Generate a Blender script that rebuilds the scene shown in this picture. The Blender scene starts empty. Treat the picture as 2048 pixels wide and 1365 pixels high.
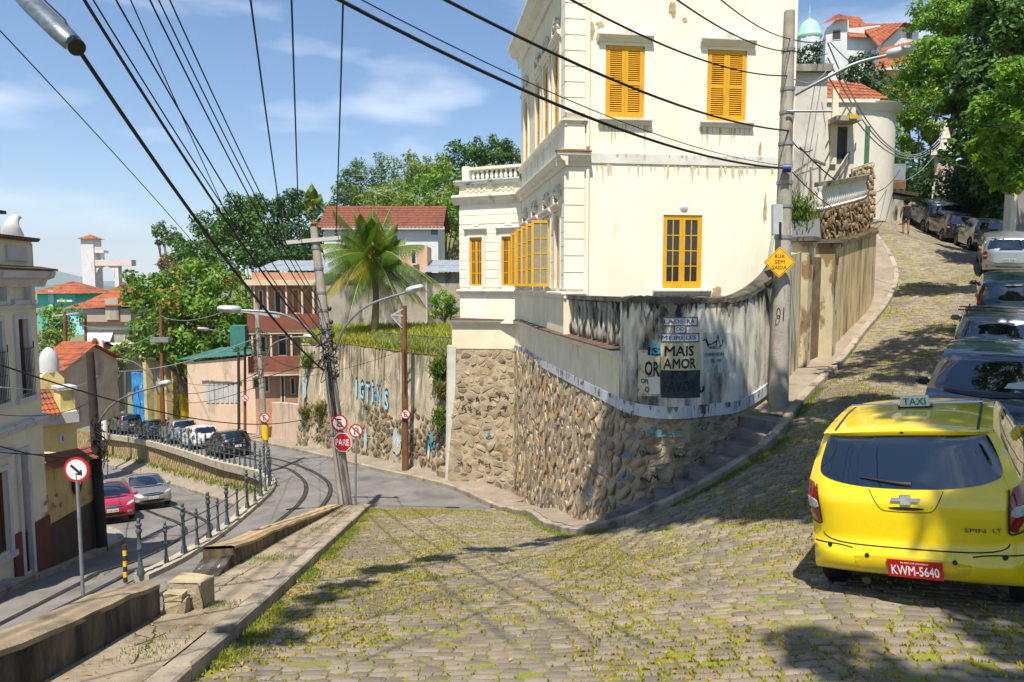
import bpy, bmesh, math, random
import numpy as np
from mathutils import Vector, Matrix
from mathutils.bvhtree import BVHTree
from mathutils.geometry import tessellate_polygon
random.seed(7); RNG = np.random.default_rng(11)
SC = bpy.context.scene; COL = SC.collection
V = Vector; R = math.radians; PI = math.pi
# ---------------------------------------------------------------- camera
F = 1365.0; PIT = R(4.7); CX, CY = 1024.0, 682.5
cam_d = bpy.data.cameras.new('camera'); cam = bpy.data.objects.new('camera', cam_d); COL.objects.link(cam)
cam_d.sensor_width = 36.0; cam_d.lens = 36.0*F/2048.0; cam_d.clip_start = 0.05; cam_d.clip_end = 30000
cam.location = (0, 0, 0); cam.rotation_euler = (R(90)-PIT, 0, 0); SC.camera = cam
# ---------------------------------------------------------------- light
SUN_AZ, SUN_EL = 191.0, 64.0        # the sun stands high behind the camera, a little to the left (azimuth from +Y clockwise)
world = bpy.data.worlds.new('World'); SC.world = world; world.use_nodes = True
wn = world.node_tree; wn.nodes.clear()
sky = wn.nodes.new('ShaderNodeTexSky'); sky.sky_type = 'NISHITA'; sky.sun_disc = False
sky.sun_elevation = R(SUN_EL); sky.sun_rotation = R(SUN_AZ); sky.altitude = 300; sky.air_density = 1.0; sky.dust_density = 0.25; sky.ozone_density = 2.5
bg = wn.nodes.new('ShaderNodeBackground'); bg.inputs[1].default_value = 0.098
wout = wn.nodes.new('ShaderNodeOutputWorld')
tc = wn.nodes.new('ShaderNodeTexCoord'); mp = wn.nodes.new('ShaderNodeMapping'); mp.inputs['Scale'].default_value = (1.0, 1.0, 3.6)
nz = wn.nodes.new('ShaderNodeTexNoise'); nz.inputs['Scale'].default_value = 3.1; nz.inputs['Detail'].default_value = 7; nz.inputs['Roughness'].default_value = 0.52
cr = wn.nodes.new('ShaderNodeValToRGB'); cr.color_ramp.elements[0].position = 0.53; cr.color_ramp.elements[1].position = 0.84
cr.color_ramp.elements[0].color = (0, 0, 0, 1); cr.color_ramp.elements[1].color = (0.72, 0.72, 0.72, 1)
mx = wn.nodes.new('ShaderNodeMixRGB'); mx.inputs[2].default_value = (9.6, 9.9, 10.2, 1)
L = wn.links.new
L(tc.outputs['Generated'], mp.inputs[0]); L(mp.outputs[0], nz.inputs['Vector']); L(nz.outputs[0], cr.inputs[0])
L(cr.outputs[0], mx.inputs[0]); hsv_ = wn.nodes.new('ShaderNodeHueSaturation'); hsv_.inputs['Saturation'].default_value = 1.2; L(sky.outputs[0], hsv_.inputs['Color']); L(hsv_.outputs[0], mx.inputs[1]); L(mx.outputs[0], bg.inputs[0]); L(bg.outputs[0], wout.inputs[0])
sun_d = bpy.data.lights.new('sun', 'SUN'); sun = bpy.data.objects.new('sun', sun_d); COL.objects.link(sun)
sun_d.energy = 5.0; sun_d.angle = R(0.53); sun_d.color = (1.0, 0.925, 0.80)
SUNV = V((math.sin(R(SUN_AZ))*math.cos(R(SUN_EL)), math.cos(R(SUN_AZ))*math.cos(R(SUN_EL)), math.sin(R(SUN_EL))))
sun.rotation_euler = SUNV.to_track_quat('Z', 'Y').to_euler(); sun.location = (0, -40, 40)
SC.view_settings.view_transform = 'Standard'; SC.view_settings.look = 'None'
SC.view_settings.exposure = 0.72; SC.view_settings.gamma = 1.0; SC.view_settings.use_curve_mapping = False
# ---------------------------------------------------------------- geometry helpers
cp_, sp_ = math.cos(PIT), math.sin(PIT)
def P(px, py, d):
    v = (py-CY)/F
    return V((d*(px-CX)/F, d*(cp_-v*sp_), -d*(sp_+v*cp_)))
def PZ(px, py, z):
    v = (py-CY)/F
    return P(px, py, -z/(sp_+v*cp_))
def ray(px, py): return P(px, py, 1.0)
def hit_plane(px, py, o, n):
    d = ray(px, py); t = o.dot(n)/d.dot(n)
    return d*t
def lerp(a, b, t): return a+(b-a)*t
def spline(pts, n=8):
    """Catmull-Rom through the points, n samples per span"""
    pts = [V(p) for p in pts]; out = []
    for i in range(len(pts)-1):
        p0 = pts[max(i-1, 0)]; p1 = pts[i]; p2 = pts[i+1]; p3 = pts[min(i+2, len(pts)-1)]
        for k in range(n):
            t = k/n
            out.append(0.5*((2*p1)+(p2-p0)*t+(2*p0-5*p1+4*p2-p3)*t*t+(3*p1-p0-3*p2+p3)*t**3))
    out.append(pts[-1].copy()); return out
def resample(pts, step):
    pts = [V(p) for p in pts]; acc = [0]
    for a, b in zip(pts, pts[1:]): acc.append(acc[-1]+(b-a).length)
    n = max(1, int(round(acc[-1]/step))); out = []; j = 0
    for i in range(n+1):
        s = acc[-1]*i/n
        while j < len(acc)-2 and acc[j+1] < s: j += 1
        l = acc[j+1]-acc[j]
        out.append(pts[j].lerp(pts[j+1], (s-acc[j])/l if l > 1e-9 else 0))
    return out
class MB:
    def __init__(s): s.v = []; s.f = []
    def add(s, vs, fs):
        o = len(s.v); s.v.extend([tuple(p) for p in vs]); s.f.extend([tuple(i+o for i in f) for f in fs]); return s
    def box(s, c, size, rot=None):
        hx, hy, hz = size[0]/2, size[1]/2, size[2]/2; c = V(c); vs = []
        for z in (-hz, hz):
            for x, y in ((-hx, -hy), (hx, -hy), (hx, hy), (-hx, hy)):
                p = V((x, y, z))
                if rot is not None: p = rot @ p
                vs.append(c+p)
        return s.add(vs, [(0, 3, 2, 1), (4, 5, 6, 7), (0, 1, 5, 4), (1, 2, 6, 5), (2, 3, 7, 6), (3, 0, 4, 7)])
    def hexa(s, b, t):
        """four bottom points and four top points"""
        return s.add(list(b)+list(t), [(0, 3, 2, 1), (4, 5, 6, 7), (0, 1, 5, 4), (1, 2, 6, 5), (2, 3, 7, 6), (3, 0, 4, 7)])
    def beam(s, a, b, w, h, up=V((0, 0, 1))):
        a = V(a); b = V(b); d = (b-a).normalized()
        x = d.cross(up); x = x.normalized() if x.length > 1e-4 else V((1, 0, 0)); y = x.cross(d).normalized()
        q = lambda p: [p-x*w/2-y*h/2, p+x*w/2-y*h/2, p+x*w/2+y*h/2, p-x*w/2+y*h/2]
        return s.hexa(q(a), q(b))
    def tube(s, pts, r, n=6, cap=True):
        pts = [V(p) for p in pts]; m = len(pts); rr = r if isinstance(r, (list, tuple)) else [r]*m
        o = len(s.v); ref = None
        for i, p in enumerate(pts):
            d = (pts[min(i+1, m-1)]-pts[max(i-1, 0)])
            d = d.normalized() if d.length > 1e-9 else V((0, 0, 1))
            if ref is None: ref = V((0, 0, 1)) if abs(d.z) < 0.9 else V((1, 0, 0))
            x = d.cross(ref).normalized(); y = x.cross(d).normalized(); ref = y
            for k in range(n):
                a = 2*PI*k/n; s.v.append(tuple(p+x*math.cos(a)*rr[i]+y*math.sin(a)*rr[i]))
        for i in range(m-1):
            for k in range(n):
                a = o+i*n+k; b = o+i*n+(k+1) % n; s.f.append((a, a+n, b+n, b))
        if cap:
            s.f.append(tuple(o+k for k in range(n))); s.f.append(tuple(o+(m-1)*n+n-1-k for k in range(n)))
        return s
    def lathe(s, prof, n=10, o=(0, 0, 0), M=None):
        b = len(s.v); o = V(o); m = len(prof)
        for r, z in prof:
            for k in range(n):
                a = 2*PI*k/n; p = V((r*math.cos(a), r*math.sin(a), z))
                if M is not None: p = M @ p
                s.v.append(tuple(o+p))
        for i in range(m-1):
            for k in range(n):
                x = b+i*n+k; y = b+i*n+(k+1) % n; s.f.append((x, y, y+n, x+n))
        s.f.append(tuple(b+n-1-k for k in range(n))); s.f.append(tuple(b+(m-1)*n+k for k in range(n)))
        return s
    def prism(s, poly, off):
        """closed 3D polygon pushed along off; cap triangulated"""
        poly = [V(p) for p in poly]; off = V(off); n = len(poly); o = len(s.v)
        s.v.extend([tuple(p) for p in poly]); s.v.extend([tuple(p+off) for p in poly])
        for t in tessellate_polygon([poly]):
            s.f.append((o+t[0], o+t[1], o+t[2])); s.f.append((o+n+t[2], o+n+t[1], o+n+t[0]))
        for i in range(n):
            j = (i+1) % n; s.f.append((o+i, o+i+n, o+j+n, o+j))
        return s
    def grid(s, fn, nu, nv):
        o = len(s.v)
        for i in range(nu+1):
            for j in range(nv+1): s.v.append(tuple(fn(i/nu, j/nv)))
        for i in range(nu):
            for j in range(nv):
                a = o+i*(nv+1)+j; s.f.append((a, a+nv+1, a+nv+2, a+1))
        return s
    def sweep(s, path, sec, up=V((0, 0, 1)), closed=False, cap=True):
        """section points (side, up) swept on a path; side is to the right of travel, kept level"""
        path = [V(p) for p in path]; m = len(path); n = len(sec); o = len(s.v)
        for i, p in enumerate(path):
            d = path[min(i+1, m-1)]-path[max(i-1, 0)]; d.z = 0; d.normalize()
            x = d.cross(V((0, 0, 1)))
            # mitre
            if 0 < i < m-1:
                d1 = (path[i]-path[i-1]); d1.z = 0; d1.normalize(); c = max(0.5, d.dot(d1)); x = x/c
            for a, b in sec: s.v.append(tuple(p+x*a+up*b))
        for i in range(m-1):
            for k in range(n):
                a = o+i*n+k; b = o+i*n+(k+1) % n; s.f.append((a, b, b+n, a+n))
        if cap:
            s.f.append(tuple(o+n-1-k for k in range(n))); s.f.append(tuple(o+(m-1)*n+k for k in range(n)))
        return s
    def build(s, name, mat, parent=None, smooth=None, fix=True):
        me = bpy.data.meshes.new(name); me.from_pydata(s.v, [], s.f)
        if fix:
            bm = bmesh.new(); bm.from_mesh(me); bmesh.ops.recalc_face_normals(bm, faces=bm.faces); bm.to_mesh(me); bm.free()
        if smooth is not None:
            me.shade_smooth(); me.set_sharp_from_angle(angle=R(smooth))
        return link(name, me, mat, parent)
def link(name, me, mat, parent=None):
    o = bpy.data.objects.new(name, me); COL.objects.link(o)
    if mat is not None and me is not None and len(me.materials) == 0: me.materials.append(mat)
    if parent is not None:
        o.parent = parent; o.matrix_parent_inverse = parent.matrix_basis.inverted()
    return o
def np_mesh(name, verts, faces, mat, parent=None, smooth=False):
    """verts (N,3), faces (M,k) numpy arrays"""
    me = bpy.data.meshes.new(name); k = faces.shape[1]; nf = faces.shape[0]
    me.vertices.add(len(verts)); me.vertices.foreach_set('co', np.ascontiguousarray(verts, dtype=np.float32).ravel())
    me.loops.add(nf*k); me.loops.foreach_set('vertex_index', np.ascontiguousarray(faces, dtype=np.int32).ravel())
    me.polygons.add(nf); me.polygons.foreach_set('loop_start', np.arange(0, nf*k, k, dtype=np.int32))
    me.update(calc_edges=True)
    if smooth: me.shade_smooth()
    return link(name, me, mat, parent)
def empty(name, loc=(0, 0, 0), label=None, cat=None, group=None):
    o = bpy.data.objects.new(name, None); COL.objects.link(o); o.location = loc; o.empty_display_size = 0.2
    if label: tag(o, label, cat, group)
    return o
def tag(o, label=None, cat=None, group=None, kind=None):
    if label: o['label'] = label
    if cat: o['category'] = cat
    if group: o['group'] = group
    if kind: o['kind'] = kind
    return o
def struct(o): o['kind'] = 'structure'; return o
def stuff(o): o['kind'] = 'stuff'; return o
def place(ch, parent):
    ch.parent = parent; ch.matrix_parent_inverse = Matrix.Identity(4); return ch
def copy_tree(o, parent=None):
    c = o.copy(); COL.objects.link(c); c.parent = parent
    for ch in list(o.children): copy_tree(ch, c)
    return c
_tcache = {}
def text_mesh(txt, bold=0.0, spacing=1.0):
    """flat lettering; returns verts (x,y) scaled to height 1 with x centred, and triangles"""
    key = (txt, bold, spacing)
    if key in _tcache: return _tcache[key]
    cu = bpy.data.curves.new('t', 'FONT'); cu.body = txt; cu.align_x = 'CENTER'; cu.space_character = spacing; cu.resolution_u = 2
    o = bpy.data.objects.new('t', cu); COL.objects.link(o)
    dg = bpy.context.evaluated_depsgraph_get(); dg.update(); ev = o.evaluated_get(dg); me = ev.to_mesh()
    vs = [(v.co.x, v.co.y) for v in me.vertices]; fs = [tuple(p.vertices) for p in me.polygons]
    if bold > 0:        # embolden: push the outline outwards
        cnt = {}; acc = [[0.0, 0.0] for _ in vs]
        for f in fs:
            for i in range(len(f)): e = (f[i], f[(i+1) % len(f)]); cnt[e] = cnt.get(e, 0)+1
        sg = 1 if sum((vs[f[1]][0]-vs[f[0]][0])*(vs[f[2]][1]-vs[f[0]][1])-(vs[f[2]][0]-vs[f[0]][0])*(vs[f[1]][1]-vs[f[0]][1]) for f in fs) > 0 else -1
        for (a, b) in cnt:
            if (b, a) in cnt: continue
            dx, dy = vs[b][0]-vs[a][0], vs[b][1]-vs[a][1]; l_ = math.hypot(dx, dy) or 1
            for k in (a, b): acc[k][0] += sg*dy/l_; acc[k][1] -= sg*dx/l_
        for k, (nx, ny) in enumerate(acc):
            l_ = math.hypot(nx, ny)
            if l_ > .05: vs[k] = (vs[k][0]+nx/l_*bold, vs[k][1]+ny/l_*bold)
    ev.to_mesh_clear(); bpy.data.objects.remove(o); bpy.data.curves.remove(cu)
    if vs:
        x0 = min(v[0] for v in vs); x1 = max(v[0] for v in vs); y0 = min(v[1] for v in vs); y1 = max(v[1] for v in vs)
        vs = [((x-(x0+x1)/2)/(y1-y0), (y-y0)/(y1-y0)) for x, y in vs]
    _tcache[key] = (vs, fs); return vs, fs
def text_obj(name, txt, mapf, mat, parent, height, width=None, bold=0.0, shear=0.0):
    """mapf(u, v) in metres -> world point"""
    vs, fs = text_mesh(txt, bold)
    w = max(v[0] for v in vs)-min(v[0] for v in vs); sx = (width/w) if width else height
    return MB().add([mapf(x*sx+shear*y*height, y*height) for x, y in vs], fs).build(name, mat, parent, fix=False)
# ---------------------------------------------------------------- materials
def rgb(h):
    """sRGB hex -> linear"""
    h = h.lstrip('#'); c = [int(h[i:i+2], 16)/255 for i in (0, 2, 4)]
    return tuple(x/12.92 if x <= 0.04045 else ((x+0.055)/1.055)**2.4 for x in c)
def c4(c): return (*(rgb(c) if isinstance(c, str) else c), 1.0)
MATS = {}
def mat(name, c1, c2=None, scale=4.0, rough=0.8, bump=0.0, bscale=30.0, metal=0.0, coat=0.0, spec=0.5, stretch=(1, 1, 1),
        stain=None, stain2=None, island=0.0, obj_rand=0.0, leaf=False, transl=0.0, detail=6.0, ramp=(0.35, 0.65)):
    """stain = (colour, scale, stretch, lo, hi)"""
    if name in MATS: return MATS[name]
    m = bpy.data.materials.new(name); m.use_nodes = True; nt = m.node_tree; N = nt.nodes; K = nt.links.new
    b = N['Principled BSDF']; out = N['Material Output']
    b.inputs['Roughness'].default_value = rough; b.inputs['Metallic'].default_value = metal
    b.inputs['Coat Weight'].default_value = coat; b.inputs['Coat Roughness'].default_value = 0.03
    b.inputs['Specular IOR Level'].default_value = spec
    tcn = N.new('ShaderNodeTexCoord')
    def noise(sc, st=(1, 1, 1), det=detail):
        mpn = N.new('ShaderNodeMapping'); mpn.inputs['Scale'].default_value = st
        K(tcn.outputs['Object'], mpn.inputs[0])
        n = N.new('ShaderNodeTexNoise'); n.inputs['Scale'].default_value = sc; n.inputs['Detail'].default_value = det; n.inputs['Roughness'].default_value = 0.6
        K(mpn.outputs[0], n.inputs['Vector']); return n
    def mr(src, lo, hi):
        r = N.new('ShaderNodeMapRange'); r.inputs[1].default_value = lo; r.inputs[2].default_value = hi; K(src, r.inputs[0]); return r.outputs[0]
    def mix(fac, a, bb, mode='MIX'):
        x = N.new('ShaderNodeMixRGB'); x.blend_type = mode
        for i, val in ((0, fac), (1, a), (2, bb)):
            if isinstance(val, (int, float)): x.inputs[i].default_value = val
            elif isinstance(val, (tuple, str)): x.inputs[i].default_value = c4(val)
            else: K(val, x.inputs[i])
        return x.outputs[0]
    col = None
    if c2 is not None:
        n = noise(scale, stretch); col = mix(mr(n.outputs[0], *ramp), c1, c2)
    else:
        rgbn = N.new('ShaderNodeRGB'); rgbn.outputs[0].default_value = c4(c1); col = rgbn.outputs[0]
    if island:
        g = N.new('ShaderNodeNewGeometry'); hsv = N.new('ShaderNodeHueSaturation'); K(col, hsv.inputs['Color'])
        r = N.new('ShaderNodeMapRange'); r.inputs[3].default_value = 1-island; r.inputs[4].default_value = 1+island
        K(g.outputs['Random Per Island'], r.inputs[0]); K(r.outputs[0], hsv.inputs['Value'])
        ml = N.new('ShaderNodeMath'); ml.operation = 'MULTIPLY'; ml.inputs[1].default_value = 7.31; K(g.outputs['Random Per Island'], ml.inputs[0])
        fr = N.new('ShaderNodeMath'); fr.operation = 'FRACT'; K(ml.outputs[0], fr.inputs[0])
        r2 = N.new('ShaderNodeMapRange'); r2.inputs[3].default_value = 0.5-island*0.06; r2.inputs[4].default_value = 0.5+island*0.06
        K(fr.outputs[0], r2.inputs[0]); K(r2.outputs[0], hsv.inputs['Hue']); col = hsv.outputs[0]
    if obj_rand:
        g = N.new('ShaderNodeObjectInfo'); hsv = N.new('ShaderNodeHueSaturation'); K(col, hsv.inputs['Color'])
        r = N.new('ShaderNodeMapRange'); r.inputs[3].default_value = 1-obj_rand; r.inputs[4].default_value = 1+obj_rand
        K(g.outputs['Random'], r.inputs[0]); K(r.outputs[0], hsv.inputs['Value']); col = hsv.outputs[0]
    for st in (stain, stain2):
        if st:
            n = noise(st[1], st[2], 8.0); col = mix(mr(n.outputs[0], st[3], st[4]), col, st[0])
    K(col, b.inputs['Base Color'])
    if bump:
        n = noise(bscale); bp = N.new('ShaderNodeBump'); bp.inputs['Strength'].default_value = bump; bp.inputs['Distance'].default_value = 0.03
        K(n.outputs[0], bp.inputs['Height']); K(bp.outputs[0], b.inputs['Normal'])
    if transl:
        tb = N.new('ShaderNodeBsdfTranslucent'); K(col, tb.inputs[0]); ms = N.new('ShaderNodeMixShader'); ms.inputs[0].default_value = transl
        K(b.outputs[0], ms.inputs[1]); K(tb.outputs[0], ms.inputs[2]); K(ms.outputs[0], out.inputs['Surface'])
    MATS[name] = m; return m
ASPH = mat('asphalt', '#696663', '#7a7671', 1.2, 0.9, 0.25, 90, stain=('#4f4d4b', 0.7, (1, 1, 1), 0.5, 0.75), stain2=('#8d867c', 25, (1, 1, 1), 0.62, 0.75))
CONC = mat('concrete_pavement', '#96897a', '#7f7464', 1.5, 0.92, 0.6, 25, stain=('#6c6453', 2.2, (1, 1, 1), 0.55, 0.75), stain2=('#5a6332', 3.1, (1, 1, 1), 0.66, 0.78))
KERB = mat('kerb_stone', '#8f8474', '#a49884', 2.2, 0.9, 0.5, 40, stain=('#55503f', 2.5, (1, 1, 1), 0.52, 0.7), obj_rand=0.12)
COBB = mat('cobble_stone', '#7b7269', '#8a7d69', 1.3, 0.85, 0.6, 45, island=0.30, stain=('#5f564b', 0.5, (1, 1, 1), 0.50, 0.72), stain2=('#837b3a', 2.6, (1, 1, 1), 0.54, 0.66))
COBB1 = mat('cobble_stone_piece', '#7b7269', '#8a7d69', 6, 0.85, 0.6, 45, obj_rand=0.30, stain=('#5f564b', 5, (1, 1, 1), 0.50, 0.72), stain2=('#837b3a', 9, (1, 1, 1), 0.56, 0.66))
EARTH = mat('joint_earth', '#7d6f3c', '#948a40', 1.6, 1.0, 0.8, 60, stain=('#7a8a2a', 1.2, (1, 1, 1), 0.42, 0.60))
GRASS = mat('grass_blade', '#8a8f26', '#b9a843', 2.5, 0.8, island=0.25, transl=0.35)
GRASSG = mat('lush_grass_blade', '#5f7a1e', '#92972f', 1.5, 0.8, island=0.25, transl=0.35)
WHITE = mat('white_paint', '#dad8d0', '#c9c6bb', 2, 0.75)
IRON = mat('painted_iron', '#3f4a51', '#4d585f', 6, 0.5, obj_rand=0.08)
DARK = mat('room_darkness', '#151515', rough=0.7)  # near-black colour for the unlit rooms behind the villa windows
# ================================================================ terrain heights of the cobbled hill
ctrl = []
for y in (-6, -2, 2, 5, 8, 11, 14, 17, 20, 23):
    for x in (-6, -3, -0.5): ctrl.append((x, y, -1.7-0.25*y))
ctrl += [(1.5, 5, -2.92), (1.5, 9, -3.88), (-.58, 22.5, -7.55), (0.2, 18, -6.2)]
KERBPX = [(990, 1020, 23.1), (1030, 1035, 20.2), (1085, 1058, 16.3), (1140, 1075, 13.5), (1205, 1063, 13.0), (1280, 1040, 12.75), (1400, 985, 12.6), (1500, 925, 12.75),
          (1560, 880, 13.1), (1600, 818, 14.4), (1650, 765, 16.6), (1730, 670, 20.5), (1785, 598, 24.5), (1797, 548, 27.4), (1775, 500, 29.6), (1752, 470, 31.2)]
for px, py, d in KERBPX: ctrl.append(tuple(P(px, py, d)))
ctrl += [tuple(P(px, py, d)) for px, py, d in ((1810, 468, 34), (1690, 1195, 6.3), (1960, 505, 31), (1900, 485, 35), (1865, 465, 38), (2000, 548, 25.6), (1760, 440, 37), (1770, 425, 44))]
ctrl += [(4.6, 6.1, -2.88), (8.3, 11.3, -2.62), (10.6, 14.2, -2.2), (13.8, 18.3, -1.4), (6.2, 9.2, -2.78), (5.0, 2.0, -2.3), (7, 5, -2.5), (14, 14, -1.9), (20, 22, 0.2), (26, 36, 2.8), (22, 46, 4.2)]
ctrl = np.array(ctrl)
def _U(r2): return np.where(r2 > 1e-12, 0.5*r2*np.log(np.maximum(r2, 1e-12)), 0.0)
def _tps(c, lam):
    n = len(c); d2 = ((c[:, None, :2]-c[None, :, :2])**2).sum(-1); K = _U(d2)+np.eye(n)*lam
    A = np.zeros((n+3, n+3)); A[:n, :n] = K; A[:n, n] = 1; A[:n, n+1:] = c[:, :2]; A[n, :n] = 1; A[n+1:, :n] = c[:, :2].T
    b = np.zeros(n+3); b[:n] = c[:, 2]; return np.linalg.solve(A, b)
_w = _tps(ctrl, 0.6)
def HN(x, y):
    x = np.asarray(x, float); y = np.asarray(y, float); sh = x.shape; q = np.stack([x.ravel(), y.ravel()], 1)
    d2 = ((q[:, None, :]-ctrl[None, :, :2])**2).sum(-1); n = len(ctrl)
    return (_U(d2) @ _w[:n]+_w[n]+q @ _w[n+1:]).reshape(sh)
def H(x, y): return float(HN(np.array([x]), np.array([y]))[0])
def gpt(x, y, dz=0.0): return V((x, y, H(x, y)+dz))
def gnormal(x, y, e=0.4):
    return V((-(H(x+e, y)-H(x-e, y))/(2*e), -(H(x, y+e)-H(x, y-e))/(2*e), 1)).normalized()
def ground_hit(px, py, d0=3.0, d1=45.0):
    ds = np.linspace(d0, d1, 800); r = ray(px, py); hh = HN(ds*r.x, ds*r.y); k = np.argmax(ds*r.z < hh)
    return r*ds[k]
def inside(poly, x, y):
    x = np.asarray(x); y = np.asarray(y); c = np.zeros(x.shape, bool); n = len(poly); j = n-1
    for i in range(n):
        xi, yi = poly[i][0], poly[i][1]; xj, yj = poly[j][0], poly[j][1]
        t = ((yi > y) != (yj > y)) & (x < (xj-xi)*(y-yi)/((yj-yi) if abs(yj-yi) > 1e-9 else 1e-9)+xi)
        c ^= t; j = i
    return c
# left kerb of the cobbles, right kerb round the corner house
KL0 = V((-1.85, 1.0, 0)); KL1 = V((-4.26, 20.1, 0))
def kerbL(y): return KL0.x+(KL1.x-KL0.x)*(y-KL0.y)/(KL1.y-KL0.y)
kerbR = spline([V((p.x, p.y, 0)) for p in [P(*k) for k in KERBPX]], 6)
# cobbled ground polygon (xy)
cob_poly = [(kerbL(-4), -4), (KL1.x, KL1.y), (-.58, 22.6)]+[(p.x, p.y) for p in kerbR[1:]]+[(19.5, 41), (24.5, 46), (28, 44), (25.6, 36), (24, 30), (21.5, 25.5), (17, 18.5), (13.3, 13), (9, 6.5), (6.5, 2), (5.5, -4)]
def sheet(name, poly, step, dz, m):
    """a triangulated sheet over a polygon following the hill"""
    bm = bmesh.new(); vs = [bm.verts.new((x, y, 0)) for x, y in poly]; bm.faces.new(vs)
    bmesh.ops.triangulate(bm, faces=bm.faces[:])
    for _ in range(12):
        lng = [e for e in bm.edges if e.calc_length() > step]
        if not lng: break
        bmesh.ops.subdivide_edges(bm, edges=lng, cuts=1); bmesh.ops.triangulate(bm, faces=bm.faces[:])
    co = np.array([v.co[:] for v in bm.verts]); z = HN(co[:, 0], co[:, 1])+dz
    for v, zz in zip(bm.verts, z): v.co.z = zz
    me = bpy.data.meshes.new(name); bm.to_mesh(me); bm.free(); me.shade_smooth()
    for p in me.polygons:
        if p.normal.z < 0: p.flip()
    return link(name, me, m)
cob = struct(sheet('cobbled_street', cob_poly, 0.32, -0.002, EARTH))
tag(cob, 'steep street of worn grey cobbles with grass in the joints')
def vnoise(x, y, sc, seed):
    """cheap smooth value noise"""
    r = np.random.default_rng(seed).random((64, 64)); fx = x*sc; fy = y*sc; ix = np.floor(fx).astype(int); iy = np.floor(fy).astype(int)
    tx = fx-ix; ty = fy-iy; tx = tx*tx*(3-2*tx); ty = ty*ty*(3-2*ty)
    g = lambda a, b: r[a % 64, b % 64]
    return (g(ix, iy)*(1-tx)+g(ix+1, iy)*tx)*(1-ty)+(g(ix, iy+1)*(1-tx)+g(ix+1, iy+1)*tx)*ty
# ---------------------------------------------------------------- cobbles
seamA = V((1.25, 13.2, 0)); seamB = V((2.5, 4.4, 0))
def side_seam(x, y): return (seamB.x-seamA.x)*(y-seamA.y)-(seamB.y-seamA.y)*(x-seamA.x)   # >0 : right side
def stones_rows(rows_fn, nrow, s0, s1, keep):
    """rows_fn(row, s) -> (x, y, dirx, diry, depth) ; returns arrays of stone frames"""
    out = []
    for r in range(nrow):
        s = s0+random.random()*0.2
        while s < s1:
            l = random.uniform(0.115, 0.225); x, y, dx, dy, dep = rows_fn(r, s+l/2)
            if keep(x, y): out.append((x, y, dx, dy, l, dep))
            s += l+0.008
    return out
stones = []
ROT = R(-3)
def rowsA(r, s):
    v = -1.0+r*0.114; a = ROT+0.10*math.sin(s*0.35); u = -7+s
    return (u, v+0.10*math.sin(u*0.9+1)+u*math.sin(-ROT)*0.4, math.cos(a*0.6), -math.sin(a*0.6)*0.5, 0.109)
pA = [(x, y) for x, y in cob_poly]
cand = stones_rows(rowsA, 218, 2.0, 12.5, lambda x, y: True)
ca = np.array(cand); okA = inside(cob_poly, ca[:, 0], ca[:, 1]) & (np.array([side_seam(x, y) for x, y in ca[:, :2]]) < -0.25) & (ca[:, 1] > 2.2) & (ca[:, 1] < 22.9)
stones.append(ca[okA])
# ladeira : rows across the street, following its centre line
cl = spline([(4.0, 0.5, 0), (4.1, 5.0, 0), (5.8, 9.5, 0), (8.4, 14, 0), (12.2, 18.9, 0), (16.2, 24.2, 0), (18.6, 29, 0), (20.2, 34, 0), (21.5, 40, 0), (23, 45, 0)], 16)
cl = resample(cl, 0.114)
def rowsB(r, s):
    p = cl[r]; q = cl[min(r+1, len(cl)-1)]; o = cl[max(r-1, 0)]; t = (q-o).normalized(); n = V((t.y, -t.x, 0))
    u = s-6.0
    w = p+n*u
    return (w.x, w.y, n.x, n.y, 0.109*(1+0.0*u))
cand = stones_rows(rowsB, len(cl), 0.0, 12.0, lambda x, y: True)
cb = np.array(cand); sd = np.array([side_seam(x, y) for x, y in cb[:, :2]])
okB = inside(cob_poly, cb[:, 0], cb[:, 1]) & ((sd > 0.25) | (cb[:, 1] > 13.2)) & (cb[:, 1] > 2.0)
cb = cb[okB]
# thin out overlaps on the inside of the bend
cell = {}; keepi = []
for i, (x, y, dx, dy, l, dep) in enumerate(cb):
    k = (int(x/0.14), int(y/0.14)); bad = False
    for a in (-1, 0, 1):
        for b in (-1, 0, 1):
            for j in cell.get((k[0]+a, k[1]+b), ()):
                ddx = abs((cb[j][0]-x)*dx+(cb[j][1]-y)*dy); ddy = abs(-(cb[j][0]-x)*dy+(cb[j][1]-y)*dx)
                if ddx < (l+cb[j][4])/2-0.03 and ddy < 0.09: bad = True
    if not bad: keepi.append(i); cell.setdefault(k, []).append(i)
stones.append(cb[keepi])
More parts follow.
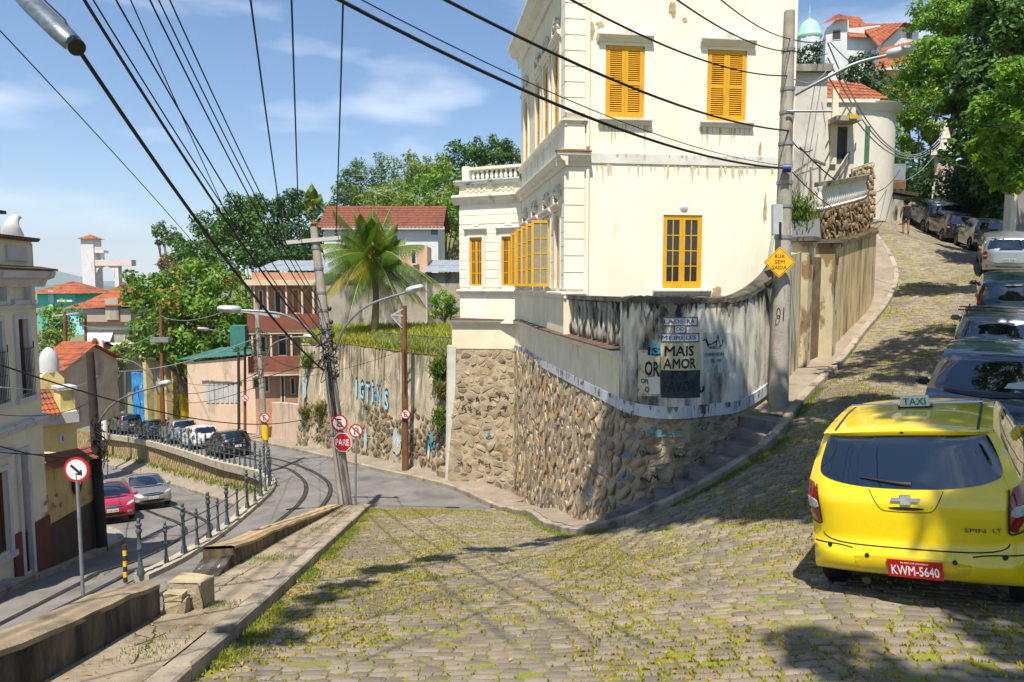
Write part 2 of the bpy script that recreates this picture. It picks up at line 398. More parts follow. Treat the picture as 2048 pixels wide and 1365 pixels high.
# the seam : two straight files of stones
seam = []
dS = (seamB-seamA).normalized(); LS = (seamB-seamA).length
for off in (-0.075, 0.075):
    s = random.random()*0.1
    while s < LS:
        l = random.uniform(0.18, 0.3); c = seamA+dS*(s+l/2)+V((-dS.y, dS.x, 0))*off
        seam.append((c.x, c.y, dS.x, dS.y, l, 0.13)); s += l+0.015
stones.append(np.array(seam))
ST = np.concatenate(stones); NS = len(ST)
def vnoise_s(x, y):
    return 0.6*vnoise(x, y, 0.8, 3)+0.4*vnoise(x, y, 3.2, 4)
def stone_verts(S):
    """octagonal worn setts: three rings of eight"""
    n = len(S); x, y, dx, dy, l, dep = [S[:, i] for i in range(6)]
    ang = [(1, .66), (.80, 1), (-.80, 1), (-1, .66), (-1, -.66), (-.80, -1), (.80, -1), (1, -.66)]
    jl = RNG.normal(0, 0.05, (n, 8)); jd = RNG.normal(0, 0.07, (n, 8)); a0 = np.array(ang)
    rot = RNG.normal(0, 0.04, n); c, s = np.cos(rot), np.sin(rot); ux, uy = dx*c-dy*s, dx*s+dy*c
    hl = (l*0.5)[:, None]*(a0[:, 0][None]+jl); hd = (dep*0.5)[:, None]*(a0[:, 1][None]+jd)
    tilt = RNG.normal(0, 0.035, (n, 2)); lift = RNG.normal(0.001, 0.006, n)+np.minimum(0, 0.010*(0.52-vnoise_s(x, y)))
    V_ = np.zeros((n, 24, 3))
    for k, (sc, dz) in enumerate(((1.0, -0.05), (0.985, 0.002), (0.92, 0.007))):
        px = x[:, None]+sc*(hl*ux[:, None]-hd*uy[:, None]); py = y[:, None]+sc*(hl*uy[:, None]+hd*ux[:, None])
        V_[:, k*8:(k+1)*8, 0] = px; V_[:, k*8:(k+1)*8, 1] = py
        V_[:, k*8:(k+1)*8, 2] = dz+lift[:, None]+sc*(hl*tilt[:, :1]+hd*tilt[:, 1:])
    flat = V_.reshape(-1, 3); z = np.concatenate([HN(flat[i:i+20000, 0], flat[i:i+20000, 1]) for i in range(0, len(flat), 20000)])
    V_[:, :, 2] += z.reshape(n, 24); return V_
SV = stone_verts(ST)
quads = []
for k in range(2):
    for i in range(8):
        j = (i+1) % 8; quads.append((k*8+i, k*8+j, k*8+8+j, k*8+8+i))
quads += [(16, 17, 18, 19), (16, 19, 20, 23), (20, 21, 22, 23)]
quads = np.array(quads)
# largest in view: nearest ones inside the frame
pc = SV[:, 20, :]; depth = pc[:, 1]*cp_-pc[:, 2]*sp_; u_ = pc[:, 0]/depth*F+CX; v_ = CY-(pc[:, 1]*sp_+pc[:, 2]*cp_)/depth*F
vis = (u_ > 10) & (u_ < 2040) & (v_ < 1375) & (v_ > 300)
vis &= ~((u_ > 1610) & (v_ < 1235) & (v_ > 780))
order = np.argsort(np.where(vis, depth, 1e9)); big = order[:300]; rest = np.setdiff1d(np.arange(NS), big)
np_mesh('cobbles', SV[rest].reshape(-1, 3), (quads[None]+24*np.arange(len(rest))[:, None, None]).reshape(-1, 4), COBB, cob)['kind'] = 'stuff'
for i in big:
    c = SV[i].mean(0); o = np_mesh('cobble', SV[i]-c, quads, COBB1, None); o.location = c
    o.parent = cob
# ---------------------------------------------------------------- grass and moss in the joints
def blades(name, pts, h, w, m, parent=None, lean=0.5, kindstuff=True):
    """pts (N,3): one bent blade of two quads each"""
    n = len(pts); a = RNG.uniform(0, 2*PI, n); hh = h*RNG.uniform(0.45, 1.25, n); ww = w*RNG.uniform(0.6, 1.3, n)
    la = RNG.uniform(0, 2*PI, n); ll = hh*lean*RNG.uniform(0.2, 1.3, n)
    ca_, sa_ = np.cos(a)*ww/2, np.sin(a)*ww/2; V_ = np.zeros((n, 6, 3))
    for k, (t, s) in enumerate(((0, 1), (0.55, 0.8), (1, 0.12))):
        cx = pts[:, 0]+np.cos(la)*ll*t*t; cy = pts[:, 1]+np.sin(la)*ll*t*t; cz = pts[:, 2]+hh*t*(1-0.15*t)
        V_[:, 2*k, 0] = cx-ca_*s; V_[:, 2*k, 1] = cy-sa_*s; V_[:, 2*k, 2] = cz
        V_[:, 2*k+1, 0] = cx+ca_*s; V_[:, 2*k+1, 1] = cy+sa_*s; V_[:, 2*k+1, 2] = cz
    q = np.array([(0, 1, 3, 2), (2, 3, 5, 4)])
    o = np_mesh(name, V_.reshape(-1, 3), (q[None]+6*np.arange(n)[:, None, None]).reshape(-1, 4), m, parent)
    if kindstuff: o['kind'] = 'stuff'
    return o
def joint_points(S, per):
    """points in the joints round the stones"""
    k = RNG.integers(0, len(S), per); e = RNG.integers(0, 4, per); t = RNG.uniform(-0.5, 0.5, per); s = S[k]
    lx = np.where(e < 2, np.where(e == 0, 1, -1)*(s[:, 4]/2+0.006), t*s[:, 4]); ly = np.where(e < 2, t*s[:, 5], np.where(e == 2, 1, -1)*(s[:, 5]/2+0.006))
    return s[:, 0]+lx*s[:, 2]-ly*s[:, 3], s[:, 1]+lx*s[:, 3]+ly*s[:, 2]
nearS = ST[(ST[:, 1] < 26)]
jx, jy = joint_points(nearS, 420000)
n1 = 0.6*vnoise(jx, jy, 0.8, 3)+0.4*vnoise(jx, jy, 3.2, 4)
kr = np.array([(p.x, p.y) for p in kerbR]); 
def dist_line(x, y, pl):
    d = np.full(x.shape, 1e9)
    for (x0, y0), (x1, y1) in zip(pl, pl[1:]):
        vx, vy = x1-x0, y1-y0; t = np.clip(((x-x0)*vx+(y-y0)*vy)/(vx*vx+vy*vy+1e-9), 0, 1)
        d = np.minimum(d, np.hypot(x-x0-t*vx, y-y0-t*vy))
    return d
dl = np.abs(jx-kerbL(jy)); dr = dist_line(jx, jy, kr)
sel = RNG.random(len(jx)) < np.clip((n1-0.41)*3.4, 0.05, 1)*0.9*np.where(jy < 14, 1.0, 0.8)
wheel = np.exp(-((jx+0.3)/0.9)**2)          # the worn middle keeps less
sel &= RNG.random(len(jx)) > 0.35*wheel
px_, py_ = jx[sel], jy[sel]; 
blades('joint_grass', np.stack([px_, py_, HN(px_, py_)-0.005], 1), 0.040, 0.020, GRASS, cob)
# lush tufts along both kerbs
def kerb_tufts(n, pl, w, seed, lo, hi):
    pl = np.array(pl); seg = RNG.integers(0, len(pl)-1, n); t = RNG.random(n); b = pl[seg]*(1-t)[:, None]+pl[seg+1]*t[:, None]
    d = pl[seg+1]-pl[seg]; nn = np.stack([d[:, 1], -d[:, 0]], 1)/np.maximum(np.linalg.norm(d, axis=1), 1e-6)[:, None]
    off = np.abs(RNG.normal(0, w, n)); q = b+nn*off[:, None]
    ok = vnoise(q[:, 0], q[:, 1], 0.9, seed) > lo
    return q[ok]
q = kerb_tufts(15000, [(kerbL(y)+0.02, y) for y in np.linspace(3, 20, 40)], 0.11, 21, 0.38, 1)
blades('kerb_grass', np.stack([q[:, 0], q[:, 1], HN(q[:, 0], q[:, 1])-0.01], 1), 0.065, 0.012, GRASSG, cob)
q = kerb_tufts(14000, [(p.x+0.0, p.y-0.02) for p in kerbR[3:60]], 0.09, 22, 0.30, 1)
blades('kerb_grass', np.stack([q[:, 0], q[:, 1], HN(q[:, 0], q[:, 1])-0.01], 1), 0.065, 0.012, GRASSG, cob)
# ================================================================ pavement and kerbs near the camera (left)
pav_poly = [(kerbL(-2)-0.22, -2), (KL1.x-0.16, KL1.y-0.2), (-4.95, 19.6), (-4.0, 10.2), (-3.78, 8.3), (-3.52, 7.4), (-3.35, 6.3), (-3.12, 4.2), (-2.9, -2)]
pav = struct(sheet('left_pavement', pav_poly, 0.5, 0.135, mat('cracked_pavement', '#a39480', '#897b66', 1.1, 0.95, 0.9, 18, stain=('#62583f', 1.6, (1, 1, 1), 0.50, 0.68), stain2=('#5d5634', 4.0, (1, 1, 1), 0.58, 0.68))))
tag(pav, 'cracked beige concrete pavement beside the cobbles')
# cracks as real grooves of dark earth: thin raised-free strips
CRK = mat('crack_earth', '#3d3626', rough=1.0)
def crack(pts, w, parent):
    m = MB(); pts = resample(spline(pts, 6), 0.06); prev = None
    for i, p in enumerate(pts):
        p = V((p.x+random.gauss(0, 0.012), p.y+random.gauss(0, 0.012), 0)); ww = w*random.uniform(0.3, 1.2); z = H(p.x, p.y)+0.139
        a = (p.x-ww, p.y, z); b = (p.x+ww, p.y+ww*0.3, z)
        if prev: m.add([prev[0], prev[1], b, a], [(0, 1, 2, 3)])
        prev = (a, b)
    m.build('crack', CRK, parent, fix=False)
for pts in ([(300, 1230), (250, 1290), (215, 1325), (150, 1350)], [(300, 1268), (310, 1300), (270, 1365)], [(250, 1290), (300, 1310), (380, 1312)], [(560, 1120), (520, 1150), (480, 1172), (420, 1218)], [(175, 1335), (260, 1330), (330, 1300)], [(470, 1180), (400, 1205)], [(590, 1110), (640, 1090)]):
    w_ = []
    for a, b in pts:
        g = ground_hit(a, b); w_.append((g.x, g.y, 0))
    crack(w_, 0.008, pav)
q = []
for (a, b, rx, ry, n) in ((445, 1237, 0.28, 0.10, 500), (300, 1320, 0.06, 0.25, 160), (310, 1345, .1, .12, 140), (560, 1135, 0.35, 0.2, 500), (430, 1300, 0.1, 0.2, 200), (510, 1140, .2, .2, 220), (665, 1040, 0.3, 0.5, 900), (640, 1070, .15, .5, 500), (370, 1225, 0.12, 0.05, 150)):
    g = ground_hit(a, b); q.append(np.stack([g.x+RNG.normal(0, rx, n), g.y+RNG.normal(0, ry, n)], 1))
q = np.concatenate(q); q = q[inside(pav_poly, q[:, 0], q[:, 1])]
blades('pavement_weeds', np.stack([q[:, 0], q[:, 1], HN(q[:, 0], q[:, 1])+0.13], 1), 0.04, 0.008, GRASSG, pav)
# fallen leaves and litter
def litter(name, xs, ys, zoff, m, parent, size):
    n = len(xs); a = RNG.uniform(0, 2*PI, n); s_ = size*RNG.uniform(.5, 1.3, n); V_ = np.zeros((n, 4, 3)); z = HN(xs, ys)+zoff
    for k, (u, w) in enumerate(((-1, 0), (0, .45), (1, 0), (0, -.45))):
        V_[:, k, 0] = xs+s_*(u*np.cos(a)-w*np.sin(a)); V_[:, k, 1] = ys+s_*(u*np.sin(a)+w*np.cos(a)); V_[:, k, 2] = z+(.006 if k % 2 else .002)+RNG.uniform(0, .012, n)
    o = np_mesh(name, V_.reshape(-1, 3), np.arange(4*n).reshape(-1, 4), m, parent); o['kind'] = 'stuff'
DRYL = mat('fallen_leaf', '#8a5a2c', '#a8843e', 3, .8, island=.4)
lx = np.concatenate([RNG.uniform(-4.5, 5, 700), kerbL(np.linspace(3, 20, 500))+np.abs(RNG.normal(0, .15, 500)), RNG.uniform(1.2, 5.5, 200)]); ly = np.concatenate([RNG.uniform(3, 20, 700), np.linspace(3, 20, 500), RNG.uniform(11.5, 13.5, 200)]); ok = inside(cob_poly, lx, ly)
litter('fallen_leaves', lx[ok], ly[ok], .012, DRYL, cob, .022)
lx = RNG.uniform(-5, -2, 900); ly = RNG.uniform(3, 19, 900); ok = inside(pav_poly, lx, ly) & (vnoise(lx, ly, 1.5, 77) > .45); litter('fallen_leaves', lx[ok], ly[ok], .14, DRYL, pav, .02)
# kerb stones, one by one
def kerb_run(parent, pl, w, h, step, dz=0.0, name='kerb_stone', m=KERB, below=0.25, zf=None):
    pl = resample(pl, step); zf = zf or H
    for a, b in zip(pl, pl[1:]):
        d = (b-a); d.z = 0; ln = d.length; d.normalize(); n = V((-d.y, d.x, 0)); g = 0.006
        a2 = a+d*g; b2 = b-d*g; j = lambda: random.gauss(0, 0.006)
        za, zb = zf(a2.x, a2.y)+dz, zf(b2.x, b2.y)+dz
        B = [V((a2.x, a2.y, za-below)), V((b2.x, b2.y, zb-below)), V((b2.x, b2.y, zb-below))+n*w, V((a2.x, a2.y, za-below))+n*w]
        T = [V((a2.x, a2.y, za+h+j())), V((b2.x, b2.y, zb+h+j())), V((b2.x, b2.y, zb+h+j()))+n*w, V((a2.x, a2.y, za+h+j()))+n*w]
        I = [T[0]+n*0.02+d*0.012, T[1]+n*0.02-d*0.012, T[2]-d*0.012-n*0.01, T[3]+d*0.012-n*0.01]
        T2 = [p-V((0, 0, 0.02)) for p in T]; m_ = MB()
        vs = B+T2+I; m_.add(vs, [(0, 1, 5, 4), (1, 2, 6, 5), (2, 3, 7, 6), (3, 0, 4, 7), (4, 5, 9, 8), (5, 6, 10, 9), (6, 7, 11, 10), (7, 4, 8, 11), (8, 9, 10, 11)])
        m_.build(name, m, parent)
kl = struct(empty('left_kerb', gpt(kerbL(5), 5))); tag(kl, 'long stone kerb between the cobbles and the cracked pavement')
kerb_run(kl, [V((kerbL(y), y, 0)) for y in np.linspace(-2, KL1.y, 30)], 0.2, 0.145, 0.95)
# ================================================================ asphalt roads (ribbons between two kerb lines)
def ribbon(name, pairs, m, n=8, nu=8, dz=0.0):
    Ls = spline([a for a, b in pairs], n); Rs = spline([b for a, b in pairs], n); mb = MB()
    mb.grid(lambda i, j: Ls[min(int(round(i*(len(Ls)-1))), len(Ls)-1)].lerp(Rs[min(int(round(i*(len(Ls)-1))), len(Ls)-1)], j)+V((0, 0, dz)), len(Ls)-1, nu)
    o = mb.build(name, m, smooth=60)
    me = o.data
    if sum(p.normal.z for p in me.polygons) < 0: me.flip_normals()
    return struct(o), Ls, Rs
up_pairs = [(V((-11.5, 3, -5.8)), V((-6.2, 3, -5.0))), (V((-10, 10, -6.3)), V((-5.7, 10, -6.0))), (P(290, 1160, 15.6), V((-5.3, 15, -6.6))),
            (P(404, 1098, 18.4), V((-5.0, 18.6, -6.78))), (P(460, 1058, 21), V((-4.5, 20.0, -6.9))), (P(510, 1015, 23.4), V((-2.5, 21.3, -7.22))),
            (P(540, 985, 26), P(990, 1020, 23.3)), (P(545, 965, 27.8), P(890, 975, 26.9)), (P(520, 945, 31), P(760, 945, 30.3)), (P(440, 925, 36.7), P(600, 905, 37.6)),
            (P(350, 897, 44.4), P(500, 883, 47.3)), (P(280, 880, 52), P(430, 866, 55)), (P(205, 868, 59), P(345, 852, 63)), (P(150, 850, 70), P(270, 835, 74)), (P(140, 822, 88), P(240, 815, 90)), (P(160, 800, 110), P(235, 798, 112))]
up_road, UL, UR = ribbon('upper_road', up_pairs, ASPH); tag(up_road, 'upper asphalt road with tram rails curving past the railing')
lo_pairs = [(V((-12.4, 6, -6.9)), V((-10.6, 6, -6.2))), (P(0, 1195, 16), P(286, 1163, 15.5)+V((-.2, 0, -.05))), (P(80, 1158, 18), V((-8.75, 16.6, -7.05))), (P(160, 1125, 20.5), V((-8.7, 18.8, -7.8))),
            (P(235, 1093, 23.3), V((-9.0, 22.5, -8.6))), (P(247, 1080, 24.5), V((-9.7, 25.6, -9.15))), (P(225, 1062, 25.8), P(500, 1030, 28)), (V((-18.5, 27.6, -9.85)), P(440, 1003, 33.2)),
            (V((-24.5, 34, -11.3)), P(330, 968, 41.3)), (V((-38, 47, -14.2)), P(205, 930, 55.6)), (V((-60, 70, -19)), P(100, 905, 78))]
lo_road, LL, LR = ribbon('lower_road', lo_pairs, ASPH, dz=-0.02); tag(lo_road, 'lower asphalt road with tram rails bending below the stone wall')
RAILM = mat('tram_rail', '#3a3634', '#6e6a66', 3, 0.35, metal=0.7)
RAILG = mat('rail_groove', '#1c1a18', '#2d2a27', 3, 0.9)
def rails(parent, A, B, keys, dz=0.004):
    for k in (0, 1):
        pts = []; ks = [q[0] for q in keys]; fs = [q[1][k] for q in keys]
        for i in range(ks[0], ks[-1]+1, 2): pts.append(A[i].lerp(B[i], float(np.interp(i, ks, fs)))+V((0, 0, dz)))
        pts = spline(pts, 4)
        MB().sweep(pts, [(-0.075, 0), (-0.075, 0.004), (0.075, 0.004), (0.075, 0)]).build('rail_groove', RAILG, parent)
        MB().sweep(pts, [(-0.03, 0.003), (-0.03, 0.009), (0.03, 0.009), (0.03, 0.003)]).build('rail', RAILM, parent)
def ribbon_z(A, B):
    pts = []
    for a, b in zip(A, B):
        for t in np.linspace(0, 1, 9): pts.append(lerp(a, b, t))
    ar = np.array([p[:] for p in pts])
    def f(x, y):
        d = (ar[:, 0]-x)**2+(ar[:, 1]-y)**2; k = np.argsort(d)[:6]; w = 1/(d[k]+.02); return float((ar[k, 2]*w).sum()/w.sum())
    return f
zu = ribbon_z(UL, UR); zl_ = ribbon_z(LL, LR) if False else None
def on_road(px, py, zf, d=25.0):
    for _ in range(12): p = P(px, py, d); d = 0.5*d+0.5*d*zf(p.x, p.y)/p.z
    p = P(px, py, d); return V((p.x, p.y, zf(p.x, p.y)+.008))
for px_l, f0, f1 in (([(518, 1073), (564, 1038), (592, 1015), (610, 990), (612, 970), (600, 954), (582, 940), (545, 927)], .36, .3), ([(622, 1038), (645, 1012), (660, 988), (660, 972), (645, 955), (617, 939), (582, 925), (543, 915), (505, 907)], .64, .5)):
    pts = [UL[i].lerp(UR[i], f0)+V((0, 0, .008)) for i in (4, 10, 16)]+[on_road(a, b, zu) for a, b in px_l]+[UL[i].lerp(UR[i], f1)+V((0, 0, .008)) for i in range(78, 118, 6)]
    pts = resample(spline(pts, 10), .6); pts = spline([pts[0]]+[(pts[i-1]+pts[i]*2+pts[i+1])/4 for i in range(1, len(pts)-1)]+[pts[-1]], 3)
    MB().sweep(pts, [(-0.085, 0), (-0.085, 0.004), (0.085, 0.004), (0.085, 0)]).build('rail_groove', RAILG, up_road)
    MB().sweep(pts, [(-0.035, 0.003), (-0.035, 0.009), (0.035, 0.009), (0.035, 0.003)]).build('rail', RAILM, up_road)
rails(lo_road, LL, LR, [(2, (.52, .80)), (20, (.45, .72)), (34, (.42, .60)), (46, (.45, .64)), (56, (.5, .68)), (78, (.5, .68))])
# the ground that carries everything, out to the horizon
def terr(X, Y):
    X = np.asarray(X, float); Y = np.asarray(Y, float)
    base = -9.2-0.22*np.clip(Y-22, 0, 110)-0.05*np.clip(-X-10, 0, 120)-0.02*np.clip(Y-130, 0, 900)
    near = np.where(Y < 26, -8.2-0.12*np.clip(-X-12, 0, 40), base)
    Z = np.minimum(base, near); Z = np.where((X > -4) & (Y < 60), -9.0, Z)
    Z = np.where(X > 14, np.maximum(Z, -3+0.16*np.clip(X-14, 0, 120)), Z)
    hill = 52*np.exp(-(((X+4)/26)**2+((Y-122)/32)**2))+26*np.exp(-(((X+42)/13)**2+((Y-112)/26)**2))
    Z = Z+hill*np.clip((Y-58)/40, 0, 1)
    Z = np.where((Y > 140) & (X < -60), np.maximum(Z, -42), Z); return np.maximum(Z, -55)
def TZ(x, y): return float(terr(np.array([x]), np.array([y]))[0])
def terrain():
    ys = list(np.linspace(-60, 140, 81))+[170, 210, 260, 340, 450, 700, 1200, 2500, 5000, 9000]; xs = [-9000, -4000, -1800, -800, -400, -250]+list(np.linspace(-180, 120, 121))+[180, 300, 600, 1500, 4000, 9000]
    X, Y = np.meshgrid(np.array(xs), np.array(ys)); Z = terr(X, Y)
    v = np.stack([X.ravel(), Y.ravel(), Z.ravel()], 1); nx = len(xs); ny = len(ys)
    f = np.array([(j*nx+i, j*nx+i+1, (j+1)*nx+i+1, (j+1)*nx+i) for j in range(ny-1) for i in range(nx-1)])
    o = np_mesh('ground', v, f, mat('hill_soil', '#5f6a3a', '#77704c', 0.4, 1.0), smooth=True); return struct(o)
tag(terrain(), 'sloping ground of the hillside')
# ================================================================ kerb and pavement round the corner house, steps
cor = struct(empty('corner_kerb', gpt(1.2, 13.3))); tag(cor, 'curved stone kerb sweeping round the corner and up the hill')
kerb_run(cor, kerbR, 0.17, 0.15, 0.9)
wallP = [V((-2.6, 26.7, 0)), V((0.1, 25.9, 0)), V((0.75, 20.5, 0)), V((1.72, 14.2, 0)), V((1.95, 13.62, 0)), V((2.5, 13.12, 0)), V((3.15, 13.05, 0)), V((3.85, 13.35, 0)), V((4.75, 13.98, 0)), V((5.7, 15.0, 0)), V((7.0, 17.0, 0)),
         V((7.75, 18.1, 0)), V((8.9, 19.1, 0)), V((10.6, 21.2, 0)), V((12.4, 23.6, 0)), V((13.7, 26.0, 0)), V((14.2, 28.2, 0)), V((15.0, 31.5, 0))]
def offset_in(pl, w):
    out = []
    for i, p in enumerate(pl):
        d = pl[min(i+1, len(pl)-1)]-pl[max(i-1, 0)]; d.z = 0; d.normalize(); out.append(p+V((-d.y, d.x, 0))*w)
    return out
kin = offset_in(kerbR, 0.165)
def nearest_on(pl, p):
    best = None
    for a, b in zip(pl, pl[1:]):
        d = b-a; t = max(0, min(1, (p-a).dot(d)/max(d.dot(d), 1e-9))); q = a+d*t
        if best is None or (q-p).length < best[0]: best = ((q-p).length, q)
    return best[1]
def pave_strip(name, kpts, m, h=0.14):
    mb = MB(); rows = []
    for p in kpts:
        q = nearest_on(wallP, p); q = q+(q-p).normalized()*0.12
        rows.append([V((lerp(p, q, t).x, lerp(p, q, t).y, H(p.x, p.y)+h+0.02*t)) for t in (0, .35, .7, 1)])
    mb.grid(lambda i, j: rows[int(round(i*(len(rows)-1)))][int(round(j*3))], len(rows)-1, 3); return mb.build(name, m, smooth=60)
TIP = min(range(len(kin)), key=lambda i: (kin[i]-V((1.9, 12.9, 0))).length)
TOPS = min(range(len(kin)), key=lambda i: (kin[i]-V((5.3, 13.9, 0))).length)
ps1 = struct(pave_strip('corner_pavement', kin[:TIP+1], CONC)); tag(ps1, 'narrow concrete pavement below the rubble stone wall')
ps2 = struct(pave_strip('uphill_pavement', kin[TOPS:], CONC)); tag(ps2, 'narrow mossy pavement climbing along the stained walls')
STEPM = mat('step_concrete', '#706c65', '#86817a', 2.0, 0.92, 0.5, 40, stain=('#45423c', 2.0, (1, 1, 1), 0.5, 0.7))
steps = empty('stone_steps', gpt(3, 12.7), 'flight of grey concrete steps between the rubble wall and kerb', 'steps')
kst = resample(kin[TIP:TOPS+1], 0.04); NST = 9; za = H(kst[0].x, kst[0].y)+0.15; zb = H(kst[-1].x, kst[-1].y)+0.14
for i in range(NST):
    i0 = int(i*(len(kst)-1)/NST); i1 = int((i+1)*(len(kst)-1)/NST); z = za+(zb-za)*(i+0.75)/NST
    a, b = kst[i0], kst[i1]; qa = nearest_on(wallP, a); qb = nearest_on(wallP, b); qa = qa+(qa-a).normalized()*0.15; qb = qb+(qb-b).normalized()*0.15
    ov = (b-a).normalized()*0.05
    bt = [V((p.x, p.y, z-0.75)) for p in (a, b+ov, qb+ov, qa)]; tp = [V((p.x, p.y, z)) for p in (a, b+ov, qb+ov, qa)]
    MB().hexa(bt, tp).build('step', STEPM, steps)
# pavement of the upper road along the graffiti wall
fk = [P(990, 1020, 23.3), P(890, 975, 26.9), P(760, 945, 30.3), P(600, 905, 37.6), P(500, 883, 47.3), P(430, 866, 55), P(345, 852, 63), P(270, 835, 74)]
fks = spline(fk, 10); farp = MB(); inn = offset_in(fks, -1.25)
farp.grid(lambda i, j: lerp(fks[int(round(i*(len(fks)-1)))], inn[int(round(i*(len(fks)-1)))]+V((0, 0, 0.02)), j)+V((0, 0, 0.14)), len(fks)-1, 2)
fp = struct(farp.build('far_pavement', CONC, smooth=60)); tag(fp, 'pavement running along the tall graffiti wall')
zmapf = lambda pts: (lambda x, y: min(pts, key=lambda p: (p.x-x)**2+(p.y-y)**2).z)
fkk = struct(empty('far_kerb', fk[2])); tag(fkk, 'pale kerb of the pavement under the graffiti wall')
fkd = spline(fk[:6], 40)
kerb_run(fkk, list(reversed([V((p.x, p.y, 0)) for p in resample(fkd, 0.5)])), 0.16, 0.15, 1.1, zf=zmapf(fkd))
# lower road left pavement
lk = [lo_pairs[i][0] for i in range(0, 8)]; lks = spline(lk, 12); lin = offset_in(lks, 1.5); lp = MB()
lp.grid(lambda i, j: lerp(lks[int(round(i*(len(lks)-1)))], lin[int(round(i*(len(lks)-1)))], j)+V((0, 0, 0.13)), len(lks)-1, 2)
o = struct(lp.build('lower_pavement', mat('grey_pavement', '#8a8985', '#9a968e', 1.5, 0.9, 0.3, 40, stain=('#696762', 1.2, (1, 1, 1), .5, .7)), smooth=60)); tag(o, 'grey pavement in front of the houses on the lower road')
lkk = struct(empty('lower_kerb', lk[3])); tag(lkk, 'stone kerb of the lower pavement bending at the corner')
lkd = spline(lk, 40); kerb_run(lkk, [V((p.x, p.y, 0)) for p in resample(lkd, 0.4)], 0.16, 0.14, 1.0, zf=zmapf(lkd))
# strip under the retaining wall
rk = [P(500, 1030, 28), P(440, 1003, 33.2), P(330, 968, 41.3), P(205, 930, 55.6), P(100, 905, 78)]
wf = [P(548, 1000, 27.6), P(520, 985, 31), P(440, 970, 36.7), P(350, 945, 44.4), P(280, 925, 52), P(205, 910, 59), P(130, 893, 72)]
rks = spline(rk, 12); wfs = resample(spline(wf, 12), 1.0); n_ = len(rks); rr = [nearest_on(wfs, p) for p in rks]
mb = MB(); mb.grid(lambda i, j: lerp(rks[int(round(i*(n_-1)))], rr[int(round(i*(n_-1)))]+(rr[int(round(i*(n_-1)))]-rks[int(round(i*(n_-1)))]).normalized()*0.3, j)+V((0, 0, 0.12 if j < 1 else 0.16)), n_-1, 2)
o = struct(mb.build('wall_foot_pavement', CONC, smooth=60)); tag(o, 'weedy strip of pavement at the foot of the railing wall')
kk = struct(empty('wall_foot_kerb', rk[1])); tag(kk, 'low kerb along the foot of the railing wall')
rkd = spline(rk[:4], 40); kerb_run(kk, list(reversed([V((p.x, p.y, 0)) for p in resample(rkd, 0.5)])), 0.15, 0.13, 1.2, zf=zmapf(rkd))
q = []
for p in resample(wfs, 0.5)[:90]:
    if random.random() < 0.75:
        n = random.randint(10, 60); q.append(np.stack([p.x+RNG.normal(0, .25, n)+0.1, p.y-0.25+RNG.normal(0, .2, n), np.full(n, p.z+0.1)], 1))
blades('wall_foot_weeds', np.concatenate(q), 0.28, 0.05, GRASSG, o)
# ================================================================ rubble masonry
def clip_poly(poly, a, b):
    """keep the side of the bisector nearer to a"""
    mx_, my_ = (a[0]+b[0])/2, (a[1]+b[1])/2; nx, ny = b[0]-a[0], b[1]-a[1]; out = []; n = len(poly)
    for i in range(n):
        p, q = poly[i], poly[(i+1) % n]; dp = (p[0]-mx_)*nx+(p[1]-my_)*ny; dq = (q[0]-mx_)*nx+(q[1]-my_)*ny
        if dp <= 0: out.append(p)
        if dp*dq < 0:
            t = dp/(dp-dq); out.append((p[0]+(q[0]-p[0])*t, p[1]+(q[1]-p[1])*t))
    return out
def voronoi(w, h, cw, ch, jit=0.42):
    nx = max(1, int(w/cw)); ny = max(1, int(h/ch)); pts = {}
    for j in range(-1, ny+1):
        for i in range(-1, nx+2):
            pts[i, j] = ((i+0.5*(j % 2)+0.5+random.uniform(-jit, jit))*w/nx, (j+0.5+random.uniform(-jit, jit))*h/ny)
    cells = []
    for j in range(ny):
        for i in range(nx+1):
            a = pts[i, j]; r = 2.2*max(cw, ch); poly = [(a[0]-r, a[1]-r), (a[0]+r, a[1]-r), (a[0]+r, a[1]+r), (a[0]-r, a[1]+r)]
            for dj in (-2, -1, 0, 1, 2):
                for di in (-2, -1, 0, 1, 2):
                    if (di or dj) and (i+di, j+dj) in pts: poly = clip_poly(poly, a, pts[i+di, j+dj])
            poly = [(min(max(x, 0), w), min(max(y, 0), h)) for x, y in poly]
            q = []
            for p in poly:
                if not q or abs(p[0]-q[-1][0])+abs(p[1]-q[-1][1]) > 0.01: q.append(p)
            if len(q) >= 3:
                ar = abs(sum(q[k][0]*q[(k+1) % len(q)][1]-q[(k+1) % len(q)][0]*q[k][1] for k in range(len(q))))/2
                if ar > 0.25*cw*ch*0.3: cells.append(q)
    return cells
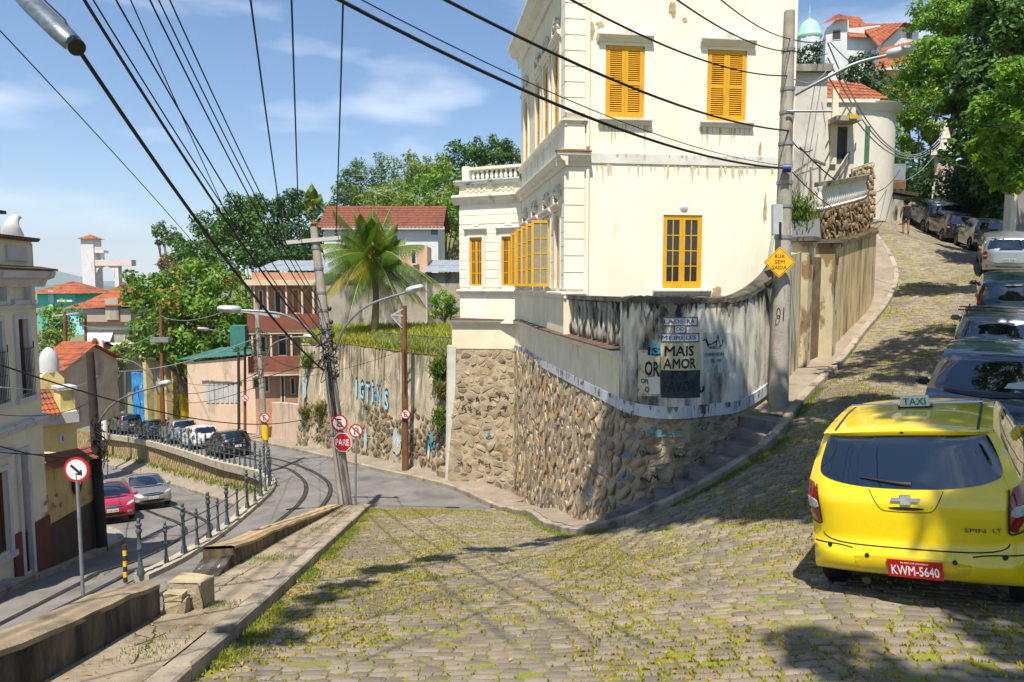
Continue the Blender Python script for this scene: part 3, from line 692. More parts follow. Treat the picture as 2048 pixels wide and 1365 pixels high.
class Surf:
    """wall surface between a bottom line and a top line (same number of points)"""
    def __init__(s, bot, top, n=6):
        s.b = [V(p) for p in bot]; s.t = [V(p) for p in top]; s.acc = [0]
        for i in range(len(s.b)-1): s.acc.append(s.acc[-1]+((s.b[i+1]-s.b[i]).length+(s.t[i+1]-s.t[i]).length)/2)
        s.w = s.acc[-1]; s.h = sum((t-b).length for b, t in zip(s.b, s.t))/len(s.b)
    def at(s, u, v, off=0.0):
        u = min(max(u, 0), s.w-1e-6); k = 0
        while k < len(s.acc)-2 and s.acc[k+1] <= u: k += 1
        t = (u-s.acc[k])/(s.acc[k+1]-s.acc[k]); b0 = s.b[k].lerp(s.b[k+1], t); t0 = s.t[k].lerp(s.t[k+1], t)
        p = b0.lerp(t0, v/s.h)
        if off:
            d = (s.b[k+1]-s.b[k]).normalized(); up = (t0-b0).normalized(); p = p+d.cross(up).normalized()*off
        return p
    def uv_at(s, px, py):
        """wall coordinates met by the sight line (coarse search then refine)"""
        r = ray(px, py).normalized(); best = (9, 0, 0)
        nu, nv = 60, 30; u0, u1, v0, v1 = 0, s.w, 0, s.h
        for it in range(4):
            for i in range(nu+1):
                for j in range(nv+1):
                    u = u0+(u1-u0)*i/nu; v = v0+(v1-v0)*j/nv; q = s.at(u, v).normalized(); e = (q-r).length
                    if e < best[0]: best = (e, u, v)
            du = (u1-u0)/nu*1.5; dv = (v1-v0)/nv*1.5; nu = nv = 12
            u0, u1, v0, v1 = best[1]-du, best[1]+du, best[2]-dv, best[2]+dv
        return best[1], best[2]
def rubble(parent, S, cw, ch, m, m1, nbig, proud=(0.02, 0.075), gap=0.02, keep=None, name='stone', jit=0.42, back=True, mortar=None):
    cells = voronoi(S.w, S.h, cw, ch, jit); pieces = []
    for q in cells:
        cx = sum(p[0] for p in q)/len(q); cy = sum(p[1] for p in q)/len(q)
        if keep and not keep(cx, cy): continue
        r = (sum(math.hypot(p[0]-cx, p[1]-cy) for p in q)/len(q)); k1 = max(0.3, 1-gap/r*0.5-0.04)*random.choice((1, 1, 1, .96, .9, .8, .66)); h0 = random.uniform(*proud); tx, ty = random.gauss(0, 0.12), random.gauss(0, 0.12)
        ring = []
        for (x, y) in q:      # round the corners a little
            ring.append((x, y))
        # chamfer corners
        rr = []
        for i in range(len(ring)):
            a, b, c = ring[i-1], ring[i], ring[(i+1) % len(ring)]
            rr.append((b[0]+(a[0]-b[0])*0.2, b[1]+(a[1]-b[1])*0.2)); rr.append((b[0]+(c[0]-b[0])*0.2, b[1]+(c[1]-b[1])*0.2))
        vs = []; n = len(rr)
        for sc, hh in ((k1, -0.02), (k1*0.96, h0*0.8), (k1*0.84, h0)):
            for (x, y) in rr:
                dx, dy = (x-cx)*sc, (y-cy)*sc
                vs.append(S.at(cx+dx, cy+dy, max(hh+(0 if hh < 0 else dx*tx+dy*ty+random.gauss(0, 0.006)), -0.02)))
        fs = []
        for k in range(2):
            for i in range(n): fs.append((k*n+i, k*n+(i+1) % n, (k+1)*n+(i+1) % n, (k+1)*n+i))
        fs.append(tuple(range(2*n, 3*n)))
        c = S.at(cx, cy); sz = r/(c.length); pieces.append((sz, vs, fs))
    pieces.sort(key=lambda p: -p[0]); rest = MB()
    for i, (sz, vs, fs) in enumerate(pieces):
        if i < nbig:
            c = sum(vs, V((0, 0, 0)))/len(vs); me = bpy.data.meshes.new(name); me.from_pydata([v-c for v in vs], [], fs)
            o = link(name, me, m1, None); o.location = c; o.parent = parent; o.matrix_parent_inverse = parent.matrix_basis.inverted()
        else: rest.add(vs, fs)
    if rest.v: stuff(rest.build(name+'s', m, parent, fix=False))
    if back: MB().grid(lambda i, j: S.at(i*S.w, j*S.h, 0.0), max(20, int(S.w*3)), max(3, int(S.h*2))).build('mortar', mortar or m, parent, smooth=60)
ST_A = dict(scale=2.2, rough=0.95, bump=0.75, bscale=20)
STN = mat('rubble_stone', '#ab9878', '#8a7f6f', island=0.30, stain=('#b98b45', 1.5, (1, 1, 1), 0.55, 0.68), stain2=('#544b3f', 1.3, (1, 1, .5), 0.52, 0.68), **ST_A)
STN1 = mat('rubble_stone_piece', '#ab9878', '#8a7f6f', obj_rand=0.30, stain=('#b98b45', 1.5, (1, 1, 1), 0.55, 0.68), stain2=('#544b3f', 1.3, (1, 1, .5), 0.52, 0.68), **ST_A)
MORT = mat('lime_mortar', '#aea086', '#948770', 2.5, 0.95, 1.0, 14, stain=('#6a6151', 1.5, (1, 1, 1), .52, .7))
CREAM = mat('cream_render', '#f0ead8', '#eae2cc', 0.8, 0.9, 0.08, 60, stain=('#cdbb93', 1.6, (1, 1, 0.25), 0.60, 0.85))
CREAMW = mat('cream_render_worn', '#e6dcc0', '#d9cdae', 1.2, 0.9, 0.15, 50, stain=('#8d8471', 2.4, (1.4, 1.4, 0.25), 0.60, 0.8))
TRIMW = mat('white_trim', '#e2ddd0', '#d3cdbf', 2.0, 0.85, 0.1, 50, stain=('#8b8677', 2.2, (1, 1, 0.5), 0.60, 0.78))
LEDGE = mat('terracotta_ledge', '#6e4a37', '#57463c', 2.5, 0.9, 0.4, 30, stain=('#3a3431', 3, (1, 1, 1), 0.5, 0.65))
STAINW = mat('stained_render', '#dcd6c4', '#c9c1aa', 1.0, 0.92, 0.3, 30, stain=('#2b2b29', 0.9, (1.5, 1.5, 0.55), 0.47, 0.60), stain2=('#858478', 2.4, (2, 2, 0.3), 0.50, 0.70))
BANDW = mat('peeling_white_band', '#c9ccd0', '#b5b8bb', 1.5, 0.85, 0.2, 40, stain=('#50473c', 2.6, (1, 1, 1), 0.60, 0.66), stain2=('#6f6f6c', 3.5, (3, 3, 0.4), 0.56, 0.75))
base = empty('corner_retaining_wall', gpt(1.9, 13.7), 'tall rubble stone base wall with cream parapet under the corner house', 'wall')
ZB = -2.45                      # white band
# lower stone part: wing front, battered left face, rounded corner to the steps
botz = lambda p: H(p.x, p.y)-0.3
bA = [V((-2.62, 26.75, -8.6)), V((0.08, 25.95, -8.6))]; tA = [V((-2.38, 27.05, ZB)), V((0.12, 26.75, ZB))]
SA = Surf(bA, tA)
bB = [V((0.08, 25.95, -8.5)), V((0.75, 20.5, -7.3)), V((1.30, 16.8, -6.3)), V((1.72, 14.2, -5.5)), V((1.95, 13.62, -5.25)), V((2.5, 13.14, -4.75)), V((3.2, 13.1, -4.45)), V((3.9, 13.4, -3.9)), V((4.6, 13.85, -3.35))]
tB = [V((0.12, 26.75, ZB)), V((1.02, 21.2, ZB)), V((1.72, 17.2, ZB)), V((2.22, 14.5, ZB)), V((2.40, 13.68, ZB)), V((2.8, 13.18, ZB)), V((3.3, 13.12, ZB)), V((3.92, 13.42, ZB)), V((4.7, 13.95, ZB))]
SB = Surf(bB, tB)
rubble(base, SA, 0.40, 0.26, STN, STN1, 60, proud=(0.004, 0.035), gap=0.07, mortar=MORT, jit=.62)
rubble(base, SB, 0.33, 0.24, STN, STN1, 240, proud=(0.004, 0.036), gap=0.035, mortar=MORT, jit=.62)
# cream parapet above the stone, ledge on top
tp = [p+V((0, 0, 0.16)) for p in tA[:1]+tB]; 
para = tA[:1]+tB+[V((5.7, 15.0, -2.2)), V((6.2, 15.7, -1.9))]
path = resample(spline(para, 8), 0.25)
ZL = -1.42
kcut = min(range(len(path)), key=lambda i: (path[i]-V((2.25, 14.3, ZB))).length)
kB = min(range(len(path)), key=lambda i: (path[i]-V((0.12, 26.75, ZB))).length)
sharp = [tA[0]]+[p for p in path[kB:kcut+1]]
sharp[1] = tA[1].copy()
MB().sweep([V((p.x, p.y, ZB)) for p in sharp], [(0.03, -0.07), (0.03, ZL-ZB-0.12), (-0.3, ZL-ZB-0.12), (-0.3, -0.07)]).build('parapet', CREAMW, base, smooth=30)
# white band runs on round the corner
bandp = [V((p.x, p.y, p.z)) for p in path[kB:]]
MB().sweep(bandp, [(0.055, -0.14), (0.055, 0.10), (-0.1, 0.10), (-0.1, -0.14)]).build('white_band', BANDW, base, smooth=30)
MB().sweep([V((p.x, p.y, ZL)) for p in sharp], [(0.05, -0.12), (0.09, -0.07), (0.16, -0.05), (0.2, 0.0), (0.2, 0.05), (-0.2, 0.05), (-0.2, -0.12)]).build('cornice', TRIMW, base, smooth=30)
MB().sweep([V((p.x, p.y, ZL+0.05)) for p in sharp], [(0.22, 0.0), (0.22, 0.03), (-1.0, 0.10), (-1.0, 0.0)]).build('terrace_ledge', LEDGE, base, smooth=30)
MB().beam(V((-2.52, 26.95, -8.2)), V((-2.40, 27.0, -2.4)), 0.22, 0.3).build('edge_pilaster', WHITE, base)
# curved street-name wall
cw_pts = path[kcut:]; topz = lambda i: -0.28 if i < 0.5 else lerp(-0.28, 0.62, ((i-0.5)/0.5)**1.6)
n_ = len(cw_pts); SWb = [V((p.x, p.y, p.z+0.10)) for p in cw_pts]; SWt = [V((p.x, p.y, topz(i/(n_-1)))) for i, p in enumerate(cw_pts)]
SW = Surf(SWb, SWt)
mb = MB(); mb.grid(lambda i, j: SW.at(i*SW.w, j*SW.h, 0.02), 60, 16); 
mb.grid(lambda i, j: SW.at(i*SW.w, j*SW.h, -0.25), 60, 4)
mb.build('street_name_wall', STAINW, base, smooth=50)
mb = MB(); o_ = len(mb.v)
secs = []
for i in range(61):
    u = i/60*SW.w; jj = random.gauss(0, 0.012)
    secs.append([SW.at(u, SW.h, 0.06+jj)+V((0, 0, -0.07+jj)), SW.at(u, SW.h, 0.05)+V((0, 0, 0.03+jj)), SW.at(u, SW.h, -0.1)+V((0, 0, 0.06+jj)), SW.at(u, SW.h, -0.28)+V((0, 0, 0.03)), SW.at(u, SW.h, -0.28)+V((0, 0, -0.07))])
mb.grid(lambda i, j: secs[int(round(i*60))][int(round(j*4))], 60, 4); mb.build('coping', mat('mossy_coping', '#4a463a', '#6b6251', 3, 0.95, 0.6, 25, stain=('#2c2a24', 2.4, (1, 1, 1), .45, .65)), base, smooth=50)
# blackened blind balusters on the terrace (left of the name wall)
BAL = mat('blackened_plaster', '#b9b4a6', '#8f8b80', 2, 0.9, 0.3, 30, stain=('#24231f', 2.2, (3, 3, 0.35), 0.45, 0.58))
p0 = hit_plane(1133, 600, V((2.2, 14.4, 0)), V((-0.5, -1.2, 0))); 
bl0 = V((1.55, 19.0, 0)); bl1 = V((2.42, 14.15, 0)); dv = (bl1-bl0); nb = 4
for i in range(nb):
    a = bl0+dv*(i/nb+0.02); b = bl0+dv*((i+1)/nb-0.02); d = dv.normalized(); nrm = V((-d.y, d.x, 0))*-1
    MB().hexa([V((a.x, a.y, ZL+.1)), V((b.x, b.y, ZL+.1)), V((b.x, b.y, ZL+.1))-nrm*.12, V((a.x, a.y, ZL+.1))-nrm*.12], [V((a.x, a.y, -0.36)), V((b.x, b.y, -0.36)), V((b.x, b.y, -0.36))-nrm*.12, V((a.x, a.y, -0.36))-nrm*.12]).build('balustrade_panel', BAL, base)
    for k in range(3):
        c = lerp(a, b, (k+0.5)/3)+nrm*0.02
        MB().lathe([(0.05, 0), (0.09, 0.04), (0.10, 0.2), (0.05, 0.45), (0.04, 0.7), (0.08, 0.8), (0.08, 0.9)], 8, V((c.x, c.y, ZL+0.12))).build('baluster', BAL, base, smooth=50)
    MB().beam(V((a.x, a.y, ZL+.1))-d*0.04, V((a.x, a.y, -0.33))-d*0.04, 0.12, 0.2).build('baluster_post', BAL, base)
MB().beam(V((bl0.x, bl0.y, -0.33)), V((bl1.x, bl1.y, -0.30)), 0.3, 0.1).build('balustrade_coping', MATS['mossy_coping'], base)
# soot and rain streaks below the coping
SOOT = mat('soot_streak', '#2c2b28', '#45423b', 3, .95); SOOT2 = mat('soot_wash', '#6f6b5f', '#857f6f', 3, .95)
def streaks(atf, w, h, n, lo, hi, m, parent, seed, off, wd=(.02, .10)):
    rnd = random.Random(seed); mb = MB()
    for k in range(n):
        u = rnd.uniform(.05, w-.05); ln = rnd.uniform(lo, hi)*rnd.random()**.6+.05; ww = rnd.uniform(*wd); jj = rnd.uniform(-.2, .2)*ww; o_ = off+.0004*k; o = len(mb.v)
        for i in range(6):
            t = i/5; wv = ww*(1-t**2.2)*rnd.uniform(.7, 1.1)*.5; c = u+jj*t; mb.v += [tuple(atf(c-wv, h-ln*t, o_)), tuple(atf(c+wv, h-ln*t, o_))]
            if i: mb.f.append((o+2*i-2, o+2*i-1, o+2*i+1, o+2*i))
    return stuff(mb.build('rain_streaks', m, parent, fix=False))
streaks(SW.at, SW.w, SW.h, 46, .15, .55, SOOT2, base, 3, .0205, (.05, .22)); streaks(SW.at, SW.w, SW.h, 60, .08, .42, SOOT, base, 4, .0225, (.03, .16))
SBD = Surf([V((p.x, p.y, p.z-.14)) for p in bandp], [V((p.x, p.y, p.z+.1)) for p in bandp]); streaks(SBD.at, SBD.w, SBD.h, 60, .06, .22, SOOT2, base, 5, .0565, (.02, .12))
# ---------------------------------------------------------------- writing on the curved wall
INK = mat('poster_ink', '#15161a', '#26282c', 14, 0.8); PAP = mat('poster_paper', '#c8bd98', '#b9ae8b', 5, 0.85, stain=('#857d66', 6, (1, 1, 1), .55, .7)); INKB = mat('poster_dark', '#1d2a30', '#31434a', 6, 0.8)
CYAN = mat('spray_cyan', '#2f8fb0', '#2a7d9c', 9, 0.7); TILEW = mat('enamel_tile', '#d8dbe0', '#c9ced6', 12, 0.35); TILEB = mat('enamel_blue', '#28324f', rough=0.4)
STENC = mat('stencil_ink', '#2c2b28', '#4c4a42', 20, 0.9); PALE = mat('washed_patch', '#a9adaa', '#bfc0b6', 3, 0.9, stain=('#8b8d88', 4, (1, 1, .4), .5, .7))
def wrect(px0, py0, px1, py1, off, name, m, nu=8, nv=4, parent=base):
    cs = [SW.uv_at(px0, py0), SW.uv_at(px1, py0), SW.uv_at(px1, py1), SW.uv_at(px0, py1)]
    def fn(i, j):
        a = [lerp(cs[0][k], cs[1][k], i) for k in (0, 1)]; b = [lerp(cs[3][k], cs[2][k], i) for k in (0, 1)]
        return SW.at(lerp(a[0], b[0], j), lerp(a[1], b[1], j), off)
    o = MB().grid(fn, nu, nv).build(name, m, parent, fix=False); return o
def wtext(txt, px, py, h, w, off, m, bold=0.02, name='lettering', shear=0.0):
    """centre-bottom at the pixel, height and width in pixels of the photograph"""
    u, v = SW.uv_at(px, py); c = SW.at(u, v); k = c.length/F*0.98
    return text_obj(name, txt, lambda x, y: SW.at(u+x*1.0, v+y, off), m, base, h*k, w*k*1.12, bold, shear)
wrect(1322, 686, 1398, 795, 0.024, 'poster', PAP); wrect(1322, 740, 1398, 795, 0.027, 'dark_poster_strip', INKB)
wrect(1278, 700, 1319, 792, 0.024, 'torn_poster', mat('torn_paper', '#b4aa88', '#c9c6b8', 4, .9, stain=('#8d826a', 5, (1, 1, 1), .5, .6))); wrect(1303, 688, 1320, 712, 0.027, 'cyan_paper', CYAN); wrect(1299, 755, 1320, 788, 0.028, 'pale_sticker', WHITE)
wtext('MAIS', 1359, 713, 22, 54, 0.030, INK, 0.03); wtext('AMOR', 1360, 738, 22, 60, 0.030, INK, 0.03); wtext('POR', 1360, 754, 13, 32, 0.032, INK, 0.03); wtext('FAVOR', 1360, 785, 24, 60, 0.032, INK, 0.03)
wtext('IS', 1309, 712, 18, 24, 0.031, INK, 0.03); wtext('OR', 1305, 753, 32, 28, 0.031, INK, 0.03); wtext('OR', 1291, 767, 10, 16, 0.031, INK, 0.03); wtext('O', 1296, 785, 12, 8, 0.033, INK, 0.02)
for (a, b, c, d, t, w) in ((1329, 637, 1391, 650, 'LADEIRA', 56), (1350, 653, 1369, 665, 'DO', 15), (1324, 669, 1394, 682, 'MEIRELES', 64)):
    wrect(a-3, b-3, c+3, d+3, 0.026, 'sign_frame', mat('sign_frame', '#5d5a52', '#7b776c', 8, .8)); wrect(a, b, c, d, 0.032, 'name_plate', TILEW)
    wtext(t, (a+c)/2, d-2.5, 8.5, w, 0.036, TILEB, 0.016)
    for k in range(1, len(t)):      # tile joints
        x = a+(c-a)*k/len(t); wrect(x-.35, b, x+.35, d, 0.034, 'tile_joint', MATS['sign_frame'], 1, 2)
wrect(1405, 665, 1470, 745, 0.022, 'washed_patch', PALE); wtext('VENDE-SE', 1428, 698, 6.5, 32, 0.03, STENC, 0.016); wtext('CARNE NEGRA', 1427, 712, 7, 48, 0.03, STENC, 0.016); wtext('TEL: 190', 1429, 725, 7, 26, 0.03, STENC, 0.02)
def squiggle(S, px, py, w, h, n, wd, m, parent, off=0.03, seed=0, name='spray_tag'):
    """a looping spray-paint tag drawn flat on the wall"""
    rnd = random.Random(seed); u0, v0 = S.uv_at(px, py); k = S.at(u0, v0).length/F; pts = []
    for i in range(n):
        pts.append(V((u0+(i/(n-1)-0.5)*w*k+rnd.uniform(-.22, .22)*w*k, v0+rnd.uniform(-.5, .5)*h*k, 0)))
    pts = spline(pts, 7); mb = MB(); prev = None
    for i, p in enumerate(pts):
        d = (pts[min(i+1, len(pts)-1)]-pts[max(i-1, 0)]).normalized(); nn = V((-d.y, d.x, 0))*wd/2*rnd.uniform(.8, 1.2)
        q = (S.at((p+nn).x, (p+nn).y, off), S.at((p-nn).x, (p-nn).y, off))
        if prev: mb.add([prev[0], prev[1], q[1], q[0]], [(0, 1, 2, 3)])
        prev = q
    return mb.build(name, m, parent, fix=False)
squiggle(SW, 1424, 682, 44, 26, 12, 0.022, INK, base, 0.03, 3); squiggle(SW, 1433, 755, 22, 50, 7, 0.05, MATS.get('spray_grey') or mat('spray_grey', '#6c7472', '#8b918c', 8, .9), base, 0.028, 5)
squiggle(SW, 1402, 778, 14, 16, 8, 0.05, INKB, base, 0.03, 8)
TEAL = mat('spray_teal', '#3f7f88', '#5a9aa0', 8, .8); SBLK = mat('spray_black', '#262524', '#3b3936', 8, .85); SGRN = mat('spray_green', '#1f5a3c', '#2c6b49', 8, .8); SBLU = mat('spray_blue', '#3d74a6', '#5489b5', 8, .8); SLIL = mat('spray_lilac', '#55618f', '#6f7ba5', 8, .8)
for i, (x, y, w, h, n, wd, m_) in enumerate(((1325, 866, 74, 26, 14, .035, TEAL), (1398, 850, 26, 44, 10, .035, SGRN), (1262, 830, 26, 18, 8, .03, SBLK), (1355, 908, 28, 16, 9, .035, SBLK), (1388, 918, 18, 16, 8, .03, SBLK), (1295, 908, 24, 24, 8, .03, SBLK), (1300, 955, 26, 20, 10, .03, SBLK),
                                              (1316, 935, 18, 12, 6, .03, SLIL), (1262, 905, 28, 22, 7, .04, SBLU), (1250, 955, 22, 26, 7, .035, SBLU), (1275, 870, 16, 16, 6, .03, SLIL), (1225, 1010, 14, 24, 6, .04, SGRN), (1190, 990, 18, 40, 8, .03, SBLU), (1215, 945, 10, 22, 6, .03, SLIL), (1140, 900, 8, 20, 5, .03, TEAL), (1160, 1000, 10, 24, 6, .03, TEAL), (1100, 1010, 12, 16, 6, .03, SBLU), (1120, 960, 8, 16, 5, .03, SGRN))):
    squiggle(SB, x, y, w, h, n, wd, m_, base, 0.115, i+20)
for i in range(16):
    squiggle(SA, 925+(i % 6)*18+random.uniform(-6, 6), 795+(i//6)*26+random.uniform(-6, 6)+(80 if i > 11 else 0), 9, 9, 7, 0.045, SBLK, base, 0.06, i+60)
squiggle(SA, 978, 868, 8, 14, 6, 0.06, SBLU, base, 0.06, 91)
# ================================================================ low walls of the left pavement
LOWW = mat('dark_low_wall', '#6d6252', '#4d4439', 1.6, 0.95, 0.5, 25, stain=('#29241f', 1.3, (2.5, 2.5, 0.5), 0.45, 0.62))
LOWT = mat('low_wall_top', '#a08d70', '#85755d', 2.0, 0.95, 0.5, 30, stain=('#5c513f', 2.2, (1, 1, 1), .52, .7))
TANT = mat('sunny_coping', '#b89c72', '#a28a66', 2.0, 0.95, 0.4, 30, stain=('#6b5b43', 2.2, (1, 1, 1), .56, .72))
def low_wall(name, pts, th, hfun, label, mface, mtop, bottom=-7.4):
    e = empty(name, gpt(pts[0].x, pts[0].y), label, 'wall'); pl = resample(pts, 0.3); a_, b_ = MB(), MB()
    bk = offset_in(pl, th); n = len(pl); f = []; t = []
    zt = [H(p.x, p.y)+0.135+hfun(i/(n-1)) for i, p in enumerate(pl)]
    zj = [random.gauss(0, 0.008) for _ in pl]
    a_.grid(lambda i, j: V((pl[int(round(i*(n-1)))].x, pl[int(round(i*(n-1)))].y, lerp(bottom if False else zt[int(round(i*(n-1)))]-1.2, zt[int(round(i*(n-1)))]-0.03, j)))+V((random.gauss(0, .006), 0, 0)), n-1, 6)
    a_.grid(lambda i, j: V((bk[int(round(i*(n-1)))].x, bk[int(round(i*(n-1)))].y, lerp(zt[int(round(i*(n-1)))]-0.03, bottom, j))), n-1, 3)
    for q in (0, n-1):
        a_.add([V((pl[q].x, pl[q].y, zt[q]-1.2)), V((bk[q].x, bk[q].y, bottom)), V((bk[q].x, bk[q].y, zt[q]-.03)), V((pl[q].x, pl[q].y, zt[q]-.03))], [(0, 1, 2, 3)])
    a_.build('wall_face', mface, e, smooth=40)
    secs = []
    for i in range(n):
        p, q = pl[i], bk[i]; z = zt[i]+zj[i]; d = (q-p).normalized(); w = random.gauss(0, 0.006)
        secs.append([V((p.x, p.y, z-.05))-d*(.012+w), V((p.x, p.y, z-.012))-d*(.008+w), V((p.x, p.y, z))+d*.03, V((q.x, q.y, z))-d*.03, V((q.x, q.y, z-.05))+d*.01])
    b_.grid(lambda i, j: secs[int(round(i*(n-1)))][int(round(j*4))], n-1, 4); b_.build('wall_top', mtop, e, smooth=40); return e
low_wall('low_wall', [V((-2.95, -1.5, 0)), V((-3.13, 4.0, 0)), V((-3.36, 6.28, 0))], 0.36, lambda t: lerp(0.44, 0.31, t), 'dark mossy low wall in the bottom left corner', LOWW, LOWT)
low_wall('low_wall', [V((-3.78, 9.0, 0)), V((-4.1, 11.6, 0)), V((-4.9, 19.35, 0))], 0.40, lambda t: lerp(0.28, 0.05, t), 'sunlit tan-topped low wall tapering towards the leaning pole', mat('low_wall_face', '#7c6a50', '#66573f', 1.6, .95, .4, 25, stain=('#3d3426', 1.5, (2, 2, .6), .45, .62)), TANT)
def rough_block(name, p, sx, sy, sz, rz, m, parent=None, j=0.012):
    m_ = MB(); Rz = Matrix.Rotation(rz, 3, 'Z'); nx, ny, nz = 3, 3, 3; bm = bmesh.new(); bmesh.ops.create_cube(bm, size=1)
    bmesh.ops.bevel(bm, geom=bm.edges[:], offset=0.05, segments=1); bmesh.ops.subdivide_edges(bm, edges=bm.edges[:], cuts=1, use_grid_fill=True)
    for v in bm.verts:
        q = V((v.co.x*sx, v.co.y*sy, (v.co.z+0.5)*sz)); q += V((random.gauss(0, j), random.gauss(0, j), random.gauss(0, j))); v.co = p+Rz @ q
    me = bpy.data.meshes.new(name); bm.to_mesh(me); bm.free(); return link(name, me, m, parent)
PIER = mat('pier_stone', '#a89a7c', '#877b62', 2.5, .95, .6, 25, stain=('#57513c', 2.6, (1, 1, 1), .5, .66))
tag(rough_block('stone_pier', gpt(-3.22, 6.6, 0.05), 0.36, 0.24, 0.38, R(-6), PIER), 'squat concrete pier at the end of the dark low wall', 'pier')
tag(rough_block('loose_stone', gpt(-3.24, 6.37, 0.12), 0.19, 0.14, 0.15, R(4), PIER, j=.008), 'larger loose stone block at the foot of the pier, under another', 'stone')
tag(rough_block('loose_stone', gpt(-3.25, 6.36, 0.275), 0.18, 0.12, 0.065, R(-3), PIER, j=.006), 'thin stone block resting on a larger block by the pier', 'stone')
sl = empty('concrete_slab', P(420, 1150, 8.6), 'tilted concrete slab with pale green scribble beside the low wall', 'slab')
q4 = [P(380, 1151, 8.55), P(437, 1151, 8.5), P(467, 1107, 9.3), P(410, 1109, 9.5)]; MB().hexa([p-V((0, 0, .5)) for p in q4], q4).build('slab', LOWW, sl)
q5 = [P(400, 1200, 7.3), P(500, 1200, 7.3), P(460, 1166, 8.2), P(390, 1166, 8.2)]
class Q4:
    def __init__(s, q): s.q = q; s.w = s.h = 1.0
    def at(s, u, v, off=0): return s.q[0].lerp(s.q[1], u).lerp(s.q[3].lerp(s.q[2], u), v)+V((0, 0, off))
    def uv_at(s, px, py): return (0.5, 0.5)
PGRN = mat('chalk_green', '#8fb5a0', '#9dbfae', 8, .9)
def flat_tag(S, u0, v0, w, h, n, wd, m, parent, off, seed):
    rnd = random.Random(seed); pts = spline([V((u0+(i/(n-1)-.5)*w+rnd.uniform(-.2, .2)*w, v0+rnd.uniform(-.5, .5)*h, 0)) for i in range(n)], 7); mb = MB(); prev = None
    for i, p in enumerate(pts):
        d = (pts[min(i+1, len(pts)-1)]-pts[max(i-1, 0)]).normalized(); nn = V((-d.y, d.x, 0))*wd/2
        q = (S.at((p+nn).x, (p+nn).y, off), S.at((p-nn).x, (p-nn).y, off))
        if prev: mb.add([prev[0], prev[1], q[1], q[0]], [(0, 1, 2, 3)])
        prev = q
    mb.build('scribble', m, parent, fix=False)
flat_tag(Q4(q4), .5, .42, .6, .35, 11, .045, PGRN, sl, .006, 4)
# ================================================================ railing wall and iron railing
S_RW = Surf([P(556, 996, 27.3), P(530, 990, 30.2), P(440, 974, 36.6), P(350, 949, 44.4), P(280, 929, 52), P(205, 914, 59), P(130, 897, 72)], [P(550, 966, 27.6), P(528, 950, 30.3), P(440, 926, 36.6), P(350, 898, 44.4), P(280, 881, 52), P(205, 869, 59), P(130, 855, 72)])
rw = empty('railing_wall', P(440, 970, 36.7), 'long low retaining wall of tan stone under the iron railing', 'wall')
STT = mat('tan_ashlar', '#a98f63', '#94804f', 1.5, .95, .5, 15, island=.22, stain=('#6b5c3f', 1.2, (1, 1, .5), .52, .7)); STT1 = mat('tan_ashlar_piece', '#a98f63', '#94804f', 1.5, .95, .5, 15, obj_rand=.22, stain=('#6b5c3f', 1.2, (1, 1, .5), .52, .7))
rubble(rw, S_RW, 0.55, 0.33, STT, STT1, 120, proud=(.01, .04), gap=.03, jit=.28, mortar=mat('tan_mortar', '#9c8a63', '#84744f', 2, .95, .4, 20))
nose = 16; RP = UL[nose:97]
COP = mat('pale_coping', '#b0a592', '#9f9480', 2, .9, .3, 30, stain=('#6c6455', 2.2, (1, 1, 1), .54, .72))
MB().sweep([p+V((0, 0, 0)) for p in RP], [(-0.28, -0.25), (-0.28, 0.13), (0.10, 0.13), (0.10, -0.25)]).build('coping', COP, rw, smooth=30)
mb = MB(); lows = [LR[min(len(LR)-1, int(i/len(RP[:46])*52)+8)] for i in range(46)]
mb.grid(lambda i, j: lerp(RP[int(round(i*45))]+V((-.26, 0, -.05)), V((RP[int(round(i*45))].x-.3, RP[int(round(i*45))].y, lows[int(round(i*45))].z-.3)), j), 45, 1); mb.build('inner_face', MATS['tan_mortar'], rw)
rail = empty('iron_railing', RP[0], 'grey cast-iron railing curving between the two roads', 'railing')
def post_prof(h, r):
    return [(r*1.5, 0), (r*1.6, .05), (r*1.25, .09), (r*1.3, .16), (r*.85, .2), (r*.8, h*.42), (r*1.15, h*.44), (r*1.2, h*.48), (r*.85, h*.5), (r*.75, h*.72), (r*1.2, h*.74), (r*1.3, h*.79), (r*.8, h*.81), (r*.8, h*.84), (r*1.35, h*.87), (r*1.35, h*.89), (r*.55, h*.91), (r*.9, h*.95), (r*.6, h*.985), (.004, h)]
bigp = MB().lathe(post_prof(1.32, .054), 10).build('post', IRON, rail, smooth=50); smallp = MB().lathe(post_prof(1.02, .040), 8).build('post', IRON, rail, smooth=50)
pp = resample([p+V((-.09, 0, .13)) for p in RP], 0.92); tops = []; first = [True, True]
for i, p in enumerate(pp):
    big_ = i % 2 == 0; src = bigp if big_ else smallp; k = 0 if big_ else 1
    if first[k]: o = src; first[k] = False
    else: o = src.copy(); COL.objects.link(o)
    o.location = p
for h in (.45, .80):
    mb = MB(); mb.tube([p+V((0, 0, h)) for p in pp], 0.016, 6); mb.build('rail', IRON, rail, smooth=60)
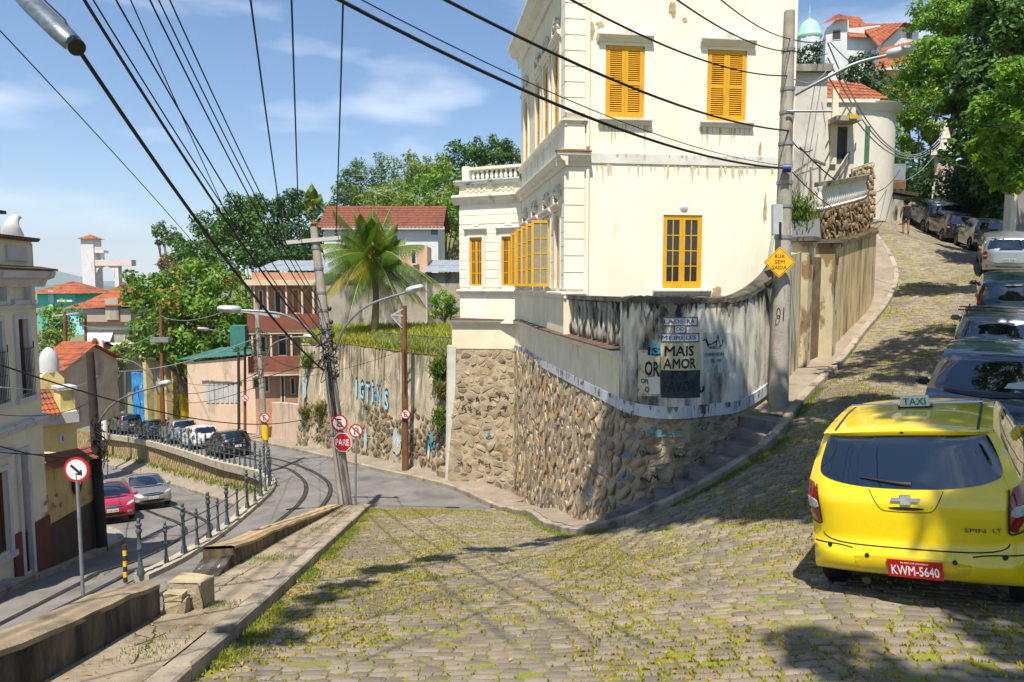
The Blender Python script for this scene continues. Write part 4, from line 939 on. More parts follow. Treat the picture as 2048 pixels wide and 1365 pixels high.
# ================================================================ tall graffiti wall
GW = empty('graffiti_wall', P(811, 938, 31), 'tall weathered retaining wall with light blue graffiti left of the corner house', 'wall')
S_G = Surf([P(903, 962, 28.0), P(811, 942, 31.0), P(700, 915, 35.4), P(592, 896, 40.0)], [P(908, 716, 28.6), P(811, 706, 31.5), P(700, 690, 35.9), P(604, 686, 40.4)])
S_G.b.reverse(); S_G.t.reverse(); S_G = Surf(S_G.b, S_G.t)
GWM = mat('weathered_render', '#b8aa90', '#a3957b', 0.9, .95, .6, 10, stain=('#6a604c', 0.9, (1.6, 1.6, 0.45), .50, .64), stain2=('#d8ccb4', 1.6, (2.2, 2.2, .35), .57, .66))
mb = MB(); rg = np.random.default_rng(5)
def gfn(i, j):
    u, v = i*S_G.w, j*S_G.h; n = float(vnoise(np.array([u]), np.array([v]), 1.3, 9)[0])+.5*float(vnoise(np.array([u]), np.array([v]), 3.1, 10)[0]); return S_G.at(u, v, 0.10*(n-.7))
mb.grid(gfn, 110, 36).build('render', GWM, GW, smooth=70)
STG = mat('grey_rubble', '#8f7d5f', '#76684f', 2, .95, .6, 20, island=.3, stain=('#4d4535', 1.5, (1, 1, 1), .5, .68)); STG1 = mat('grey_rubble_piece', '#8f7d5f', '#76684f', 2, .95, .6, 20, obj_rand=.3, stain=('#4d4535', 1.5, (1, 1, 1), .5, .68))
rubble(GW, S_G, 0.42, 0.3, STG, STG1, 150, proud=(.02, .07), gap=.03, back=False, keep=lambda u, v: (float(vnoise(np.array([u]), np.array([v]), .55, 14)[0])+(0.42-v/S_G.h)*0.75) > .58)
MB().grid(lambda i, j: S_G.at(i*S_G.w, S_G.h, .06-.5*j)+V((0, 0, .04)), 30, 1).build('wall_top', TANT, GW)
GBL = mat('graffiti_blue', '#7fc0e0', '#9dd0e8', 4, .7); GLN = mat('graffiti_outline', '#20384a', '#2a4457', 6, .8); GFAD = mat('faded_paint_blue', '#a9c6d2', '#8fb2c4', 1.5, .9, stain=('#b3a488', 2, (1, 1, 1), .45, .6)); GGRY = mat('spray_line', '#4b473f', '#5d584e', 5, .9)
def gtext(txt, px, py, h, w, off, m, bold):
    u, v = S_G.uv_at(px, py); k = S_G.at(u, v).length/F; text_obj('lettering', txt, lambda x, y: S_G.at(u+x, v+y, off), m, GW, h*k, w*k*1.25, bold)
for i, (ch, dx, dy, h) in enumerate((('I', -32, 8, 36), ('G', -21, 4, 36), ('T', -9, 0, 36), ('i', 1, -2, 42), ('N', 13, -9, 40), ('S', 28, -18, 42))):
    gtext(ch, 748+dx, 806-dy-6, h, 13 if ch not in 'Ii' else 6, .088, GLN, .075); gtext(ch, 748+dx, 807-dy-5, h-4, 12 if ch not in 'Ii' else 5, .096, GBL, .02)
squiggle(S_G, 778, 757, 50, 26, 9, .03, GGRY, GW, .13, 31, 'line_drawing'); squiggle(S_G, 705, 745, 16, 30, 6, .035, GGRY, GW, .13, 33, 'line_drawing')
def patch(S, px, py, w, h, m, parent, off, name='paint_patch', seed=0):
    rnd = random.Random(seed); u, v = S.uv_at(px, py); k = S.at(u, v).length/F; ring = []
    for i in range(16):
        a = 2*PI*i/16; r = rnd.uniform(.65, 1.1); ring.append(S.at(u+math.cos(a)*w*k/2*r, v+math.sin(a)*h*k/2*r, off))
    c = S.at(u, v, off); MB().add([c]+ring, [(0, 1+i, 1+(i+1) % 16) for i in range(16)]).build(name, m, parent, fix=False)
patch(S_G, 612, 775, 22, 60, GFAD, GW, .11, seed=1); patch(S_G, 797, 885, 34, 60, GFAD, GW, .12, seed=2); patch(S_G, 735, 880, 16, 50, GFAD, GW, .12, seed=3); patch(S_G, 868, 875, 14, 34, TEAL, GW, .12, seed=4); patch(S_G, 860, 890, 20, 40, SBLK, GW, .115, seed=5); patch(S_G, 862, 903, 8, 36, WHITE, GW, .13, seed=6)
squiggle(S_G, 868, 895, 22, 30, 7, .07, CYAN, GW, .135, 41); squiggle(S_G, 800, 880, 24, 26, 8, .05, WHITE, GW, .135, 42); squiggle(S_G, 640, 880, 30, 24, 9, .05, SBLK, GW, .13, 43); squiggle(S_G, 728, 925, 10, 12, 6, .06, mat('spray_yellow', '#b59a2c', rough=.8), GW, .13, 44)
MB().beam(P(880, 953, 28.3), P(915, 958, 27.4), .3, .5).build('buttress', STG, GW)
streaks(S_G.at, S_G.w, S_G.h, 44, .4, 2.6, mat('wall_grime', '#83775f', '#93876e', 3, .95), GW, 61, .062, (.04, .25))
# plants rooted in the wall
LEAFD = mat('leaf_weed', '#4a6a1e', '#6d8426', 2, .7, island=.3, transl=.3); LEAFDRY = mat('leaf_dry', '#8a7d3a', '#6f6f2c', 2, .8, island=.3, transl=.3)
def tuft(px, py, r, n, m, lab, S=S_G):
    u, v = S.uv_at(px, py); c = S.at(u, v, .12); k = c.length/F*r; d = RNG.normal(0, 1, (n, 3))*np.array([k*.45, k*.3, k*.45]); pts = np.array(c[:])[None]+d-np.array([0, k*.2, 0])
    o = blades('wall_plant', pts, k*.7, k*.13, m, None, lean=1.2, kindstuff=False); tag(o, lab, 'plant'); return o
tuft(886, 742, 22, 700, LEAFD, 'green plant hanging from the top of the graffiti wall'); tuft(893, 785, 18, 500, LEAFDRY, 'dark scrubby plant on the graffiti wall beside the white edge')
tuft(893, 842, 22, 600, LEAFD, 'bright green weed low on the graffiti wall by the white edge'); tuft(738, 818, 8, 160, LEAFD, 'small weed sprouting under the blue graffiti letters'); tuft(648, 822, 16, 360, LEAFDRY, 'brownish weed behind the leaning pole on the graffiti wall')
tuft(616, 830, 14, 300, LEAFDRY, 'dull weed near the left end of the graffiti wall'); tuft(622, 725, 16, 400, LEAFD, 'plant on the upper left end of the graffiti wall')
# ================================================================ the corner house
class Fac:
    def __init__(s, a, b, z0=0):
        s.o = V((a[0], a[1], 0)); d = V((b[0]-a[0], b[1]-a[1], 0)); s.len = d.length; s.d = d.normalized(); s.n = V((s.d.y, -s.d.x, 0))   # outward: right of a->b
    def at(s, u, z, off=0.0): p = s.o+s.d*u+s.n*off; return V((p.x, p.y, z))
    def hit(s, px, py):
        p = hit_plane(px, py, s.o, s.n); return (p-s.o).dot(s.d), p.z
    def box(s, mb, u0, u1, z0, z1, o0, o1):
        q = lambda z: [s.at(u0, z, o0), s.at(u1, z, o0), s.at(u1, z, o1), s.at(u0, z, o1)]
        return mb.hexa(q(z0), q(z1))
K0 = (1.44, 18.45); K1 = (0.35, 26.3); K2 = (7.72, 19.2); WLp = (-2.08, 27.35)
FR = Fac(K0, K2); FL = Fac(K1, K0); FW = Fac(WLp, K1)
YEL = mat('yellow_joinery', '#dba314', '#d39a10', 2, .55, .1, 60, stain=('#a9700f', 5, (1, 1, .3), .58, .75)); PANE = mat('window_pane', '#2e3130', rough=.08, spec=.6); PANEC = mat('curtained_pane', '#8d8a78', '#7c7a6a', 3, .12, spec=.6)
RELIEF = mat('relief_plaster', '#d9d2bf', '#c6bfab', 4, .9, .3, 40, stain=('#7d7767', 4, (1, 1, 1), .52, .68)); GROOV = mat('groove_shadow', '#8f8672', rough=.95)
house = empty('corner_house', (3.5, 20.5, -1.4), 'two-storey cream villa with bright yellow shutters on the corner', 'house')
Z0, Z1 = -1.5, 8.7; ZC = 3.36
def wall_holes(fac, z0, z1, holes, th, m, u0=0.0, u1=None):
    """wall face with rectangular openings, built from strips; reveals included"""
    u1 = fac.len if u1 is None else u1; us = sorted({u0, u1, *[h[0] for h in holes], *[h[1] for h in holes]}); zs = sorted({z0, z1, *[h[2] for h in holes], *[h[3] for h in holes]}); mb = MB()
    for a, b in zip(us, us[1:]):
        for c, d in zip(zs, zs[1:]):
            if any(h[0]-1e-6 <= a and b <= h[1]+1e-6 and h[2]-1e-6 <= c and d <= h[3]+1e-6 for h in holes): continue
            mb.add([fac.at(a, c), fac.at(b, c), fac.at(b, d), fac.at(a, d)], [(0, 1, 2, 3)])
    for h in holes:
        a, b, c, d = h
        for q in ([(a, c), (a, d)], [(b, d), (b, c)], [(a, d), (b, d)], [(b, c), (a, c)]):
            (ua, za_), (ub, zb_) = q; mb.add([fac.at(ua, za_), fac.at(ub, zb_), fac.at(ub, zb_, -th), fac.at(ua, za_, -th)], [(0, 1, 2, 3)])
    return mb.build('wall', m, house, fix=False)
def rect_px(fac, x0, y0, x1, y1):
    u0, zt = fac.hit(x0, y0); u1, zb = fac.hit(x1, y1); return [min(u0, u1), max(u0, u1), min(zb, zt), max(zb, zt)]
def leaf_glazed(name, M4, w, h, nx, nz_, parent, m=YEL, pane=PANE, t=.045, fr=.075, kick=.0):
    """glazed casement leaf in local x (0..w), z (0..h); M4 puts it in the world"""
    mb = MB(); T = lambda x, y, z: M4 @ V((x, y, z))
    def bx(x0, x1, z0, z1, y0=-t/2, y1=t/2): mb.hexa([T(x0, y0, z0), T(x1, y0, z0), T(x1, y1, z0), T(x0, y1, z0)], [T(x0, y0, z1), T(x1, y0, z1), T(x1, y1, z1), T(x0, y1, z1)])
    bx(0, fr, 0, h); bx(w-fr, w, 0, h); bx(fr, w-fr, h-fr, h); bx(fr, w-fr, 0, fr+kick)
    iw = w-2*fr; z0 = fr+kick; ih = h-fr-z0; b = .028
    for i in range(1, nx): bx(fr+iw*i/nx-b/2, fr+iw*i/nx+b/2, z0, h-fr, -t*.35, t*.35)
    for j in range(1, nz_): bx(fr, w-fr, z0+ih*j/nz_-b/2, z0+ih*j/nz_+b/2, -t*.33, t*.33)
    o = mb.build(name, m, parent)
    for i in range(nx):
        for j in range(nz_):
            a = fr+iw*i/nx; c = z0+ih*j/nz_; p = MB()
            p.hexa([T(a, -.004, c), T(a+iw/nx, -.004, c), T(a+iw/nx, .004, c), T(a, .004, c)], [T(a, -.004, c+ih/nz_), T(a+iw/nx, -.004, c+ih/nz_), T(a+iw/nx, .004, c+ih/nz_), T(a, .004, c+ih/nz_)]); p.build('pane', pane, o)
    return o
def leaf_louvre(name, M4, w, h, parent, m=YEL, t=.045, fr=.08):
    mb = MB(); T = lambda x, y, z: M4 @ V((x, y, z))
    def bx(x0, x1, z0, z1, y0=-t/2, y1=t/2): mb.hexa([T(x0, y0, z0), T(x1, y0, z0), T(x1, y1, z0), T(x0, y1, z0)], [T(x0, y0, z1), T(x1, y0, z1), T(x1, y1, z1), T(x0, y1, z1)])
    bx(0, fr, 0, h); bx(w-fr, w, 0, h); bx(fr, w-fr, h-fr, h); bx(fr, w-fr, 0, fr*1.6); bx(fr, w-fr, h*.47, h*.47+fr)
    o = mb.build(name, m, parent); sl = MB()
    for z0, z1 in ((fr*1.6, h*.47), (h*.47+fr, h-fr)):
        n = int((z1-z0)/.052)
        for k in range(n):
            z = z0+(k+.5)*(z1-z0)/n
            sl.hexa([T(fr, -.022, z-.020), T(w-fr, -.022, z-.020), T(w-fr, -.014, z-.024), T(fr, -.014, z-.024)], [T(fr, .014, z+.024), T(w-fr, .014, z+.024), T(w-fr, .022, z+.020), T(fr, .022, z+.020)])
    stuff(sl.build('slats', m, o)); bk = MB(); bk.hexa([T(fr, .024, fr), T(w-fr, .024, fr), T(w-fr, .03, fr), T(fr, .03, fr)], [T(fr, .024, h-fr), T(w-fr, .024, h-fr), T(w-fr, .03, h-fr), T(fr, .03, h-fr)]); bk.build('backing', m, o); return o
def frame_on(fac, u, z, off, ang=0.0, flip=False):
    """local x along the facade (or swung out by ang about z), local y into the wall"""
    d = fac.d if not flip else -fac.d; s = -1 if not flip else 1
    x = Matrix.Rotation(ang*(1 if not flip else -1)*-1, 3, 'Z') @ d; y = V((0, 0, 1)).cross(x)
    if y.dot(fac.n) > 0 and abs(ang) < .1: y = -y
    M4 = Matrix(((x.x, y.x, 0, 0), (x.y, y.y, 0, 0), (0, 0, 1, 0), (0, 0, 0, 1))); M4.translation = fac.at(u, z, off); return M4
def moulding(fac, name, u0, u1, z, prof, m, ret=True):
    """prof: list of (off, dz); swept along the facade"""
    mb = MB(); n = len(prof); vs = []
    for u in (u0, u1):
        for o, dz in prof: vs.append(fac.at(u, z+dz, o))
    fs = [(k, (k+1) % n, n+(k+1) % n, n+k) for k in range(n)]+[tuple(range(n)), tuple(range(2*n-1, n-1, -1))]
    return mb.add(vs, fs).build(name, m, house)
hood = [(0, 0), (.05, 0), (.07, .06), (.12, .08), (.16, .14), (.16, .18), (0, .22)]
sillp = [(0, -.16), (.06, -.16), (.09, -.07), (.14, -.05), (.14, 0), (0, .02)]
# --- right (sunlit) face
hr = [rect_px(FR, 1212, 90, 1288, 238), rect_px(FR, 1416, 92, 1491, 240), rect_px(FR, 1327, 430, 1402, 577)]
hr[1][2:] = hr[0][2:]
wall_holes(FR, Z0, Z1, [tuple(h) for h in hr], .22, CREAM)
for k, (a, b, c, d) in enumerate(hr):
    w = (b-a)/2
    win = MB()
    for (x0, x1, z0_, z1_) in ((a-.001, a+.05, c, d), (b-.05, b+.001, c, d), (a, b, d-.05, d)): FR.box(win, x0, x1, z0_, z1_, -.15, -.02)
    win = win.build('window', YEL, house)
    if k < 2:
        for i in (0, 1): leaf_louvre('shutter', frame_on(FR, a+.04+i*(w-.04), c+.01, -.03), w-.045, d-c-.06, win)
        moulding(FR, 'hood_mould', a-.22, b+.2, d+.08, hood, TRIMW); moulding(FR, 'sill', a-.2, b+.2, c-.02, sillp, TRIMW)
        p = FR.at((a+b)/2, d+.42, .03); MB().lathe([(.02, -.03), (.16, -.02), (.17, .0), (.1, .03), (.01, .05)], 10, p, Matrix.Rotation(R(90), 3, 'X')).build('shell_ornament', TRIMW, house, smooth=50)
    else:
        for i in (0, 1): leaf_glazed('casement', frame_on(FR, a+.04+i*(w-.04), c+.01, -.05), w-.045, d-c-.06, 2, 4, win, pane=PANEC if False else PANE, fr=.08, kick=.1)
        moulding(FR, 'sill', a-.28, b+.26, c-.03, sillp, TRIMW); 
        p = FR.at((a+b)/2, d+.22, .02); MB().lathe([(.02, -.03), (.12, -.02), (.12, .0), (.07, .02), (.01, .04)], 10, p, Matrix.Rotation(R(90), 3, 'X')).build('shell_ornament', TRIMW, house, smooth=50)
    MB().hexa([FR.at(a, c, -.23), FR.at(b, c, -.23), FR.at(b, c, -.4), FR.at(a, c, -.4)], [FR.at(a, d, -.23), FR.at(b, d, -.23), FR.at(b, d, -.4), FR.at(a, d, -.4)]).build('room_shade', DARK, house)  # solid dark block stands in for the darkness of the room
moulding(FR, 'string_course', .62, FR.len, ZC-.12, [(0, 0), (.03, 0), (.03, .26), (0, .26)], WHITE)
# quoin blocks on the corner pilaster, block by block
QM = CREAM
def quoin(fac, u0, u1, za, zb, step, off=.07):
    n = max(1, int(round((zb-za)/step)))
    for i in range(n):
        a = za+(zb-za)*i/n+.012; b = za+(zb-za)*(i+1)/n-.012; mb = MB(); fac.box(mb, u0, u1, a, b, .001, off); mb.build('quoin_block', QM, house)
quoin(FR, -.06, .48, -.12, ZC-.35, .42); quoin(FR, -.06, .48, ZC+1.15, Z1-.6, .42)
mb = MB(); FR.box(mb, -.06, .48, ZC+.22, ZC+.95, .001, .07); mb.build('pilaster_pedestal', CREAM, house); mb = MB(); FR.box(mb, -.06, .48, -1.45, -.35, .001, .07); mb.build('pilaster_base', CREAMW, house)
corn = [(0, -.22), (.06, -.22), (.08, -.12), (.16, -.08), (.22, .02), (.26, .05), (.26, .12), (0, .18)]
moulding(FR, 'cornice', -.28, .62, ZC, corn, TRIMW); moulding(FR, 'cornice_tiles', -.31, .64, ZC+.14, [(0, 0), (.29, -.01), (.29, .02), (0, .08)], mat('terracotta', '#b06a48', '#94543a', 5, .9, .3, 40))
moulding(FR, 'sill_band', -.12, .55, ZC+1.0, sillp, TRIMW); moulding(FR, 'base_band', -.12, .55, -.2, sillp, TRIMW)
MB().tube([FR.at(.57, -1.3, .06), FR.at(.57, ZC-.3, .06)], .05, 8).build('drainpipe', CREAM, house, smooth=60); MB().tube([FR.at(.57, ZC+.3, .06), FR.at(.57, Z1, .06)], .05, 8).build('drainpipe', CREAM, house, smooth=60)
mb = MB(); FR.box(mb, FR.len-.4, FR.len+.02, Z0, Z1, .001, .05); mb.build('end_pilaster', CREAM, house)
# bare patches of fallen plaster on the sunny face
PEEL = mat('bare_plaster', '#a58f6a', '#c1b087', 6, .95, .5, 40)
def blob(fac, px, py, w, h, m, name, seed, off=.012):
    rnd = random.Random(seed); u, z = fac.hit(px, py); k = fac.at(u, z).length/F; ring = [fac.at(u+math.cos(2*PI*i/18)*w*k/2*rnd.uniform(.45, 1.15), z+math.sin(2*PI*i/18)*h*k/2*rnd.uniform(.45, 1.15), off) for i in range(18)]
    MB().add([fac.at(u, z, off)]+ring, [(0, 1+i, 1+(i+1) % 18) for i in range(18)]).build(name, m, house, fix=False)
for i, (x, y, w, h) in enumerate(((1183, 60, 14, 34), (1196, 78, 8, 30), (1200, 50, 16, 14), (1345, 18, 18, 30), (1370, 40, 10, 12), (1432, 585, 22, 30), (1530, 420, 8, 60), (1520, 300, 6, 40), (1500, 330, 34, 4))): blob(FR, x, y, w, h, PEEL, 'bare_patch', i)
RSTK = mat('rain_wash', '#cfc2a0', '#c2b48f', 3, .95)
for k, (a, b, c, d) in enumerate(hr): streaks(lambda u, z, o: FR.at(a-.2+u, z, o), b-a+.4, c-.18, 16, .15, .7, RSTK, house, 40+k, .003+.001*k, (.015, .07))
streaks(lambda u, z, o: FR.at(.65+u, z, o), FR.len-1.1, ZC-.13, 50, .1, .6, RSTK, house, 50, .004, (.015, .09)); streaks(lambda u, z, o: FR.at(.65+u, z, o), FR.len-1.1, ZC+.13, 22, .04, .14, mat('band_grime', '#b5ae9b', '#c3bca8', 3, .95), house, 51, .0305, (.02, .1))
# --- left (street) face: windows with open casements below, arched windows above
ul = lambda px, py=400: FL.hit(px, py)[0]
lowu = [(FL.len-.95, .62), (FL.len-2.6, 1.15), (FL.len-4.7, 1.15), (FL.len-6.7, 1.0)]
holesL = [(u-w/2, u+w/2, -.05, 1.95) for u, w in lowu]; upu = [FL.len-1.25, FL.len-2.75, FL.len-4.15, FL.len-6.6]
holesU = [(u-.42, u+.42, ZC+1.08, ZC+3.2) for u in upu]
wall_holes(FL, Z0, Z1, holesL+holesU, .22, CREAMW)
for k, (a, b, c, d) in enumerate(holesL+holesU):
    w = (b-a)/2; win = MB()
    for (x0, x1, z0_, z1_) in ((a-.001, a+.05, c, d), (b-.05, b+.001, c, d), (a, b, d-.05, d)): FL.box(win, x0, x1, z0_, z1_, -.15, -.02)
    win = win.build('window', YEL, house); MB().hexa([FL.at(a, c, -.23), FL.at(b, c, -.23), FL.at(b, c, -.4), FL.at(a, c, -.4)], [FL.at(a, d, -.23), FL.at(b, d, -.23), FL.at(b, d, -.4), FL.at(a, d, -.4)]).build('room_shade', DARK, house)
    if k in (1, 2, 3):
        M4 = frame_on(FL, b-.02, c+.01, .03, R(78), True); leaf_glazed('open_casement', M4, w-.02, d-c-.05, 2, 4, win, pane=PANEC)
        M4 = frame_on(FL, a+.02, c+.01, .03, R(95)); leaf_glazed('open_casement', M4, w-.02, d-c-.05, 2, 4, win, pane=PANEC)
    elif k == 0:
        leaf_glazed('casement', frame_on(FL, a+.04, c+.01, -.05), b-a-.08, d-c-.06, 2, 4, win)
    else:
        for i in (0, 1): leaf_glazed('casement', frame_on(FL, a+.04+i*(w-.04), c+.01, -.04), w-.045, d-c-.06, 1, 4, win, fr=.09)
    # surround and hood
    mb = MB(); FL.box(mb, a-.16, a, c-.05, d+.1, .001, .06); mb.build('jamb', TRIMW, house); mb = MB(); FL.box(mb, b, b+.16, c-.05, d+.1, .001, .06); mb.build('jamb', TRIMW, house)
    moulding(FL, 'hood_mould', a-.24, b+.24, d+.12, hood, TRIMW)
    # cartouche of scrolls above
    mb = MB(); cu, cz = (a+b)/2, d+.58; rnd = random.Random(k)
    for i in range(9):
        t = i/8*PI; pts = [FL.at(cu+math.cos(t+j*.5)*(.36-.05*j)*1.0, cz+math.sin(t+j*.5)*(.34-.04*j)-.1, .05+.02*j) for j in range(4)]; mb.tube(pts, [.055, .05, .04, .025], 5)
    mb.lathe([(.02, -.02), (.14, .0), (.12, .05), (.03, .1)], 8, FL.at(cu, cz, .03), FL.n.to_track_quat('Z', 'Y').to_matrix()); mb.build('cartouche', RELIEF, house, smooth=60)
# rusticated courses between the lower windows and piers above
edges = [0.0]+sorted([x for a, b, c, d in holesL for x in (a-.17, b+.17)])+[FL.len]
for a, b in zip(edges[::2], edges[1::2]):
    if b-a > .12: quoin(FL, a+.01, b-.0, -.12, 2.2, .42, .035)
quoin(FL, FL.len-.45, FL.len+.06, ZC+1.15, Z1-.6, .42, .06)
moulding(FL, 'base_band', -.05, FL.len+.12, -.2, sillp, TRIMW); moulding(FL, 'cornice', -.05, FL.len+.24, ZC, corn, TRIMW); moulding(FL, 'sill_band', -.05, FL.len+.1, ZC+1.0, sillp, TRIMW)
moulding(FL, 'frieze_band', -.05, FL.len, ZC-.75, [(0, 0), (.03, 0), (.03, .06), (0, .06)], TRIMW)
for i in range(7):
    mb = MB(); u = .6+i*(FL.len-1.0)/6.3; FL.box(mb, u, u+.72, ZC+.3, ZC+.86, .001, .04); mb.build('parapet_panel', TRIMW, house)
eav = [(0, -.5), (.08, -.5), (.1, -.2), (.3, -.12), (.4, .05), (.48, .1), (.48, .2), (0, .3)]
moulding(FL, 'eaves_cornice', -.35, FL.len-.9, Z1-.05, eav, TRIMW); moulding(FL, 'eaves_cornice', FL.len-.9, FL.len+.5, Z1+1.1, eav, TRIMW); moulding(FR, 'eaves_cornice', -.5, FR.len+.3, Z1+1.1, eav, TRIMW)
mb = MB(); FR.box(mb, 0, FR.len, Z1, Z1+1.35, -.3, 0); FL.box(mb, FL.len-1.0, FL.len, Z1, Z1+1.35, -.3, -.001); mb.build('attic', CREAM, house)
cr_ = FL.at(FL.len-3.2, Z1+.2, .1); MB().lathe([(.28, 0), (.3, .15), (.2, .3), (.34, .55), (.26, .85), (.1, 1.0), (.02, 1.1)], 10, cr_).build('crest_ornament', RELIEF, house, smooth=50)
# back of the block and roof
bk = [V((K2[0]-.6, K2[1]+8.2, 0)), V((K1[0], K1[1], 0))]
mb = MB(); mb.add([V((K2[0], K2[1], Z0)), V((bk[0].x, bk[0].y, Z0)), V((bk[0].x, bk[0].y, Z1)), V((K2[0], K2[1], Z1)), V((K1[0], K1[1], Z0)), V((K1[0], K1[1], Z1))], [(0, 1, 2, 3), (1, 4, 5, 2)]); mb.build('rear_wall', CREAM, house)
rt = [V((K0[0]+.2, K0[1]+.3, Z1)), V((K2[0]-.2, K2[1]+.3, Z1)), V((bk[0].x, bk[0].y, Z1)), V((K1[0]+.2, K1[1], Z1))]; rc = (rt[0]+rt[1]+rt[2]+rt[3])/4+V((0, 0, 1.6))
MB().add(rt+[rc], [(0, 1, 4), (1, 2, 4), (2, 3, 4), (3, 0, 4)]).build('roof', MATS['terracotta'], house)
# --- single-storey wing with roof terrace
hw = [rect_px(FW, 940, 478, 965, 570), rect_px(FW, 1004, 474, 1031, 570)]
for h in hw: h[2:] = [-.03, 1.86]
wall_holes(FW, Z0, ZC, [tuple(h) for h in hw], .2, CREAM)
for k, (a, b, c, d) in enumerate(hw):
    w = (b-a)/2; win = MB()
    for (x0, x1, z0_, z1_) in ((a-.001, a+.04, c, d), (b-.04, b+.001, c, d), (a, b, d-.04, d)): FW.box(win, x0, x1, z0_, z1_, -.15, -.02)
    win = win.build('window', YEL, house)
    for i in (0, 1): leaf_glazed('casement', frame_on(FW, a+.03+i*(w-.03), c+.01, -.05), w-.035, d-c-.05, 2, 4, win, fr=.05)
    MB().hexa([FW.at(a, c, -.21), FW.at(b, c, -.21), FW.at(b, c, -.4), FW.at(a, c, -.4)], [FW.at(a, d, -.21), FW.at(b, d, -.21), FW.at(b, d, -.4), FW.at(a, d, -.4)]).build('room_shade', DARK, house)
    mb = MB(); FW.box(mb, a-.13, a, c-.05, d+.08, .001, .05); FW.box(mb, b, b+.13, c-.05, d+.08, .001, .05); FW.box(mb, a, b, d, d+.08, .001, .05); mb.build('jamb', TRIMW, house)
    moulding(FW, 'hood_mould', a-.22, b+.22, d+.18, hood, TRIMW); cu = (a+b)/2
    MB().prism([FW.at(cu-.16, d+.42, .03), FW.at(cu+.16, d+.42, .03), FW.at(cu, d+.72, .03)], FW.n*.05).build('pediment', TRIMW, house)
if True:
    M4 = frame_on(FW, hw[1][1]-.02, hw[1][2]+.02, .03, R(120), True); leaf_glazed('open_casement', M4, .36, 1.82, 2, 4, house, pane=PANEC, fr=.05)
es = [0.0]+[x for a, b, c, d in hw for x in (a-.14, b+.14)]+[FW.len]
for a, b in zip(es[::2], es[1::2]):
    if b-a > .1: quoin(FW, a, b, -.1, 2.35, .35, .03)
quoin(FW, 0, FW.len, 2.38, 3.05, .34, .03)
moulding(FW, 'base_band', -.08, FW.len, -.2, sillp, TRIMW); moulding(FW, 'cornice', -.24, FW.len, ZC, corn, TRIMW)
mb = MB(); FW.box(mb, 0, FW.len, ZC+.18, ZC+.58, -.3, .0); mb.build('terrace_parapet', CREAMW, house); moulding(FW, 'parapet_cornice', -.2, FW.len, ZC+.64, [(0, -.1), (.1, -.06), (.16, .02), (.16, .08), (-.3, .1)], BANDW)
for a in (.25, 1.4):
    mb = MB()
    for i in range(4):
        u = a+.02+i*.24
        for s in (1, -1): mb.beam(FW.at(u, ZC+.37-s*.11, .02), FW.at(u+.24, ZC+.37+s*.11, .02), .035, .04)
    mb.build('lattice_panel', TRIMW, house)
balp = [(.05, 0), (.07, .03), (.05, .05), (.08, .15), (.05, .29), (.035, .36), (.06, .39), (.06, .43)]
for i in range(10):
    MB().lathe(balp, 8, FW.at(.55+i*.2, ZC+.7, -.15)).build('baluster', TRIMW, house, smooth=50)
mb = MB(); FW.box(mb, .12, .42, ZC+.7, ZC+1.27, -.3, 0); mb.build('terrace_post', CREAM, house); mb = MB(); FW.box(mb, .42, FW.len, ZC+1.12, ZC+1.22, -.28, -.02); mb.build('terrace_handrail', TRIMW, house)
mb = MB(); a, b = FW.at(0, Z0), FW.at(0, Z0, -7); mb.add([a, b, b+V((0, 0, ZC-Z0)), a+V((0, 0, ZC-Z0))], [(0, 1, 2, 3)]); a, b = FW.at(0, ZC+.15), FW.at(FW.len, ZC+.15); mb.add([a, b, b-FW.n*7, a-FW.n*7], [(0, 1, 2, 3)]); mb.build('wing_wall', CREAM, house)
# ================================================================ cars
def paint(name, c, metal=0.0, rough=.35, coat=1.0): return mat(name, c, rough=rough, metal=metal, coat=coat)
GLASS = mat('car_glass', '#0a0f12', rough=.015, spec=1.0, coat=1.0); GLASS.node_tree.nodes['Principled BSDF'].inputs['IOR'].default_value = 1.6; CLAMP = mat('lamp_clear', '#b9bcbd', '#8f9394', 30, .15, coat=.8); RLAMP = mat('lamp_red', '#8d0d12', '#6a0a0e', 20, .12, coat=1.0); HLAMP = mat('head_lamp', '#c9cdd0', '#a7abae', 12, .08, coat=1.0, metal=.3)
TYRE = mat('tyre', '#17171a', rough=.85); RIM = mat('wheel_rim', '#9a9da0', '#7f8285', 8, .35, metal=.8); TRIMK = mat('black_trim', '#101113', rough=.5); CHROME = mat('chrome', '#d5d7d8', rough=.12, metal=1.0); UNDER = mat('underbody', '#0a0a0a', rough=.95); PLATEG = mat('plate_grey', '#b3b5b2', rough=.4); INKP = mat('plate_ink', '#232323', rough=.6)
GAP = mat('panel_gap', '#16150f', rough=.9)
def chaikin(pts, n=2):
    for _ in range(n):
        q = []
        for i in range(len(pts)):
            a = pts[i]; b = pts[(i+1) % len(pts)]; q += [(a[0]*.75+b[0]*.25, a[1]*.75+b[1]*.25), (a[0]*.25+b[0]*.75, a[1]*.25+b[1]*.75)]
        pts = q
    return pts
